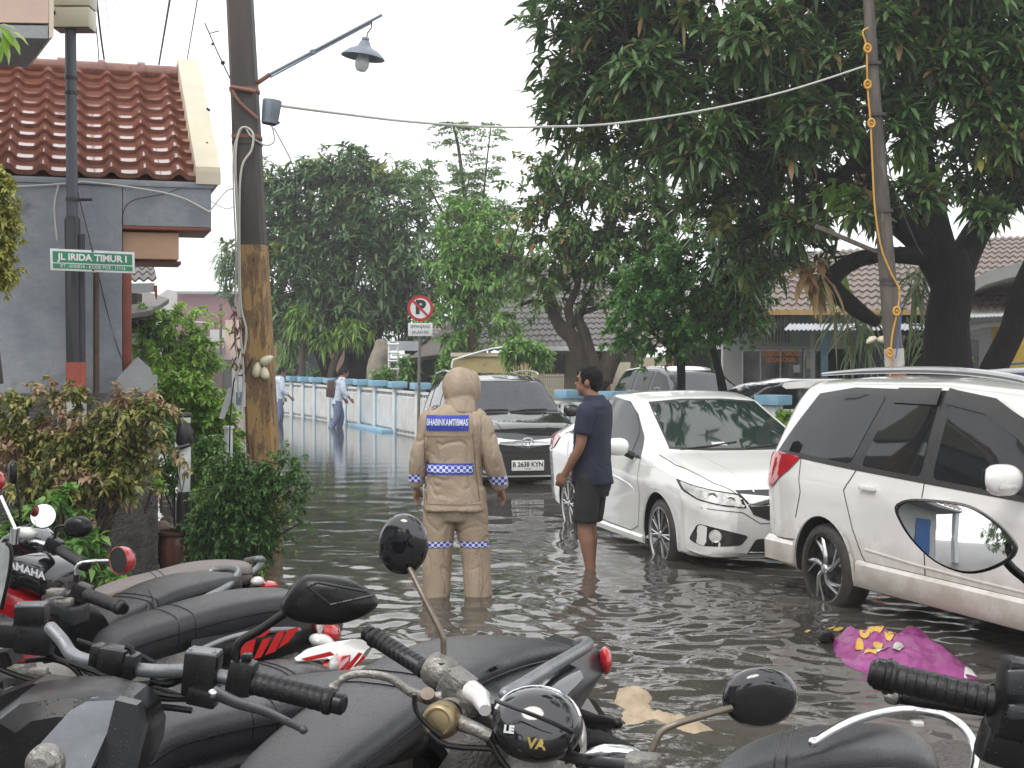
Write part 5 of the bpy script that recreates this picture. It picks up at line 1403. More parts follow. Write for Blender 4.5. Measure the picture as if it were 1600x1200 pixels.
# ---- huge mango on the right
s = .0092
t = tree('mango_tree', 'huge dark mango tree spreading over the right half of the picture', Q(1492, 600, s)+V((0,0,-.3)))
blobs = [(930,60,105,110),(905,170,75,75),(1010,-10,150,110),(1085,140,130,120),(1000,215,95,60),(1140,290,90,90),(1190,390,70,60),(1240,120,130,115),
         (1260,330,60,55,None,.6),(1330,10,130,110),(1450,40,130,80),(1560,70,110,110),(1590,210,60,75),(1215,230,95,85),(1420,-90,260,90),(1120,-110,240,80),(1660,-10,100,160),
         (1545,180,70,60,None,.5),(1690,200,80,110),(1370,110,60,70,None,.7),(1375,190,60,50,None,.45),(1330,270,50,45,None,.4),(1480,230,60,55,None,.7),(1530,290,55,45,None,.7),(1585,250,50,60),(1410,150,50,50,None,.5),(1595,310,40,40,None,.4),(1260,400,55,45,None,.6),(1390,330,45,40,None,.3)]
cr_, pc = crown(t, blobs, s, 3300, 12, .285, .070, .22, M_leaf_mango, depth=1.0, bias=.42, upw=.7, spread=(40,95))
crown(t, [(1180,60,90,60),(1090,220,70,50),(1270,200,70,60),(1380,60,70,60),(1480,110,60,60),(1560,190,60,60),(1010,120,70,60),(1500,-30,90,50),(1240,350,50,30),(1440,300,45,30),(1545,330,35,25),(1350,330,35,25),(1420,190,40,40),(1590,110,60,60)], s*.90, 900, 12, .27, .070, .22, M_leaf_mango, name='front_foliage', depth=.8, bias=.5, upw=.6)
limbs(t, [
    [(Q(1492,640,s), .36*1.18),(Q(1490,590,s), .31*1.18),(Q(1487,500,s), .26*1.18),(Q(1488,440,s), .26*1.18),(Q(1478,400,s), .25*1.18)],
    [(Q(1485,450,s), .22*1.18),(Q(1445,385,s), .20*1.18),(Q(1400,330,s*.98), .17*1.18),(Q(1350,240,s*.97), .14*1.18),(Q(1300,130,s*.96), .12*1.18),(Q(1240,50,s*.95), .10*1.18),(Q(1150,0,s*.95), .07*1.18)],
    [(Q(1480,430,s), .21*1.18),(Q(1455,340,s), .19*1.18),(Q(1435,230,s), .15*1.18),(Q(1425,110,s), .12*1.18),(Q(1440,0,s), .09*1.18)],
    [(Q(1490,440,s), .20*1.18),(Q(1530,360,s*1.02), .17*1.18),(Q(1575,310,s*1.03), .14*1.18),(Q(1650,230,s*1.03), .10*1.18)],
    [(Q(1545,350,s*1.02), .13*1.18),(Q(1560,270,s*1.04), .11*1.18),(Q(1540,170,s*1.05), .09*1.18),(Q(1560,60,s*1.05), .06*1.18)],
    [(Q(1435,230,s), .10*1.18),(Q(1465,130,s), .08*1.18),(Q(1490,40,s), .06*1.18)],
    [(Q(1400,330,s*.98), .11*1.18),(Q(1320,290,s*.97), .08*1.18),(Q(1240,260,s*.96), .06*1.18),(Q(1130,230,s*.95),.045*1.15),(Q(1040,200,s*.95), .03*1.18)],
    [(Q(1300,130,s*.96), .08*1.18),(Q(1200,110,s*.95), .06*1.18),(Q(1080,90,s*.95), .05*1.18),(Q(960,60,s*.95), .03*1.18)],
    [(Q(1440,400,s*.98), .12*1.18),(Q(1380,400,s*.97), .09*1.18),(Q(1330,410,s*.96), .10*1.18),(Q(1300,440,s*.96), .11*1.18),(Q(1335,480,s*.96), .10*1.18),(Q(1372,505,s*.96), .06*1.18)],
    [(Q(1350,240,s*.97), .09*1.18),(Q(1260,330,s*.97), .06*1.18),(Q(1190,360,s*.97), .03*1.18)]], M_bark, twigs=pc, ntw=150, tw=(.022,.006))
# plants growing on its branches
def hanging(name, label, px, py, s, n, Ln, Wd, m, cat='epiphyte', spreadpx=(12,8), down=.9, up=0, group=None):
    c = np.array(tuple(Q(px, py, s)))
    b = c+rng.normal(0, 1, (n, 3))*np.array([spreadpx[0]*s, spreadpx[0]*s*.6, spreadpx[1]*s])
    d = unit(rng.normal(0, .45, (n, 3))+np.array([0, 0, up])+np.array([0,-.1,0]))
    v, f = leaves_mesh(b, d, Ln*rng.uniform(.5, 1.1, n), Wd*rng.uniform(.7, 1.2, n), down*rng.uniform(.7, 1.2, n), .5, 3)
    o = pmesh(v, f, name, m, None, True); me = o.data
    me.transform(Matrix.Translation(-V(c))); o.location = V(c)
    tag(o, label, cat, group); return o
hanging('staghorn_fern', 'long strap leaved fern hanging from the trunk fork right of the right pole', 1437, 440, 0.0098, 70, 0.725, 0.056, M_leaf_strap, spreadpx=(13,10), down=1.05, up=.2)
hanging('staghorn_fern', 'lower part of green straps hanging beside the trunk right of the right pole', 1435, 520, 0.0098, 42, 0.468, 0.050, M_leaf_strap, spreadpx=(16,12), down=1.0, up=.1)
hanging('staghorn_fern', 'green weeping fern hanging from the broken branch left of the right pole', 1340, 505, 0.0098, 110, 0.562, 0.044, M_leaf_strap, spreadpx=(16,14), down=1.05, up=.15)
hanging('dry_epiphyte', 'brown and green clump of drooping leaves left of the broken branch', 1268, 432, 0.0085, 60, 0.351, 0.106, M_leaf_dry, spreadpx=(13,12), down=.95)
hanging('epiphyte', 'olive drooping leaf clump hanging nearest the broken branch', 1300, 440, 0.0098, 44, 0.351, 0.100, M_leaf_lime, spreadpx=(10,12), down=.95)
hanging('epiphyte', 'bright green leaf clump just right of the right pole halfway up', 1418, 245, 0.0087, 70, 0.281, 0.088, M_leaf_lime, spreadpx=(17,9), down=.8, up=.2)
hanging('epiphyte', 'bright green leaf clump left of the right pole above the timber bracket', 1308, 302, 0.0087, 60, 0.281, 0.088, M_leaf_lime, spreadpx=(16,9), down=.8, up=.2)
hanging('dry_epiphyte', 'brown drooping clump tight against the left side of the right pole', 1345, 300, 0.0089, 34, 0.281, 0.094, M_leaf_dry, spreadpx=(10,12), down=.9)
hanging('epiphyte', 'small dark green plant growing at the foot of the mango trunk', 1485, 565, 0.0098, 60, 0.257, 0.075, M_leaf_shrub, spreadpx=(18,12), down=.6, up=.4)
# second trunk leaning at the right edge
t = tree('leaning_tree', 'dark leaning trunk at the right edge beside the mango trunk', Q(1540, 620, 0.0098))
limbs(t, [[(Q(1535,640,0.0098), .20*1.18),(Q(1548,590,0.0098), .18*1.18),(Q(1575,520,0.0098), .17*1.18),(Q(1600,455,0.0098), .16*1.18),(Q(1640,350,0.0098), .13*1.18),(Q(1660,200,0.0098), .09*1.18)]], M_bark)
crown(t, [(1690,150,90,120)], 0.0098, 200, 11, .235, .05, .4, M_leaf_mango)

# ---- timber bracket and right pole
s = .0080
M_oldpole = mat('old_grey_pole', (.13,.11,.095), .8, c2=(.07,.06,.052), c3=(.18,.16,.14), scale=7, stretch=(1,1,.15), bump=.6, bscale=20, contrast=(.38,.62))
M_orangepl = mat('orange_yellow_plastic', (.62,.32,.04), .4)
rp = thing('utility_pole', 'slim old leaning utility pole with a red foot in front of the mango tree', 'utility pole', tuple(Q(1403,640,s)))
bm = B(); tube(bm, [Q(1346,-160,s),Q(1357,0,s),Q(1366,150,s),Q(1374,260,s),Q(1386,420,s),Q(1397,555,s)], [.06,.068,.08,.092,.105,.115], 16, spline=2); obj(bm, 'shaft', M_oldpole, rp)
bm = B(); tube(bm, [Q(1397,555,s),Q(1405,650,s)], [.118,.125], 16); obj(bm, 'red_foot', M_polered, rp)
bm = B(); tube(bm, [Q(1396.5,545,s),Q(1398,573,s)], [.122,.122], 16); obj(bm, 'white_wrap', M_polewhite, rp)
bm = B()
for x_, y_ in ((1363,100),(1370,180),(1381,330),(1388,437),(1389,444)): lathe(bm, [(.09,-.02),(.118,-.02),(.118,.02),(.09,.02)], c=Q(x_,y_,s), seg=16); obj(bm, 'band', M_poletar, rp); bm = B()
bm.free()
f = V((0,-.16,0))
wire('orange_cable', [Q(1352,48,s)+f,Q(1343,55,s)+f,Q(1349,80,s)+f,Q(1350,135,s)+f,Q(1355,196,s)+f,Q(1358,260,s)+f,Q(1362,330,s)+f,Q(1372,390,s)+f,Q(1388,430,s)+f,Q(1400,455,s)+f,Q(1396,490,s)+f,Q(1388,530,s)+f,Q(1385,590,s)+f], .012, M_orangepl, 'orange cable with knots running down the slim right pole', 'cable')
for x_, y_, lab in ((1350,80,'topmost orange ring fitting on the right pole'),(1350,136,'second orange ring fitting from the top of the right pole'),(1356,196,'third orange ring fitting from the top of the right pole'),(1395,487,'low orange ring fitting on the right pole beside the hanging fern'),(1384,551,'lowest orange ring fitting near the red foot of the right pole')):
    bm = B(); c_ = Q(x_, y_, s)+f*1.1
    tube(bm, [c_+V((math.cos(a)*.038, 0, math.sin(a)*.05)) for a in [k*2*math.pi/14 for k in range(15)]], .016, 8, cap=False); ball(bm, c_, .018, 8)
    single(bm, 'ring_fitting', M_orangepl, lab, 'fitting')
wire('pole_cable', [Q(1372,192,s)+f,Q(1378,230,s)+f,Q(1390,290,s)+f,Q(1420,370,s)+f,Q(1436,400,s)+f], .008, M_wireb, 'dark cable looping away right from the slim right pole', 'cable')
wire('pole_cable', [Q(1400,450,s)+f,Q(1402,500,s)+f,Q(1394,560,s)+f], .008, M_bblue, 'blue cable on the lower right pole beside the fern', 'cable')
petals('petal_lamp', 'pair of cream petal lamps left of the slim right pole under the fern', Q(1364,531,.0083)+V((0,-.2,0)), .0083, ((-9,0,9,5,-30),(9,0,9,6,10)))
bm = B(); prism(bm, [Q(1276,350,.0078),Q(1375,392,.0080),Q(1375,398,.0080),Q(1274,356,.0078)], (0,.08,0)); single(bm, 'timber_arm', M_oldpole, 'weathered timber arm sloping up left from the right pole', 'beam')

# ---- far mango behind the fence
s = .0190
t = tree('mango_tree', 'large round leafy mango tree behind the fence between pole and sign', Q(540, 640, s))
blobs = [(500,340,90,80),(590,330,85,75),(540,280,60,45),(440,350,55,70),(560,420,110,90),(460,440,80,80),(640,400,60,90),(640,480,55,60),(375,420,30,55,None,.7),(430,290,40,35),(610,280,40,30),(520,500,120,50),(553,245,22,18,None,1.2),(490,270,35,22)]
cr_, pc = crown(t, blobs, s, 2900, 10, .34, .080, .30, M_leaf_mangofar, depth=.9, bias=.28, upw=.8, spread=(40,95))
limbs(t, [[(Q(548,650,s),.50),(Q(548,600,s),.42),(Q(560,560,s),.38),(Q(550,500,s),.3),(Q(545,420,s),.2)],[(Q(560,580,s),.3),(Q(590,520,s),.22),(Q(620,450,s),.12)],[(Q(530,640,s),.30),(Q(522,600,s),.25),(Q(490,530,s),.18),(Q(460,460,s),.12)],[(Q(548,540,s),.3),(Q(510,480,s),.18),(Q(480,400,s),.1)]], M_bark, twigs=pc, ntw=40, tw=(.05,.02))
t = tree('young_mango', 'young light green tree before the far mango near its trunk', Q(530, 625, .0182))
crown(t, [(553,515,26,18),(505,530,22,16),(480,505,14,20),(462,495,10,16)], .0182, 95, 10, .34, .06, .6, M_leaf_lime, depth=.6)
limbs(t, [[(Q(478,625,.0182),.12),(Q(472,570,.0182),.1),(Q(476,510,.0182),.06)],[(Q(515,625,.0182),.14),(Q(520,570,.0182),.1),(Q(550,520,.0182),.06)]], M_barkg)
t = tree('palm_shrub', 'small pale palm shrub right of the leaning yellow pole', Q(450, 610, .0215))
crown(t, [(445,530,16,22),(450,560,22,16),(460,575,18,12)], .0215, 60, 10, .5, .05, .7, M_leaf_light, depth=.6)
t = tree('dark_palm', 'thin palm fronds sticking out left behind the leaning pole', Q(362, 560, .0195))
crown(t, [(360,405,18,20)], .0195, 12, 12, .6, .05, .8, M_leaf_mangofar)

# ---- moringa
s = .0170
t = tree('feathery_tree', 'tall feathery pale green tree with thin upright stems left of the big mango', Q(738, 640, s))
stems = [[(738,600),(735,450),(728,330),(716,230),(706,190)],[(738,520),(750,400),(757,290),(768,190)],[(735,420),(700,350),(670,290),(655,255)],[(745,430),(775,380),(790,320)],[(732,400),(725,330),(735,270)]]
limbs(t, [[(Q(x,y,s), .085*(1-i/len(c)*.85)*(1 if j == 0 else .5)) for i, (x, y) in enumerate(c)] for j, c in enumerate(stems)], M_barkg, rough=.02, name='trunk')
vb, fb, off = [], [], 0
base, dr = [], []
for j, c in enumerate(stems):
    for k in range(62 if j else 70):
        u = rng.random()**.7*(len(c)-1.001); i = int(u); 
        if j == 0 and u < 1.6 or j == 1 and u < 1.2: continue
        a = np.array(tuple(Q(*c[i], s)))*(1-u+i)+np.array(tuple(Q(*c[i+1], s)))*(u-i)
        az = rng.random()*6.28; dd = unit(np.array([math.cos(az), math.sin(az)*.7, rng.uniform(.0,.5)]))
        L0 = rng.uniform(.5, 1.0)*(1.0 if u < len(c)-2 else .65)
        for q in range(7):
            tt = .25+.75*q/6; pc_ = a+dd*L0*tt-np.array([0,0,.25*L0*tt*tt]); sd2 = np.array([-dd[1], dd[0], 0])
            for sg_ in (-1, 1):
                ln = .22*(1-.4*tt)
                for q2 in range(4):
                    base.append(pc_+sd2*sg_*ln*(q2+.5)/4+rng.normal(0,.012,3)); dr.append(unit(sd2*sg_*.5+dd+rng.normal(0,.5,3)))
base = np.array(base); dr = np.array(dr); m_ = len(base)
v, f_ = leaves_mesh(base, dr, rng.uniform(.06,.11,m_), rng.uniform(.035,.055,m_), np.full(m_, .2), .6, 2)
pmesh(v, f_, 'crown', M_leaf_moringa, t)
# ---- medium tree with a brown trunk
s = .0160
t = tree('green_tree', 'mid height light green tree with a brown trunk beside the no parking sign', Q(740, 640, s))
blobs = [(750,385,62,60),(735,340,45,35),(775,450,68,60),(720,470,48,50),(740,420,75,60),(800,400,45,50),(715,530,28,28),(760,510,45,25),(700,400,30,50,None,.6)]
cr_, pc = crown(t, blobs, s, 420, 5, .20, .085, .35, M_leaf_light, depth=.9, bias=.55, seg=2, spray=.6)
limbs(t, [[(Q(740,640,s),.16),(Q(738,590,s),.14),(Q(738,520,s),.13),(Q(740,450,s),.10),(Q(745,390,s),.06)],[(Q(738,500,s),.08),(Q(765,450,s),.06),(Q(790,400,s),.04)],[(Q(739,480,s),.08),(Q(715,430,s),.05)]], M_barkb, twigs=pc, ntw=60, tw=(.035,.012))
# ---- gnarled sparse tree
s = .0122
t = tree('gnarled_tree', 'gnarled sparse tree with twisting grey limbs behind the man in navy', Q(935, 650, s))
blobs = [(860,300,50,60),(900,380,75,60),(960,330,80,70),(1000,400,60,70),(850,420,60,50),(930,460,80,40,None,.6),(820,340,35,40,None,.7),(1030,330,60,70),(990,280,60,40),(920,290,60,50),(870,260,40,40),(950,400,60,50)]
cr_, pc = crown(t, blobs, s, 520, 5, .17, .075, .4, M_leaf_mid, depth=.9, bias=.55, seg=2, spray=.45)
limbs(t, [
    [(Q(932,660,s),.27),(Q(935,610,s),.24),(Q(940,588,s),.22)],
    [(Q(940,600,s),.17),(Q(910,570,s),.16),(Q(892,530,s),.15),(Q(880,515,s),.14),(Q(860,480,s),.10),(Q(850,440,s),.07),(Q(820,410,s),.05),(Q(780,395,s),.03)],
    [(Q(882,520,s),.12),(Q(893,505,s),.10),(Q(890,480,s),.08),(Q(905,440,s),.06),(Q(900,380,s),.04),(Q(880,300,s),.025)],
    [(Q(938,595,s),.17),(Q(925,560,s),.13),(Q(912,520,s),.11),(Q(905,495,s),.09),(Q(925,450,s),.05),(Q(940,380,s),.035),(Q(960,310,s),.025)],
    [(Q(942,595,s),.19),(Q(960,560,s),.17),(Q(975,535,s),.14),(Q(1000,500,s),.08),(Q(1020,440,s),.05)],
    [(Q(860,480,s),.06),(Q(835,470,s),.04),(Q(805,480,s),.025)],
    [(Q(905,490,s),.06),(Q(950,475,s),.04),(Q(990,455,s),.03)]], M_barkg, twigs=pc, ntw=130, tw=(.03,.008), rough=.1)
# ---- small glossy tree in front
s = .0105
t = tree('round_leaf_tree', 'low spreading tree of small glossy leaves above the white saloon', Q(1063, 640, s))
blobs = [(1050,450,80,50),(1000,490,55,45),(1100,500,80,50),(1060,530,70,35),(980,530,35,30),(1150,470,50,50),(1130,400,60,50),(1060,400,55,35),(1010,440,45,30),(1175,430,30,50)]
cr_, pc = crown(t, blobs, s, 620, 6, .10, .060, .2, M_leaf_bright, depth=.9, bias=.5, seg=2, spray=.35)
limbs(t, [[(Q(1062,650,s),.075),(Q(1063,600,s),.07),(Q(1063,560,s),.07),(Q(1060,520,s),.06),(Q(1050,470,s),.04)],[(Q(1063,560,s),.05),(Q(1020,520,s),.03),(Q(990,500,s),.02)],[(Q(1062,540,s),.05),(Q(1100,500,s),.03)]], M_bark, twigs=pc, ntw=70, tw=(.018,.005))
s = .0104
t = tree('slim_tree', 'slim dark curved trunk with a leafy top between hatchback and shop', Q(1135, 640, s))
cr_, pc = crown(t, [(1165,490,40,50),(1120,480,40,40),(1180,400,50,60),(1140,440,45,50)], s, 520, 8, .12, .06, .3, M_leaf_mid, seg=2, bias=.4)
limbs(t, [[(Q(1135,650,s),.07),(Q(1130,610,s),.075),(Q(1122,570,s),.06),(Q(1112,530,s),.055),(Q(1118,480,s),.04),(Q(1140,420,s),.03)]], M_bark, twigs=pc, ntw=20)

# ---- shrubs by the fence and houses
def shrub(name, label, blobs, s, n, nl, Ln, Wd, droop, m, basepx, cat='shrub', seg=2, bias=.4, stems=8, group=None, depth=.8, bark=None, spread=(30,100), spray=0):
    t = thing(name, label, cat, tuple(Q(*basepx, s)), 0, group)
    o, p = crown(t, blobs, s, n, nl, Ln, Wd, droop, m, name='foliage', seg=seg, bias=bias, depth=depth, spread=spread, spray=spray)
    if stems:
        bm = B(); b = Q(*basepx, s)
        for q in p[:stems]:
            q = V(q); st_ = b+V((random.uniform(-.1,.1), random.uniform(-.1,.1), 0)); tube(bm, [st_, st_.lerp(q, .5)+V((0,0,.1*(q-st_).length)), q], [.012+.01*(q-st_).length,.012,.004], 5, spline=3)
        obj(bm, 'stems', bark or M_barkg, t)
    return t
shrub('fence_shrub', 'small pale green shrub before the cream house window', [(815,545,35,14),(845,560,18,16),(800,560,14,12)], .0140, 240, 7, .16, .07, .3, M_leaf_light, (820,640))
shrub('fence_shrub', 'low light shrub left of the black people carrier roof', [(700,572,14,12),(690,590,12,10)], .0155, 80, 7, .18, .08, .3, M_leaf_shrub, (695,640))
shrub('fence_shrub', 'low dark shrub behind the fence under the white rack', [(640,575,14,22),(600,590,18,10)], .0170, 120, 7, .2, .09, .3, M_leaf_shrub, (640,625))
shrub('fence_shrub', 'low shrub behind the fence under the far mango', [(560,592,30,8),(500,590,26,9),(440,590,16,10)], .0195, 160, 7, .22, .1, .3, M_leaf_shrub, (520,640))
shrub('fence_shrub', 'green shrub beyond the fence under the dark saloon', [(1235,660,22,14)], .0088, 90, 7, .12, .06, .3, M_leaf_lime, (1235,700))
# ---- left side shrubs
shrub('alley_shrub', 'airy green shrub behind the pointed grey pier', [(275,498,55,16,None,.6),(240,535,40,34),(305,545,34,30),(270,575,50,26),(320,575,20,20)], .0095, 330, 6, .085, .045, .3, M_leaf_lime, (260,700), stems=24, spray=.35, bias=.6)
shrub('alley_shrub', 'lime green leafy shrub right of the pointed grey pier', [(270,610,50,24),(305,618,36,20),(325,650,32,22),(290,655,40,22),(345,690,30,26),(320,725,40,30)], .0070, 760, 6, .065, .040, .3, M_leaf_lime, (300,800), stems=24, spray=.2, bias=.5)
shrub('pot_shrub', 'dark green small leaved shrub around the striped garden post', [(250,680,20,26),(305,740,30,34),(262,740,18,34),(330,700,20,20)], .0058, 360, 7, .06, .035, .3, M_leaf_shrub, (290,850), stems=10)
s = .0049
shrub('fine_leaf_bush', 'dense fine leaved green bush around the foot of the leaning pole', [(365,750,36,36),(345,800,36,40),(385,810,42,44),(360,855,42,26),(405,850,26,26),(410,755,34,26,None,.7),(450,735,26,30,None,.25),(462,785,22,32,None,.2),(330,840,30,26)], s, 1250, 6, .042, .020, .3, M_leaf_fine, (385,900), stems=60, spread=(20,110), spray=.22, bias=.5)
s = .0044
shrub('variegated_shrub', 'pink and yellow leaved shrub in front of the rough garden wall', [(95,625,30,22,None,.35),(30,690,45,35),(120,690,50,32),(205,640,40,14,None,.7),(180,675,45,22),(75,750,70,32),(160,740,55,32),(245,635,22,8,None,.5),(250,695,26,10,None,.5),(205,725,34,16),(110,790,50,26),(25,635,30,16,None,.3),(175,785,24,16,None,.5),(130,620,20,14,None,.3)], s, 760, 5, .058, .030, .35, M_leaf_vari, (110,960), stems=90, spread=(25,105), bias=.6, spray=.26)
shrub('broad_leaf_plant', 'broad green leaves below the pink and yellow shrub', [(60,800,50,26),(115,850,50,30),(160,890,36,20),(80,880,50,24),(30,840,36,30)], .0042, 90, 5, .085, .045, .35, M_leaf_shrub, (100,960), stems=30, spray=.2, bias=.6)
shrub('green_sprig', 'single bright sprig of leaves at the right edge of the rough garden wall', [(243,757,12,6)], .0046, 4, 9, .075, .035, .35, M_leaf_lime, (243,800), stems=2)
s = .0034
shrub('yellow_green_shrub', 'yellow green shrub cut off by the left edge beside the house wall', [(-10,300,32,50),(-5,360,40,45),(-10,420,38,40)], s, 900, 7, .036, .020, .3, M_leaf_yel, (-30,600), stems=6, spread=(20,110))
b = np.array([tuple(Q(x, y, .0026)) for x, y in ((0,42),(4,50),(10,52),(14,48),(-4,60),(6,60),(-6,40),(2,66))]); n_ = len(b)
d = unit(np.array([[.6,-.2,-.6],[.3,-.3,-1],[.7,0,-.8],[.9,.1,-.4],[0,-.3,-1],[.2,.1,-1],[.8,.2,.1],[-.1,-.2,-1]], float))
v, f_ = leaves_mesh(b, d, np.full(n_, .085), np.full(n_, .042), np.full(n_, .3), .3, 3)
o = pmesh(v, f_, 'leaf_branch', M_leaf_lime, None, True); tag(o, 'large bright green leaves poking in at the top left corner', 'leaves')

# ---- garden post and pot
s = .0050
t = thing('garden_post', 'black and white painted garden post with a grey cap', 'post', tuple(Q(287, 880, s)))
bm = B(); lathe(bm, [(.0,.0),(.045,0),(.05,-.02),(.042,-.035),(0,-.035)], c=Q(290,645,s)); obj(bm, 'cap', M_poletar, t)
bm = B(); lathe(bm, [(.038,0),(.04,-.03),(.036,-.05),(0,-.05)], c=Q(290,651,s)); obj(bm, 'white_collar', M_signwhite, t)
bm = B(); lathe(bm, [(.036,0),(.062,-.06),(.072,-.16),(.055,-.19),(0,-.19)], c=Q(288,657,s)); obj(bm, 'black_top', M_poleblack, t)
bm = B(); lathe(bm, [(.048,0),(.05,-.1),(.044,-.38),(0,-.38)], c=Q(288,694,s)); w_ = obj(bm, 'white_shaft', M_signwhite, t)
bm = B(); c_ = Q(286,770,s)+V((0,-.05,0)); tube(bm, [c_+V((-.03,0,.16)), c_, c_+V((.03,0,.16))], .005, 5); tube(bm, [Q(276,701,s)+V((0,-.06,0)), Q(300,694,s)+V((0,-.06,0))], .018, 6); obj(bm, 'painted_band', M_poleblack, w_)
bm = B(); lathe(bm, [(.05,0),(.062,-.1),(.06,-.45),(0,-.45)], c=Q(287,768,s)); obj(bm, 'black_base', M_poleblack, t)
bm = B(); lathe(bm, [(.09,-.42),(.12,-.36),(.155,-.22),(.168,-.10),(.155,-.04),(.150,-.02),(.172,0),(.172,.02),(.150,.02),(.15,-.05),(0,-.06)], c=Q(280,832,s)+V((0,-.02,0)), seg=32)
single(bm, 'plant_pot', mat('dark_glazed_pot', (.10,.035,.025), .25, c2=(.05,.02,.015), scale=5), 'dark reddish brown plant pot at the foot of the striped garden post', 'pot')
bm = B()
ball(bm, Q(250,828,.0051), (.09,.08,.07), 12)
for v_ in bm.verts: v_.co += V(noise.noise_vector(v_.co*9))*.02
single(bm, 'stone', mat('brown_stone', (.16,.11,.07), .8, c2=(.22,.17,.12), scale=20, bump=.6), 'brown stone between the rough wall and the plant pot', 'stone')
bm = B(); tube(bm, [Q(357,668,.0068), Q(357,760,.0068)], .045, 14); lathe(bm, [(0,.02),(.06,.015),(.06,-.01),(.04,-.01)], c=Q(357,668,.0068)); single(bm, 'white_post', M_signwhite, 'short white round post half hidden left of the leaning pole', 'post')

# ---- tree on the viewer's side of the street: seen only as reflections in glass and mirrors
t = tree('roadside_tree', 'leafy roadside tree overhanging from the near side, seen only in reflections', (7.5, 1.5, 0))
C_ = np.array([(4.5,5.5,7.0),(6.0,3.5,7.5),(3.0,7.0,7.6),(6.5,7,7.5),(7.5,0,6),(1.0,5.0,8.0),(2.5,3.0,8.2),(4.2,9.0,7.8)]); Rr_ = np.array([1.9,2,1.3,1.8,2,1.1,1.4,1.2])
ix = rng.integers(0, len(C_), 900); dd = unit(rng.normal(size=(900,3))); pp_ = C_[ix]+dd*(rng.random((900,1))**.4)*Rr_[ix][:,None]*np.array([1,1,.6])
v, f_ = rosettes(pp_, dd, 9, .3, .08, .4, .2, 2)
pmesh(v, f_, 'crown', M_leaf_mid, t)
limbs(t, [[(V((7.5,1.5,0)),.25),(V((7.3,1.8,3)),.2),(V((6.2,3.5,6)),.14),(V((4.5,5.5,7)),.08)]], M_bark)

t = tree('courtyard_tree', 'leafy tree on the near side seen only in the right hand mirror', (-3.6, -8.5, 0))
C_ = np.array([(-4.6,-8.3,2.6),(-3.8,-8.5,2.0),(-5.2,-8.6,1.8),(-4.2,-9.0,3.2)]); ix = rng.integers(0, 4, 500); dd = unit(rng.normal(size=(500,3)))
v, f_ = rosettes(C_[ix]+dd*(rng.random((500,1))**.4)*1.1, dd, 9, .25, .07, .4, .2, 2)
pmesh(v, f_, 'crown', M_leaf_mid, t)
limbs(t, [[(V((-4.5,-8.5,0)),.16),(V((-4.5,-8.5,2.6)),.09)]], M_bark)
# ================================================================ people
M_skin = mat('brown_skin', (.26,.135,.085), .5, c2=(.22,.11,.07), scale=12)
M_skin2 = mat('tan_skin', (.30,.155,.10), .5, c2=(.24,.12,.075), scale=12)
M_hair = mat('black_hair', (.006,.005,.005), .7, c2=(.012,.010,.009), scale=60, bump=.2, bscale=150, spec=.15)
M_khaki = mat('khaki_rain_fabric', (.36,.28,.20), .5, c2=(.31,.24,.17), c3=(.26,.195,.135), scale=5, bump=.25, bscale=70, contrast=(.38,.66))
M_seam = mat('seam_thread', (.20,.14,.09), .7)
M_navy = mat('navy_cotton', (.018,.022,.05), .85, c2=(.012,.015,.034), scale=7, bump=.2, bscale=60)
M_blackcloth = mat('black_cotton', (.012,.012,.014), .85, c2=(.022,.022,.024), scale=9, bump=.2, bscale=60)
M_paleblue = mat('pale_blue_shirt', (.42,.50,.62), .8, c2=(.55,.60,.68), c3=(.28,.36,.50), scale=14, contrast=(.42,.6))
M_bluetrou = mat('blue_grey_trousers', (.15,.19,.30), .85, c2=(.11,.14,.23), scale=6)
M_bagbrown = mat('brown_backpack', (.10,.055,.045), .7, c2=(.06,.035,.03), scale=9)
M_redshirt = mat('red_shirt', (.45,.03,.03), .8)
M_bandblue = mat('blue_reflective_band', (.03,.055,.42), .35)
M_bandwhite = mat('white_reflective_print', (.62,.66,.78), .35)
def checker_band():
    m, nt, b = _nt('blue_white_checker_band')
    b.inputs['Roughness'].default_value = .35
    uv = N(nt, 'ShaderNodeTexCoord')
    ch = N(nt, 'ShaderNodeTexChecker', Scale=1.0); ch.inputs['Color1'].default_value = (.03,.055,.42,1); ch.inputs['Color2'].default_value = (.60,.64,.76,1)
    mp = N(nt, 'ShaderNodeMapping'); mp.inputs['Scale'].default_value = (50, 50, 50); mp.inputs['Location'].default_value = (.01,.01,.5)
    L(nt, uv.outputs['UV'], mp.inputs[0]); L(nt, mp.outputs[0], ch.inputs[0]); L(nt, ch.outputs[0], b.inputs['Base Color'])
    return m
M_checker = checker_band()

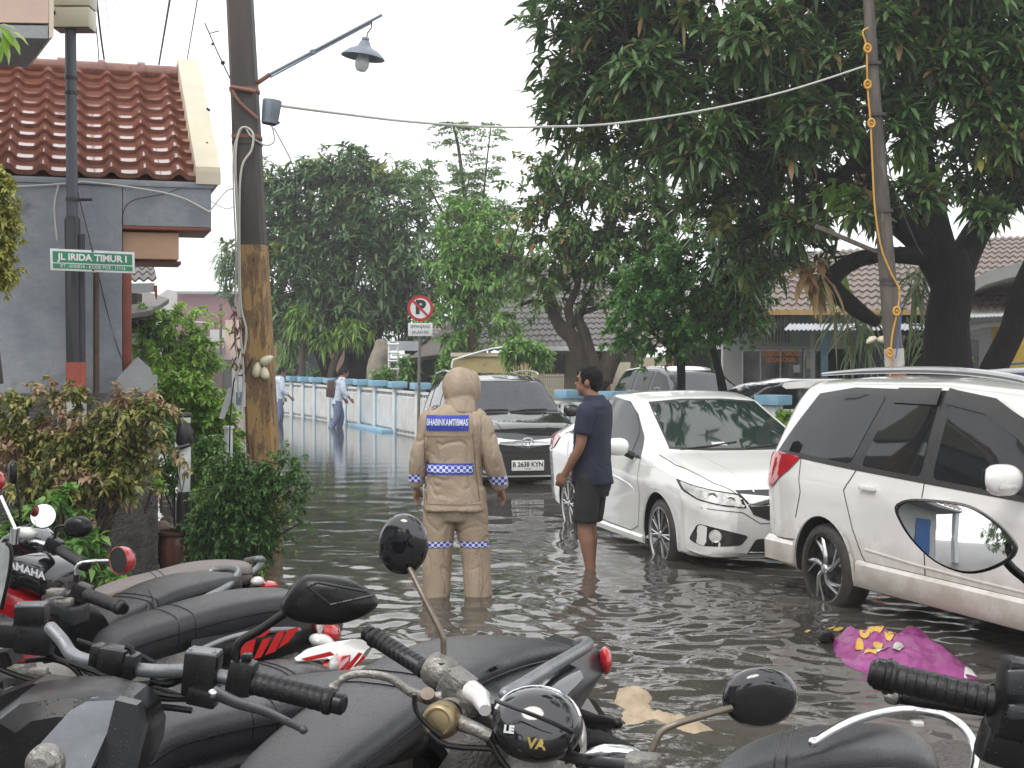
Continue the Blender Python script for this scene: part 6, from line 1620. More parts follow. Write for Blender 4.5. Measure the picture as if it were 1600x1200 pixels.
def limb(bm, pts, rad, seg=14, flat=1.0): tube(bm, pts, rad, seg, round_end=True, flat=flat, spline=3)
def hand(bm, wrist, d, side, fwd, curl=.5, size=1.0):
    """wrist point, pointing direction d, side = towards the little finger, fwd = palm facing"""
    d = V(d).normalized(); side = (V(side)-d*V(side).dot(d)).normalized(); n = d.cross(side).normalized()
    if n.dot(V(fwd)) < 0: n = -n
    w = V(wrist); k = size
    Mx = Matrix((d, side, n)).transposed()
    ball(bm, w+d*.045*k, (.052*k, .040*k, .017*k), 12, Mx)
    tube(bm, [w-d*.04*k, w+d*.02*k], [.026*k,.024*k], 10, flat=.8)
    for i, (o, ln) in enumerate(((-.030,.070),(-.010,.078),(.010,.073),(.029,.058))):
        p0 = w+d*.070*k+side*o*k; a = curl*(.35+.12*i)
        dirs = []; pts = [p0-d*.02*k, p0]
        for j in range(3):
            ang = a*(j+1)*.9
            v = d*math.cos(ang)+n*math.sin(ang)+side*o*1.2
            pts.append(pts[-1]+v.normalized()*ln*k*(.42,.32,.26)[j])
        tube(bm, pts, [.0095*k,.0095*k,.0088*k,.008*k,.0065*k], 8, round_end=True)
    t0 = w+d*.015*k-side*.028*k
    tube(bm, [t0, t0-side*.020*k+d*.025*k+n*.012*k, t0-side*.022*k+d*.055*k+n*.024*k, t0-side*.016*k+d*.075*k+n*.032*k], [.015*k,.013*k,.011*k,.008*k], 8, round_end=True)

def torso_rings(k, rows, lean=(0,0)):
    out = []
    for z, rx, ry, cy in rows:
        out.append(oval((lean[0]*(z-.9)*k, (cy+lean[1]*(z-.9))*k, z*k), rx*k, ry*k, 24, p=.85))
    return out
def head_shapes(bm, c, k, turn=0, tilt=0, face=True):
    Rm = Matrix.Rotation(turn, 3, 'Z') @ Matrix.Rotation(tilt, 3, 'X')
    T = lambda x, y, z: V(c)+Rm@V((x*k, y*k, z*k))
    ball(bm, T(0,-.008,.02), (.076*k,.094*k,.098*k), 20, Rm)
    ball(bm, T(0,.022,-.04), (.058*k,.068*k,.072*k), 16, Rm)
    ball(bm, T(0,.062,-.088), (.026*k,.022*k,.022*k), 10, Rm)          # chin
    tube(bm, [T(0,.084,.022), T(0,.102,-.018), T(0,.090,-.030)], [.009*k,.014*k,.013*k], 8, round_end=True)   # nose
    tube(bm, [T(-.020,.082,-.052), T(0,.090,-.052), T(.020,.082,-.052)], [.007*k,.010*k,.007*k], 8, round_end=True)
    tube(bm, [T(-.04,.078,.036), T(0,.088,.034), T(.04,.078,.036)], .010*k, 8, round_end=True)
    for s_ in (-1, 1): ball(bm, T(s_*.078,-.006,-.008), (.010*k,.020*k,.030*k), 10, Rm)
    return T, Rm

def build_person(name, label, loc, rz, H, J, skin, cloth, vox=.008, turn=0, tilt=0, feet=True):
    """J: joints in metres for a 1.7 m body in body space (x right, y forward)"""
    k = H/1.7
    S_ = lambda p: V(p)*k
    root_M = Matrix.Translation(V(loc)) @ Matrix.Rotation(rz, 4, 'Z')
    bm = B()
    # trunk, neck, head
    lean = J.get('lean', (0, 0))
    loft(bm, torso_rings(k, [(.84,.12,.09,0),(.92,.165,.115,-.01),(1.04,.145,.10,0),(1.20,.16,.11,.005),(1.34,.17,.11,0),(1.41,.14,.085,-.01),(1.45,.07,.06,-.01)], lean))
    hc = S_(J['head']); nb = S_(J.get('neck', (0,-.01,1.42)))
    tube(bm, [nb, hc+V((0,-.01,-.07))*k], [.062*k,.056*k], 14, round_end=True)
    T, Rm = head_shapes(bm, hc, k, turn, tilt)
    for s_, n in ((-1, 'l'), (1, 'r')):
        sh, el, wr = S_(J['sh'+n]), S_(J['el'+n]), S_(J['wr'+n])
        limb(bm, [sh, sh.lerp(el,.5), el, el.lerp(wr,.4), wr], [.052*k,.047*k,.039*k,.038*k,.025*k])
        hand(bm, wr, (wr-el).normalized()+V(J.get('hd'+n, (0,0,0))), J.get('hs'+n, (0,-1,0)), J.get('hf'+n, (-s_,0,0)), J.get('curl', .5), k)
        hp, kn, an = S_(J['hp'+n]), S_(J['kn'+n]), S_(J['an'+n])
        limb(bm, [hp, hp.lerp(kn,.5), kn, kn.lerp(an,.3), kn.lerp(an,.7), an], [.088*k,.076*k,.054*k,.058*k,.042*k,.034*k])
        if feet:
            fd = V(J.get('fd'+n, (0,1,0)))
            tube(bm, [an+V((0,0,-.02))-fd*.045*k, an+V((0,0,-.04))*k+fd*.06*k, an+V((0,0,-.055))*k+fd*.16*k], [.036*k,.036*k,.024*k], 12, round_end=True, flat=1.1)
    b2 = remesh(bm, vox, 2)
    o = obj(b2, name, skin, None, True, smooth='all')
    o.location = V(loc); o.rotation_euler = (0, 0, rz); ROOT[o.name] = root_M
    tag(o, label, 'person')
    return o, T, k, Rm
def fold_noise(amp, sc=(9,9,5), ridged=True, off=0):
    """soft sagging plus a few thin creases, never a regular pattern"""
    def f(c, n):
        w_ = noise.noise_vector(V((c.x*4+off, c.y*4, c.z*3)))*.12
        p = c+w_
        a = noise.noise(V((p.x*5+off, p.y*5, p.z*4)))
        q = noise.noise(V((p.x*6+p.z*3+off*2, p.y*6, p.z*7-p.x*4)))
        q2 = noise.noise(V((p.x*9-off, p.y*9, p.z*3.5+p.x*2)))
        msk = max(0, noise.noise(V((c.x*3+off, c.y*3, c.z*3+7)))+.25)
        return amp*(.75*a-.55*math.exp(-(q/.07)**2)*msk-.45*math.exp(-(q2/.07)**2)*(1-msk)+.25)
    return f
def garment(bm, name, m, root, vox=.01, smooth=3, fold=None):
    return obj(remesh(bm, vox, smooth, fold), name, m, root, True, smooth='all')

# ---------------- officer in khaki rain suit, seen from behind
s = .00446
loc = ((711-800)*s, s*F, -.13)
J = dict(head=(.03,.02,1.575), shl=(-.165,0,1.39), ell=(-.255,-.02,1.12), wrl=(-.275,.04,.885), shr=(.165,0,1.39), elr=(.265,-.02,1.11), wrr=(.325,.05,.875),
         hpl=(-.095,0,.88), knl=(-.125,.02,.48), anl=(-.135,0,.08), hpr=(.095,0,.88), knr=(.135,.02,.48), anr=(.17,.0,.08), hsl=(-.3,-1,0), hsr=(.3,-1,0), hfl=(1,0,0), hfr=(-1,0,0), curl=.7,
         fdl=(-.3,1,0), fdr=(.3,1,0))
off_, T, k, Rm = build_person('person', 'person in a khaki hooded rain suit standing in the water with back turned', loc, 0, 1.68, J, M_skin2, None, turn=-.9)
bm = B()
loft(bm, torso_rings(k, [(.735,.215,.165,-.005),(.78,.212,.160,0),(.95,.190,.145,0),(1.1,.185,.140,0),(1.25,.195,.140,0),(1.34,.205,.130,-.01),(1.405,.175,.105,-.015),(1.44,.12,.09,-.015),(1.47,.085,.08,0)]))
for n, s_ in (('l',-1),('r',1)):
    sh, el, wr = V(J['sh'+n])*k, V(J['el'+n])*k, V(J['wr'+n])*k
    tube(bm, [sh+V((-.03*s_,0,.0)), sh+V((s_*.02,0,-.04)), sh.lerp(el,.5), el, el.lerp(wr,.5), wr+V((0,0,.01))], [.072,.072,.066,.064,.060,.052], 20, round_end=False, spline=3)
jk = garment(bm, 'rain_jacket', M_khaki, off_, .010, 4, fold_noise(.024))
bj = bvh_of(jk)
# hood
bm = B(); hc = V(J['head'])*k
Rh = Matrix.Rotation(-.9, 3, 'Z')
rings = []
for q in range(12):
    t = q/11; y = -.125+.235*t
    rx = (.02,.07,.092,.104,.110,.113,.114,.114,.112,.108,.102,.09)[q]; rz = (.03,.085,.116,.132,.142,.147,.148,.145,.142,.137,.130,.115)[q]
    zc = .012+.006*math.sin(t*3)
    rings.append([hc+Rh@V((rx*math.cos(a)*k, y*k, (zc+rz*math.sin(a)*(1 if math.sin(a) > 0 else 1.05))*k)) for a in [2*math.pi*j/24 for j in range(24)]])
loft(bm, rings)
tube(bm, [hc+V((0,-.03,-.17))*k, hc+V((0,-.01,-.06))*k], [.115,.105], 20)
hd_ = garment(bm, 'hood', M_khaki, off_, .008, 3, fold_noise(.010, off=4))
bm = B(); tube(bm, [hc+Rh@V((.100*math.cos(a)*k, (.104+.008*math.sin(a))*k, (.014+.118*math.sin(a))*k)) for a in [R(x) for x in range(-70, 251, 16)]], .008, 8); obj(bm, 'hood_brim', M_khaki, hd_, True)
bm = B(); tube(bm, [hc+Rh@V((0, -.125*math.cos(t)*k+.01, (.014+.150*math.sin(t))*k)) for t in [R(x) for x in range(5, 125, 12)]], .004, 6); obj(bm, 'hood_seam', M_khaki, hd_, True)
# trousers
bm = B()
loft(bm, torso_rings(k, [(.66,.12,.12,0),(.76,.195,.14,0),(.86,.20,.14,0),(.98,.18,.13,0)]))
for n, s_ in (('l',-1),('r',1)):
    hp, kn, an = V(J['hp'+n])*k, V(J['kn'+n])*k, V(J['an'+n])*k
    tube(bm, [hp, hp.lerp(kn,.5), kn, kn.lerp(an,.5), an+V((0,0,.03)), an+V((0,0,-.02))], [.115,.115,.104,.096,.094,.075], 20, spline=3)
tr = garment(bm, 'rain_trousers', M_khaki, off_, .010, 3, fold_noise(.016, off=9))
bt = bvh_of(tr)
def pat(bvh, polys, m, name, parent, off=.004, dirn=(0,1,0), grid=.02):
    D = V(dirn).normalized(); U = V((D.y, -D.x, 0))
    bm = patch_bm(polys, -D*2, U, (0,0,1), D, bvh, off, grid=grid)
    return obj(bm, name, m, parent, True, smooth='all', norm=False)
def zt(py): return ((930-py)*s+.13)
def xt(px): return (px-711)*s
rect = lambda x0, x1, z0, z1: [(x0,z0),(x1,z0),(x1,z1),(x0,z1)]
lab = pat(bj, [rect(xt(667), xt(733), zt(671), zt(648))], M_bandblue, 'back_label', jk, .007)
text_on('BHABINKAMTIBMAS', .062, (xt(700), -2, zt(659)), (1,0,0), (0,0,1), M_bandwhite, jk, local=True, bold=.0015, sx=.52, bvh=bj, off=.013)
pat(bj, [rect(xt(667), xt(740), zt(739), zt(722))], M_bandblue, 'waist_band', jk, .006)
pat(bj, [rect(xt(668), xt(739), zt(736), zt(725))], M_checker, 'waist_band_checks', jk, .009)
pat(bj, [rect(xt(757), xt(795), zt(757), zt(744))], M_checker, 'cuff_band', jk, .006)
pat(bj, [rect(xt(625), xt(658), zt(752), zt(741))], M_checker, 'cuff_band', jk, .006)
pat(bj, [q for q in strip2d([(xt(664),zt(676)),(xt(668),zt(678)),(xt(734),zt(678)),(xt(738),zt(674))], .012)], M_khaki, 'yoke_flap', jk, .012)
for ln_ in ([(xt(664),zt(676)),(xt(665),zt(735)),(xt(668),zt(780))], [(xt(739),zt(674)),(xt(744),zt(735)),(xt(750),zt(780))]):
    pat(bj, strip2d(ln_, .006), M_seam, 'jacket_seam', jk, .003)
pat(bj, [q for q in strip2d([(xt(668),zt(783.5)),(xt(752),zt(783.5))], .01)], M_khaki, 'jacket_hem', jk, .008)
pat(bt, [rect(xt(660), xt(710), zt(853), zt(844)), rect(xt(714), xt(765), zt(853), zt(844))], M_checker, 'knee_band', tr, .006)
pat(bt, [q for q in strip2d([(xt(748),zt(856)),(xt(752),zt(890)),(xt(751),zt(922))], .012)], M_khaki, 'ankle_zip', tr, .010)

# ---------------- man in navy shirt
s = .00508
loc = ((926-800)*s, s*F, -.16)
J = dict(head=(0,.035,1.585), neck=(0,-.02,1.42), shl=(-.175,-.01,1.385), ell=(-.215,.02,1.10), wrl=(-.20,.15,.88), shr=(.175,0,1.385), elr=(.22,.05,1.10), wrr=(.18,.19,.93),
         hpl=(-.085,0,.88), knl=(-.10,.03,.48), anl=(-.10,-.03,.08), hpr=(.085,0,.88), knr=(.10,.06,.48), anr=(.09,.05,.08), hsl=(0,-1,-.2), hsr=(0,-1,0), hfl=(1,0,0), hfr=(-1,0,0), curl=.9, lean=(0,-.02))
man, T, k, Rm = build_person('person', 'person in a navy polo shirt and black shorts standing knee deep facing left', loc, R(66), 1.74, J, M_skin, None, turn=.12)
bm = B()
loft(bm, torso_rings(k, [(.80,.180,.155,-.005),(.86,.182,.150,0),(.98,.170,.140,.01),(1.12,.172,.138,.01),(1.25,.178,.132,0),(1.34,.190,.122,-.01),(1.405,.172,.110,-.015),(1.445,.105,.088,-.015)], (0,-.02)))
for n, s_ in (('l',-1),('r',1)):
    sh, el = V(J['sh'+n])*k, V(J['el'+n])*k
    tube(bm, [sh+V((-.03*s_,0,.0)), sh+V((s_*.01,0,-.03)), sh.lerp(el,.45), sh.lerp(el,.68)], [.07,.075,.074,.074], 18, spline=3)
ps = garment(bm, 'polo_shirt', M_navy, man, .009, 3, fold_noise(.015, off=2))
bm = B(); loft(bm, [oval((0,-.022*k+dy,z*k), rx*k, ry*k, 22) for z, rx, ry, dy in ((1.42,.094,.086,0),(1.455,.080,.074,.006),(1.485,.072,.069,.008),(1.478,.080,.077,.008),(1.43,.108,.098,0))]); obj(bm, 'collar', M_navy, ps, True)
bm = B()
loft(bm, torso_rings(k, [(.70,.12,.12,0),(.78,.175,.135,0),(.86,.17,.13,0),(.95,.15,.12,0)]))
for n, s_ in (('l',-1),('r',1)):
    hp, kn = V(J['hp'+n])*k, V(J['kn'+n])*k
    tube(bm, [hp, hp.lerp(kn,.5), hp.lerp(kn,.93)], [.105,.100,.092], 18, spline=3)
garment(bm, 'shorts', M_blackcloth, man, .009, 3, fold_noise(.010, (9,9,4), off=5))
def hair_cap(T, k, Rm, root, m, short=True):
    bm = B()
    ball(bm, T(0,-.016,.036), (.083*k,.098*k,.094*k), 24, Rm)
    ball(bm, T(0,-.05,-.01), (.072*k,.060*k,.075*k), 18, Rm)
    for s_ in (-1, 1): ball(bm, T(s_*.070,.015,.02), (.013*k,.03*k,.04*k), 10, Rm)
    b = remesh(bm, .007, 2, lambda c, n: .009*noise.noise(c*32)+.006*noise.noise(c*75))
    Ri = Rm.inverted(); kill = []
    for v in b.verts:
        q = Ri@(v.co-T(0,0,0))/k
        if q.y > .058-.25*max(0, q.z-.06) and q.z < .085 or (q.z < -.02 and q.y > -.028) or q.z < -.085: kill.append(v)
    bmesh.ops.delete(b, geom=kill, context='VERTS')
    return obj(b, 'hair', m, root, True, smooth='all')
hair_cap(T, k, Rm, man, M_hair)
bm = B()
for s_ in (-1, 1): ball(bm, T(s_*.034,.083,.014), (.011,.008,.007), 8, Rm)
obj(bm, 'eyes', M_hair, man, True)
bm = B()
for s_ in (-1, 1): tube(bm, [T(s_*.018,.090,.036), T(s_*.035,.088,.042), T(s_*.055,.074,.036)], .004, 6)
obj(bm, 'eyebrows', M_hair, man, True)

# ---------------- the two students and others far off
def student(label, px, s, H, rz, lean, stride, shirt, trou, bag, depth=.22, vox=.014, redo=None):
    loc = ((px-800)*s, s*F, -depth)
    J = dict(head=(0,.05+lean*.6,1.56), neck=(0,-.02+lean*.45,1.42), shl=(-.16,lean*.45,1.37), ell=(-.20,lean*.4-.05,1.10), wrl=(-.19,.12+lean*.3,.90), shr=(.16,lean*.45,1.37), elr=(.20,lean*.5+.05,1.10), wrr=(.19,.24+lean*.3,.92),
             hpl=(-.08,0,.88), knl=(-.09,.10*stride,.48), anl=(-.09,.02*stride,.08), hpr=(.08,0,.88), knr=(.09,-.02*stride,.48), anr=(.09,-.22*stride,.10), curl=.6, lean=(0,lean))
    o, T, k, Rm = build_person('person', label, loc, rz, H, J, M_skin, None, vox=vox, tilt=-.25)
    bm = B()
    loft(bm, torso_rings(k, [(.80,.175,.14,0),(.95,.165,.13,0),(1.12,.165,.13,0),(1.25,.172,.125,0),(1.34,.192,.13,-.01),(1.405,.175,.115,-.015),(1.45,.10,.085,-.015)], (0, lean)))
    for n, s_ in (('l',-1),('r',1)):
        sh, el, wr = V(J['sh'+n])*k, V(J['el'+n])*k, V(J['wr'+n])*k
        tube(bm, [sh+V((-.03*s_,0,0)), sh.lerp(el,.5), el, el.lerp(wr,.6)], [.082,.074,.066,.056], 14, spline=2)
    garment(bm, 'shirt', shirt, o, vox, 2, fold_noise(.008, off=px))
    bm = B()
    loft(bm, torso_rings(k, [(.70,.11,.11,0),(.78,.17,.13,0),(.86,.165,.125,0),(.92,.15,.12,0)]))
    for n, s_ in (('l',-1),('r',1)):
        hp, kn, an = V(J['hp'+n])*k, V(J['kn'+n])*k, V(J['an'+n])*k
        tube(bm, [hp, hp.lerp(kn,.5), kn, kn.lerp(an,.8)], [.10,.092,.082,.075], 14, spline=2)
    garment(bm, 'trousers', trou, o, vox, 2, fold_noise(.008, off=px))
    hair_cap(T, k, Rm, o, M_hair)
    if bag:
        bm = B(); box(bm, (0,-.20*k+lean*.2,1.17*k), (.30*k,.17*k,.42*k), bev=.05); box(bm, (0,-.29*k+lean*.2,1.08*k), (.22*k,.05*k,.22*k), bev=.02)
        for s_ in (-1, 1): tube(bm, [V((s_*.09,-.14,1.02))*k, V((s_*.11,.02,1.10))*k+V((0,lean*.2+.11,0)), V((s_*.10,.0+lean*.4,1.42))*k, V((s_*.09,-.14,1.36))*k], .018, 6, spline=3)
        obj(bm, 'backpack', M_bagbrown, o, True)
    return o
student('person in a pale blue shirt with a brown backpack wading along the fence', 527, .0153, 1.66, R(-80), .22, 1.0, M_paleblue, M_bluetrou, True)
student('person in a pale shirt and blue trousers just right of the leaning pole', 436, .0160, 1.66, R(-70), .05, .6, M_paleblue, M_bluetrou, False)
student('distant person in a red shirt at the end of the alley', 325, .0290, 1.60, R(180), .0, .2, M_redshirt, M_blackcloth, False, depth=.2, vox=.02)
student('person in a dark jacket leaning forward beyond the fence under the mango', 452, .0200, 1.60, R(-90), .35, .3, M_navy, M_blackcloth, False, depth=.1, vox=.02)
# ================================================================ motorbikes in the foreground
M_seat = mat('black_vinyl_seat', (.012,.012,.014), .33, c2=(.020,.020,.022), scale=6, bump=.15, bscale=220, drops=60)
M_seatgrey = mat('wet_dark_grey_vinyl', (.020,.020,.023), .32, c2=(.034,.034,.037), scale=5, bump=.15, bscale=220, drops=75)
M_seattaupe = mat('faded_taupe_vinyl', (.17,.145,.135), .5, c2=(.13,.11,.105), scale=5, bump=.15, bscale=200, drops=80)
M_bplast = mat('grained_black_plastic', (.007,.007,.008), .25, c2=(.012,.012,.013), scale=14, bump=.05, bscale=300, drops=70, spec=.3)
M_bgloss = mat('glossy_black_plastic', (.010,.010,.012), .08, coat=1, scale=8, drops=70)
M_bgrey = mat('satin_grey_plastic', (.025,.027,.031), .25, c2=(.035,.037,.04), scale=6, drops=80)
M_rail = mat('brushed_grey_rail', (.26,.27,.28), .35, metal=.6, c2=(.20,.21,.22), scale=12, drops=90)
M_railblk = mat('dark_metal_rail', (.07,.07,.075), .4, metal=.4, scale=12, drops=90)
M_castalu = mat('dull_cast_aluminium', (.30,.29,.27), .45, metal=.7, c2=(.20,.19,.17), scale=14, bump=.3, bscale=80)
M_brass = mat('tarnished_brass_cap', (.34,.27,.15), .4, metal=.8, c2=(.22,.17,.10), c3=(.45,.38,.25), scale=14)
M_agedmetal = mat('aged_steel', (.22,.19,.15), .4, metal=.6, c2=(.14,.11,.09), scale=16)
M_grip = mat('ribbed_grip_rubber', (.009,.009,.010), .42, c2=(.016,.016,.017), scale=25, bump=.15, bscale=120, spec=.35)
M_redpl = mat('glossy_red_plastic', (.42,.014,.018), .12, c2=(.34,.01,.014), coat=1, scale=5, drops=70)
M_redstripe = mat('red_graphic', (.52,.022,.022), .25, scale=5)
M_whitepl = mat('glossy_white_plastic', (.62,.60,.58), .18, coat=.8, scale=5, drops=70)
M_mirrorglass = mat('mirror_silvering', (.86,.87,.88), .015, metal=1, c2=(.84,.85,.86), scale=3)
M_gold = mat('gold_lettering', (.55,.40,.12), .3, metal=.5)
M_smoke = mat('wet_smoked_screen', (.10,.12,.14), .05, c2=(.05,.055,.06), scale=3, coat=1, drops=40, contrast=(.42,.6))
M_clearscreen = mat('scratched_clear_screen', (.28,.29,.29), .15, c2=(.40,.41,.41), scale=40, coat=.5)
GZ = .05

def bike_root(label, tail, nose, gz=GZ, group='motorbikes parked in a row in the foreground'):
    d = V(nose)-V(tail); d.z = 0; rz = math.atan2(d.y, d.x)
    p = V(tail)+d.normalized()*.18
    r = thing('motorbike', label, 'motorbike', (p.x, p.y, gz), rz, group)
    r['_h'] = 0; del r['_h']
    return r, d.normalized()
def chassis(root, m_body, wb=1.24, r=.29, bodyz=.66, narrow=1.0, front=True, panel=True, shield=True):
    """wheels, fork, engine and lower body in the bike's own frame, x forward"""
    def wheel(x, name='wheel'):
        bm = B(); ax = V((0,1,0))
        lathe(bm, [(r-.075,-.03),(r-.05,-.045),(r-.015,-.035),(r,0),(r-.015,.035),(r-.05,.045),(r-.075,.03)], c=(x,0,r), axis=ax, seg=40)
        t = obj(bm, name, M_tyre, root, True)
        bm = B(); lathe(bm, [(r-.085,-.03),(r-.07,-.032),(r-.078,0),(r-.07,.032),(r-.085,.03)], c=(x,0,r), axis=ax, seg=40)
        lathe(bm, [(0,-.05),(.05,-.05),(.05,.05),(0,.05)], c=(x,0,r), axis=ax, seg=16)
        for k in range(5):
            a = 2*math.pi*k/5; tube(bm, [V((x,0,r)), V((x+math.cos(a)*(r-.08),0,r+math.sin(a)*(r-.08)))], [.018,.012], 6)
        obj(bm, 'rim', M_alloyblk, t, True)
    wheel(0)
    bm = B(); pts = [V((math.cos(a)*(r+.05), 0, r+math.sin(a)*(r+.05))) for a in [R(x) for x in range(10, 171, 16)]]
    rings = [[p+V((0,y,0))+(p-V((0,0,r))).normalized()*h for y, h in ((-.06,-.03),(-.055,0),(0,.012),(.055,0),(.06,-.03),(.05,-.035),(0,0),(-.05,-.035))] for p in pts]
    loft(bm, rings); obj(bm, 'rear_fender', M_bplast, root, True)
    if front:
        wheel(wb)
        bm = B(); pts = [V((wb+math.cos(a)*(r+.03), 0, r+math.sin(a)*(r+.03))) for a in [R(x) for x in range(20, 170, 15)]]
        rings = [[p+V((0,y,0))+(p-V((wb,0,r))).normalized()*h for y, h in ((-.055,-.03),(-.05,0),(0,.012),(.05,0),(.055,-.03),(.045,-.035),(0,0),(-.045,-.035))] for p in pts]
        loft(bm, rings); obj(bm, 'front_fender', m_body, root, True)
        bm = B()
        for y in (-.075, .075): tube(bm, [(wb,y,r),(wb-.12,y,.60)], .02, 10)
        obj(bm, 'fork', M_railblk, root, True)
    bm = B()
    loft(bm, [[V((x, y*w, z0+(z1-z0)*t)) for y, t in ((-1,.15),(-1,.8),(-.6,1),(.6,1),(1,.8),(1,.15),(.6,0),(-.6,0))] for x, w, z0, z1 in ((-.12,.10,.34,.60),(.1,.13,.22,.62),(.4,.14,.16,.56),(.62,.13,.16,.45),(.75,.10,.22,.36))])
    obj(bm, 'engine_block', M_castalu, root, True)
    if shield:
        bm = B()
        loft(bm, [[V((x+y*y*-1.2, y*w, z)) for y in [-.18+.36*k/8 for k in range(9)]]+[V((x-.03+y*y*-1.2, y*w, z)) for y in [.18-.36*k/8 for k in range(9)]] for x, w, z in ((.70,.7,.24),(.82,.95,.36),(.88,.9,.50),(.90,.6,.60))])
        obj(bm, 'leg_shield', m_body, root, True)
        bm = B(); tube(bm, [(.1,0,.55),(.4,0,.42),(.75,0,.46),(.86,0,.58)], [.09,.085,.07,.04], 12, spline=3, flat=1.2); obj(bm, 'centre_tunnel', M_bplast, root, True)
def seat_loft(root, pts, m, lateral, name='seat', thick=.10, p=.62, side=.0, drop=(1,1), seg=22, capr=True):
    """pts: (px,py,s,half width) along the top of the cushion"""
    cs = [(Q(a, b, s), hw) for a, b, s, hw in pts]
    # densify
    dn = []
    for i in range(len(cs)-1):
        p0 = cs[max(i-1,0)]; p1 = cs[i]; p2 = cs[i+1]; p3 = cs[min(i+2,len(cs)-1)]
        for k in range(5):
            t = k/5
            f_ = lambda a, b, c, d: .5*((2*b)+(-a+c)*t+(2*a-5*b+4*c-d)*t*t+(-a+3*b-3*c+d)*t**3)
            dn.append((f_(p0[0], p1[0], p2[0], p3[0]), f_(p0[1], p1[1], p2[1], p3[1])))
    dn.append(cs[-1]); n = len(dn)
    lat = V(lateral).normalized(); bm = B(); rings = []; edge = []
    for i, (c, hw) in enumerate(dn):
        u = i/(n-1); e = 1
        if capr:
            for q in (u/.12, (1-u)/.10):
                if q < 1: e = min(e, math.sqrt(max(.02, 1-(1-q)**2)))
        th = thick*(.6+.4*e)
        prof = [(-.62,-1.0),(-.86,-.92),(-.97,-.66),(-1.0,-.40),(-.985,-.25),(-.93,-.13),(-.80,-.06),(-.5,-.015),(0,0),(.5,-.015),(.80,-.06),(.93,-.13),(.985,-.25),(1.0,-.40),(.97,-.66),(.86,-.92),(.62,-1.0),(0,-1.0)]
        ring = [c+lat*(y*hw*e)+V((0,0,z*th-(1-e)*.012)) for y, z in prof]
        edge.append([c+lat*(sg*hw*e*1.003)+V((0,0,-.42*th-(1-e)*.012)) for sg in (-1, 1)])
        rings.append(ring)
    loft(bm, rings)
    o = obj(bm, name, m, root, smooth=60)
    if name == 'seat':
        for u in (.38, .43):
            r_ = rings[int(u*(n-1))]; bm = B(); tube(bm, [p+V((0,0,.0012)) for p in r_[2:15]], .0018, 5); obj(bm, 'stitched_seam', M_bplast, o)
        for k in (0, 1):
            bm = B(); tube(bm, [e[k] for e in edge], .0028, 6); obj(bm, 'piping', M_bplast, o)
    return o
def bar(root, pts, r=.011, m=None, name='handlebar', spline=4):
    bm = B(); tube(bm, pts, r, 12, spline=spline, round_end=True); return obj(bm, name, m or M_railblk, root)
def grip(root, a, b, r=.017, m=None, ribs=True, name='grip'):
    a, b = V(a), V(b); d = (b-a).normalized(); ln = (b-a).length; bm = B()
    prof = [(0,-.004),(r*.9,-.002),(r*1.18,.004),(r*1.18,.012),(r,.016)]
    k = 9
    for i in range(k):
        t0 = .016+(ln-.03)*i/k; t1 = .016+(ln-.03)*(i+.75)/k
        prof += [(r, t0+.0005),(r*1.04,t0+.002),(r*1.04,t1),(r*.97,t1+.001)] if ribs else [(r, t0)]
    prof += [(r*1.1, ln-.008),(r*1.12, ln),(r*.9, ln+.004),(0, ln+.004)]
    lathe(bm, prof, c=a, axis=d, seg=20)
    g = obj(bm, name, m or M_grip, root)
    bm = B(); lathe(bm, [(0,-.022),(r*.7,-.022),(r*.95,-.018),(r*.95,-.005),(0,-.005)], c=a, axis=d, seg=18); obj(bm, 'bar_end', M_bplast, g)
    return g
def lever(root, pts, r, m, ballr=.011):
    bm = B(); pts = [V(p) for p in pts]; tube(bm, pts, r, 10, spline=5, flat=.65); ball(bm, pts[-1], ballr, 12)
    return obj(bm, 'lever', m, root)
def disc_mirror(root, c, face, rx, ry, th, m_shell, stem, stem_r=.0055, m_stem=None, roll=0, glass=M_mirrorglass, shape=None, up=V((0,0,1)), p=1.0, rim=None, conv=1.1):
    """mirror head: 'face' is the way the glass looks; the shell bulges the other way"""
    f_ = V(face).normalized(); s_, u_ = frame_dir(f_)
    cr, sr = math.cos(roll), math.sin(roll); s2 = s_*cr+u_*sr; u2 = u_*cr-s_*sr
    def outline(k):
        if shape: return [(x*k*rx, y*k*ry) for x, y in shape]
        return [(rx*k*math.copysign(abs(math.cos(a))**p, math.cos(a)), ry*k*math.copysign(abs(math.sin(a))**p, math.sin(a))) for a in [2*math.pi*j/36 for j in range(36)]]
    c = V(c); bm = B()
    rings = [[c+s2*x+u2*y+f_*h for x, y in outline(k)] for k, h in ((.90,-.002),(.945,.004),(.985,.003),(1,-.001),(1.0,-.25*th),(.93,-.6*th),(.78,-.85*th),(.5,-.98*th),(.2,-1.02*th))]
    loft(bm, rings)
    h_ = obj(bm, 'mirror', m_shell, root)
    bm = B(); loft(bm, [[c+s2*x+u2*y+f_*(.0012+(rx*rx*.9-x*x-y*y)/(2*conv)) for x, y in outline(k)] for k in (.925,.8,.65,.5,.35,.2,.08,.01)], cap=False); obj(bm, 'mirror_glass', glass, h_, smooth='all')
    bm = B(); tube(bm, stem, stem_r, 10, spline=4); obj(bm, 'mirror_stem', m_stem or M_bplast, h_)
    return h_
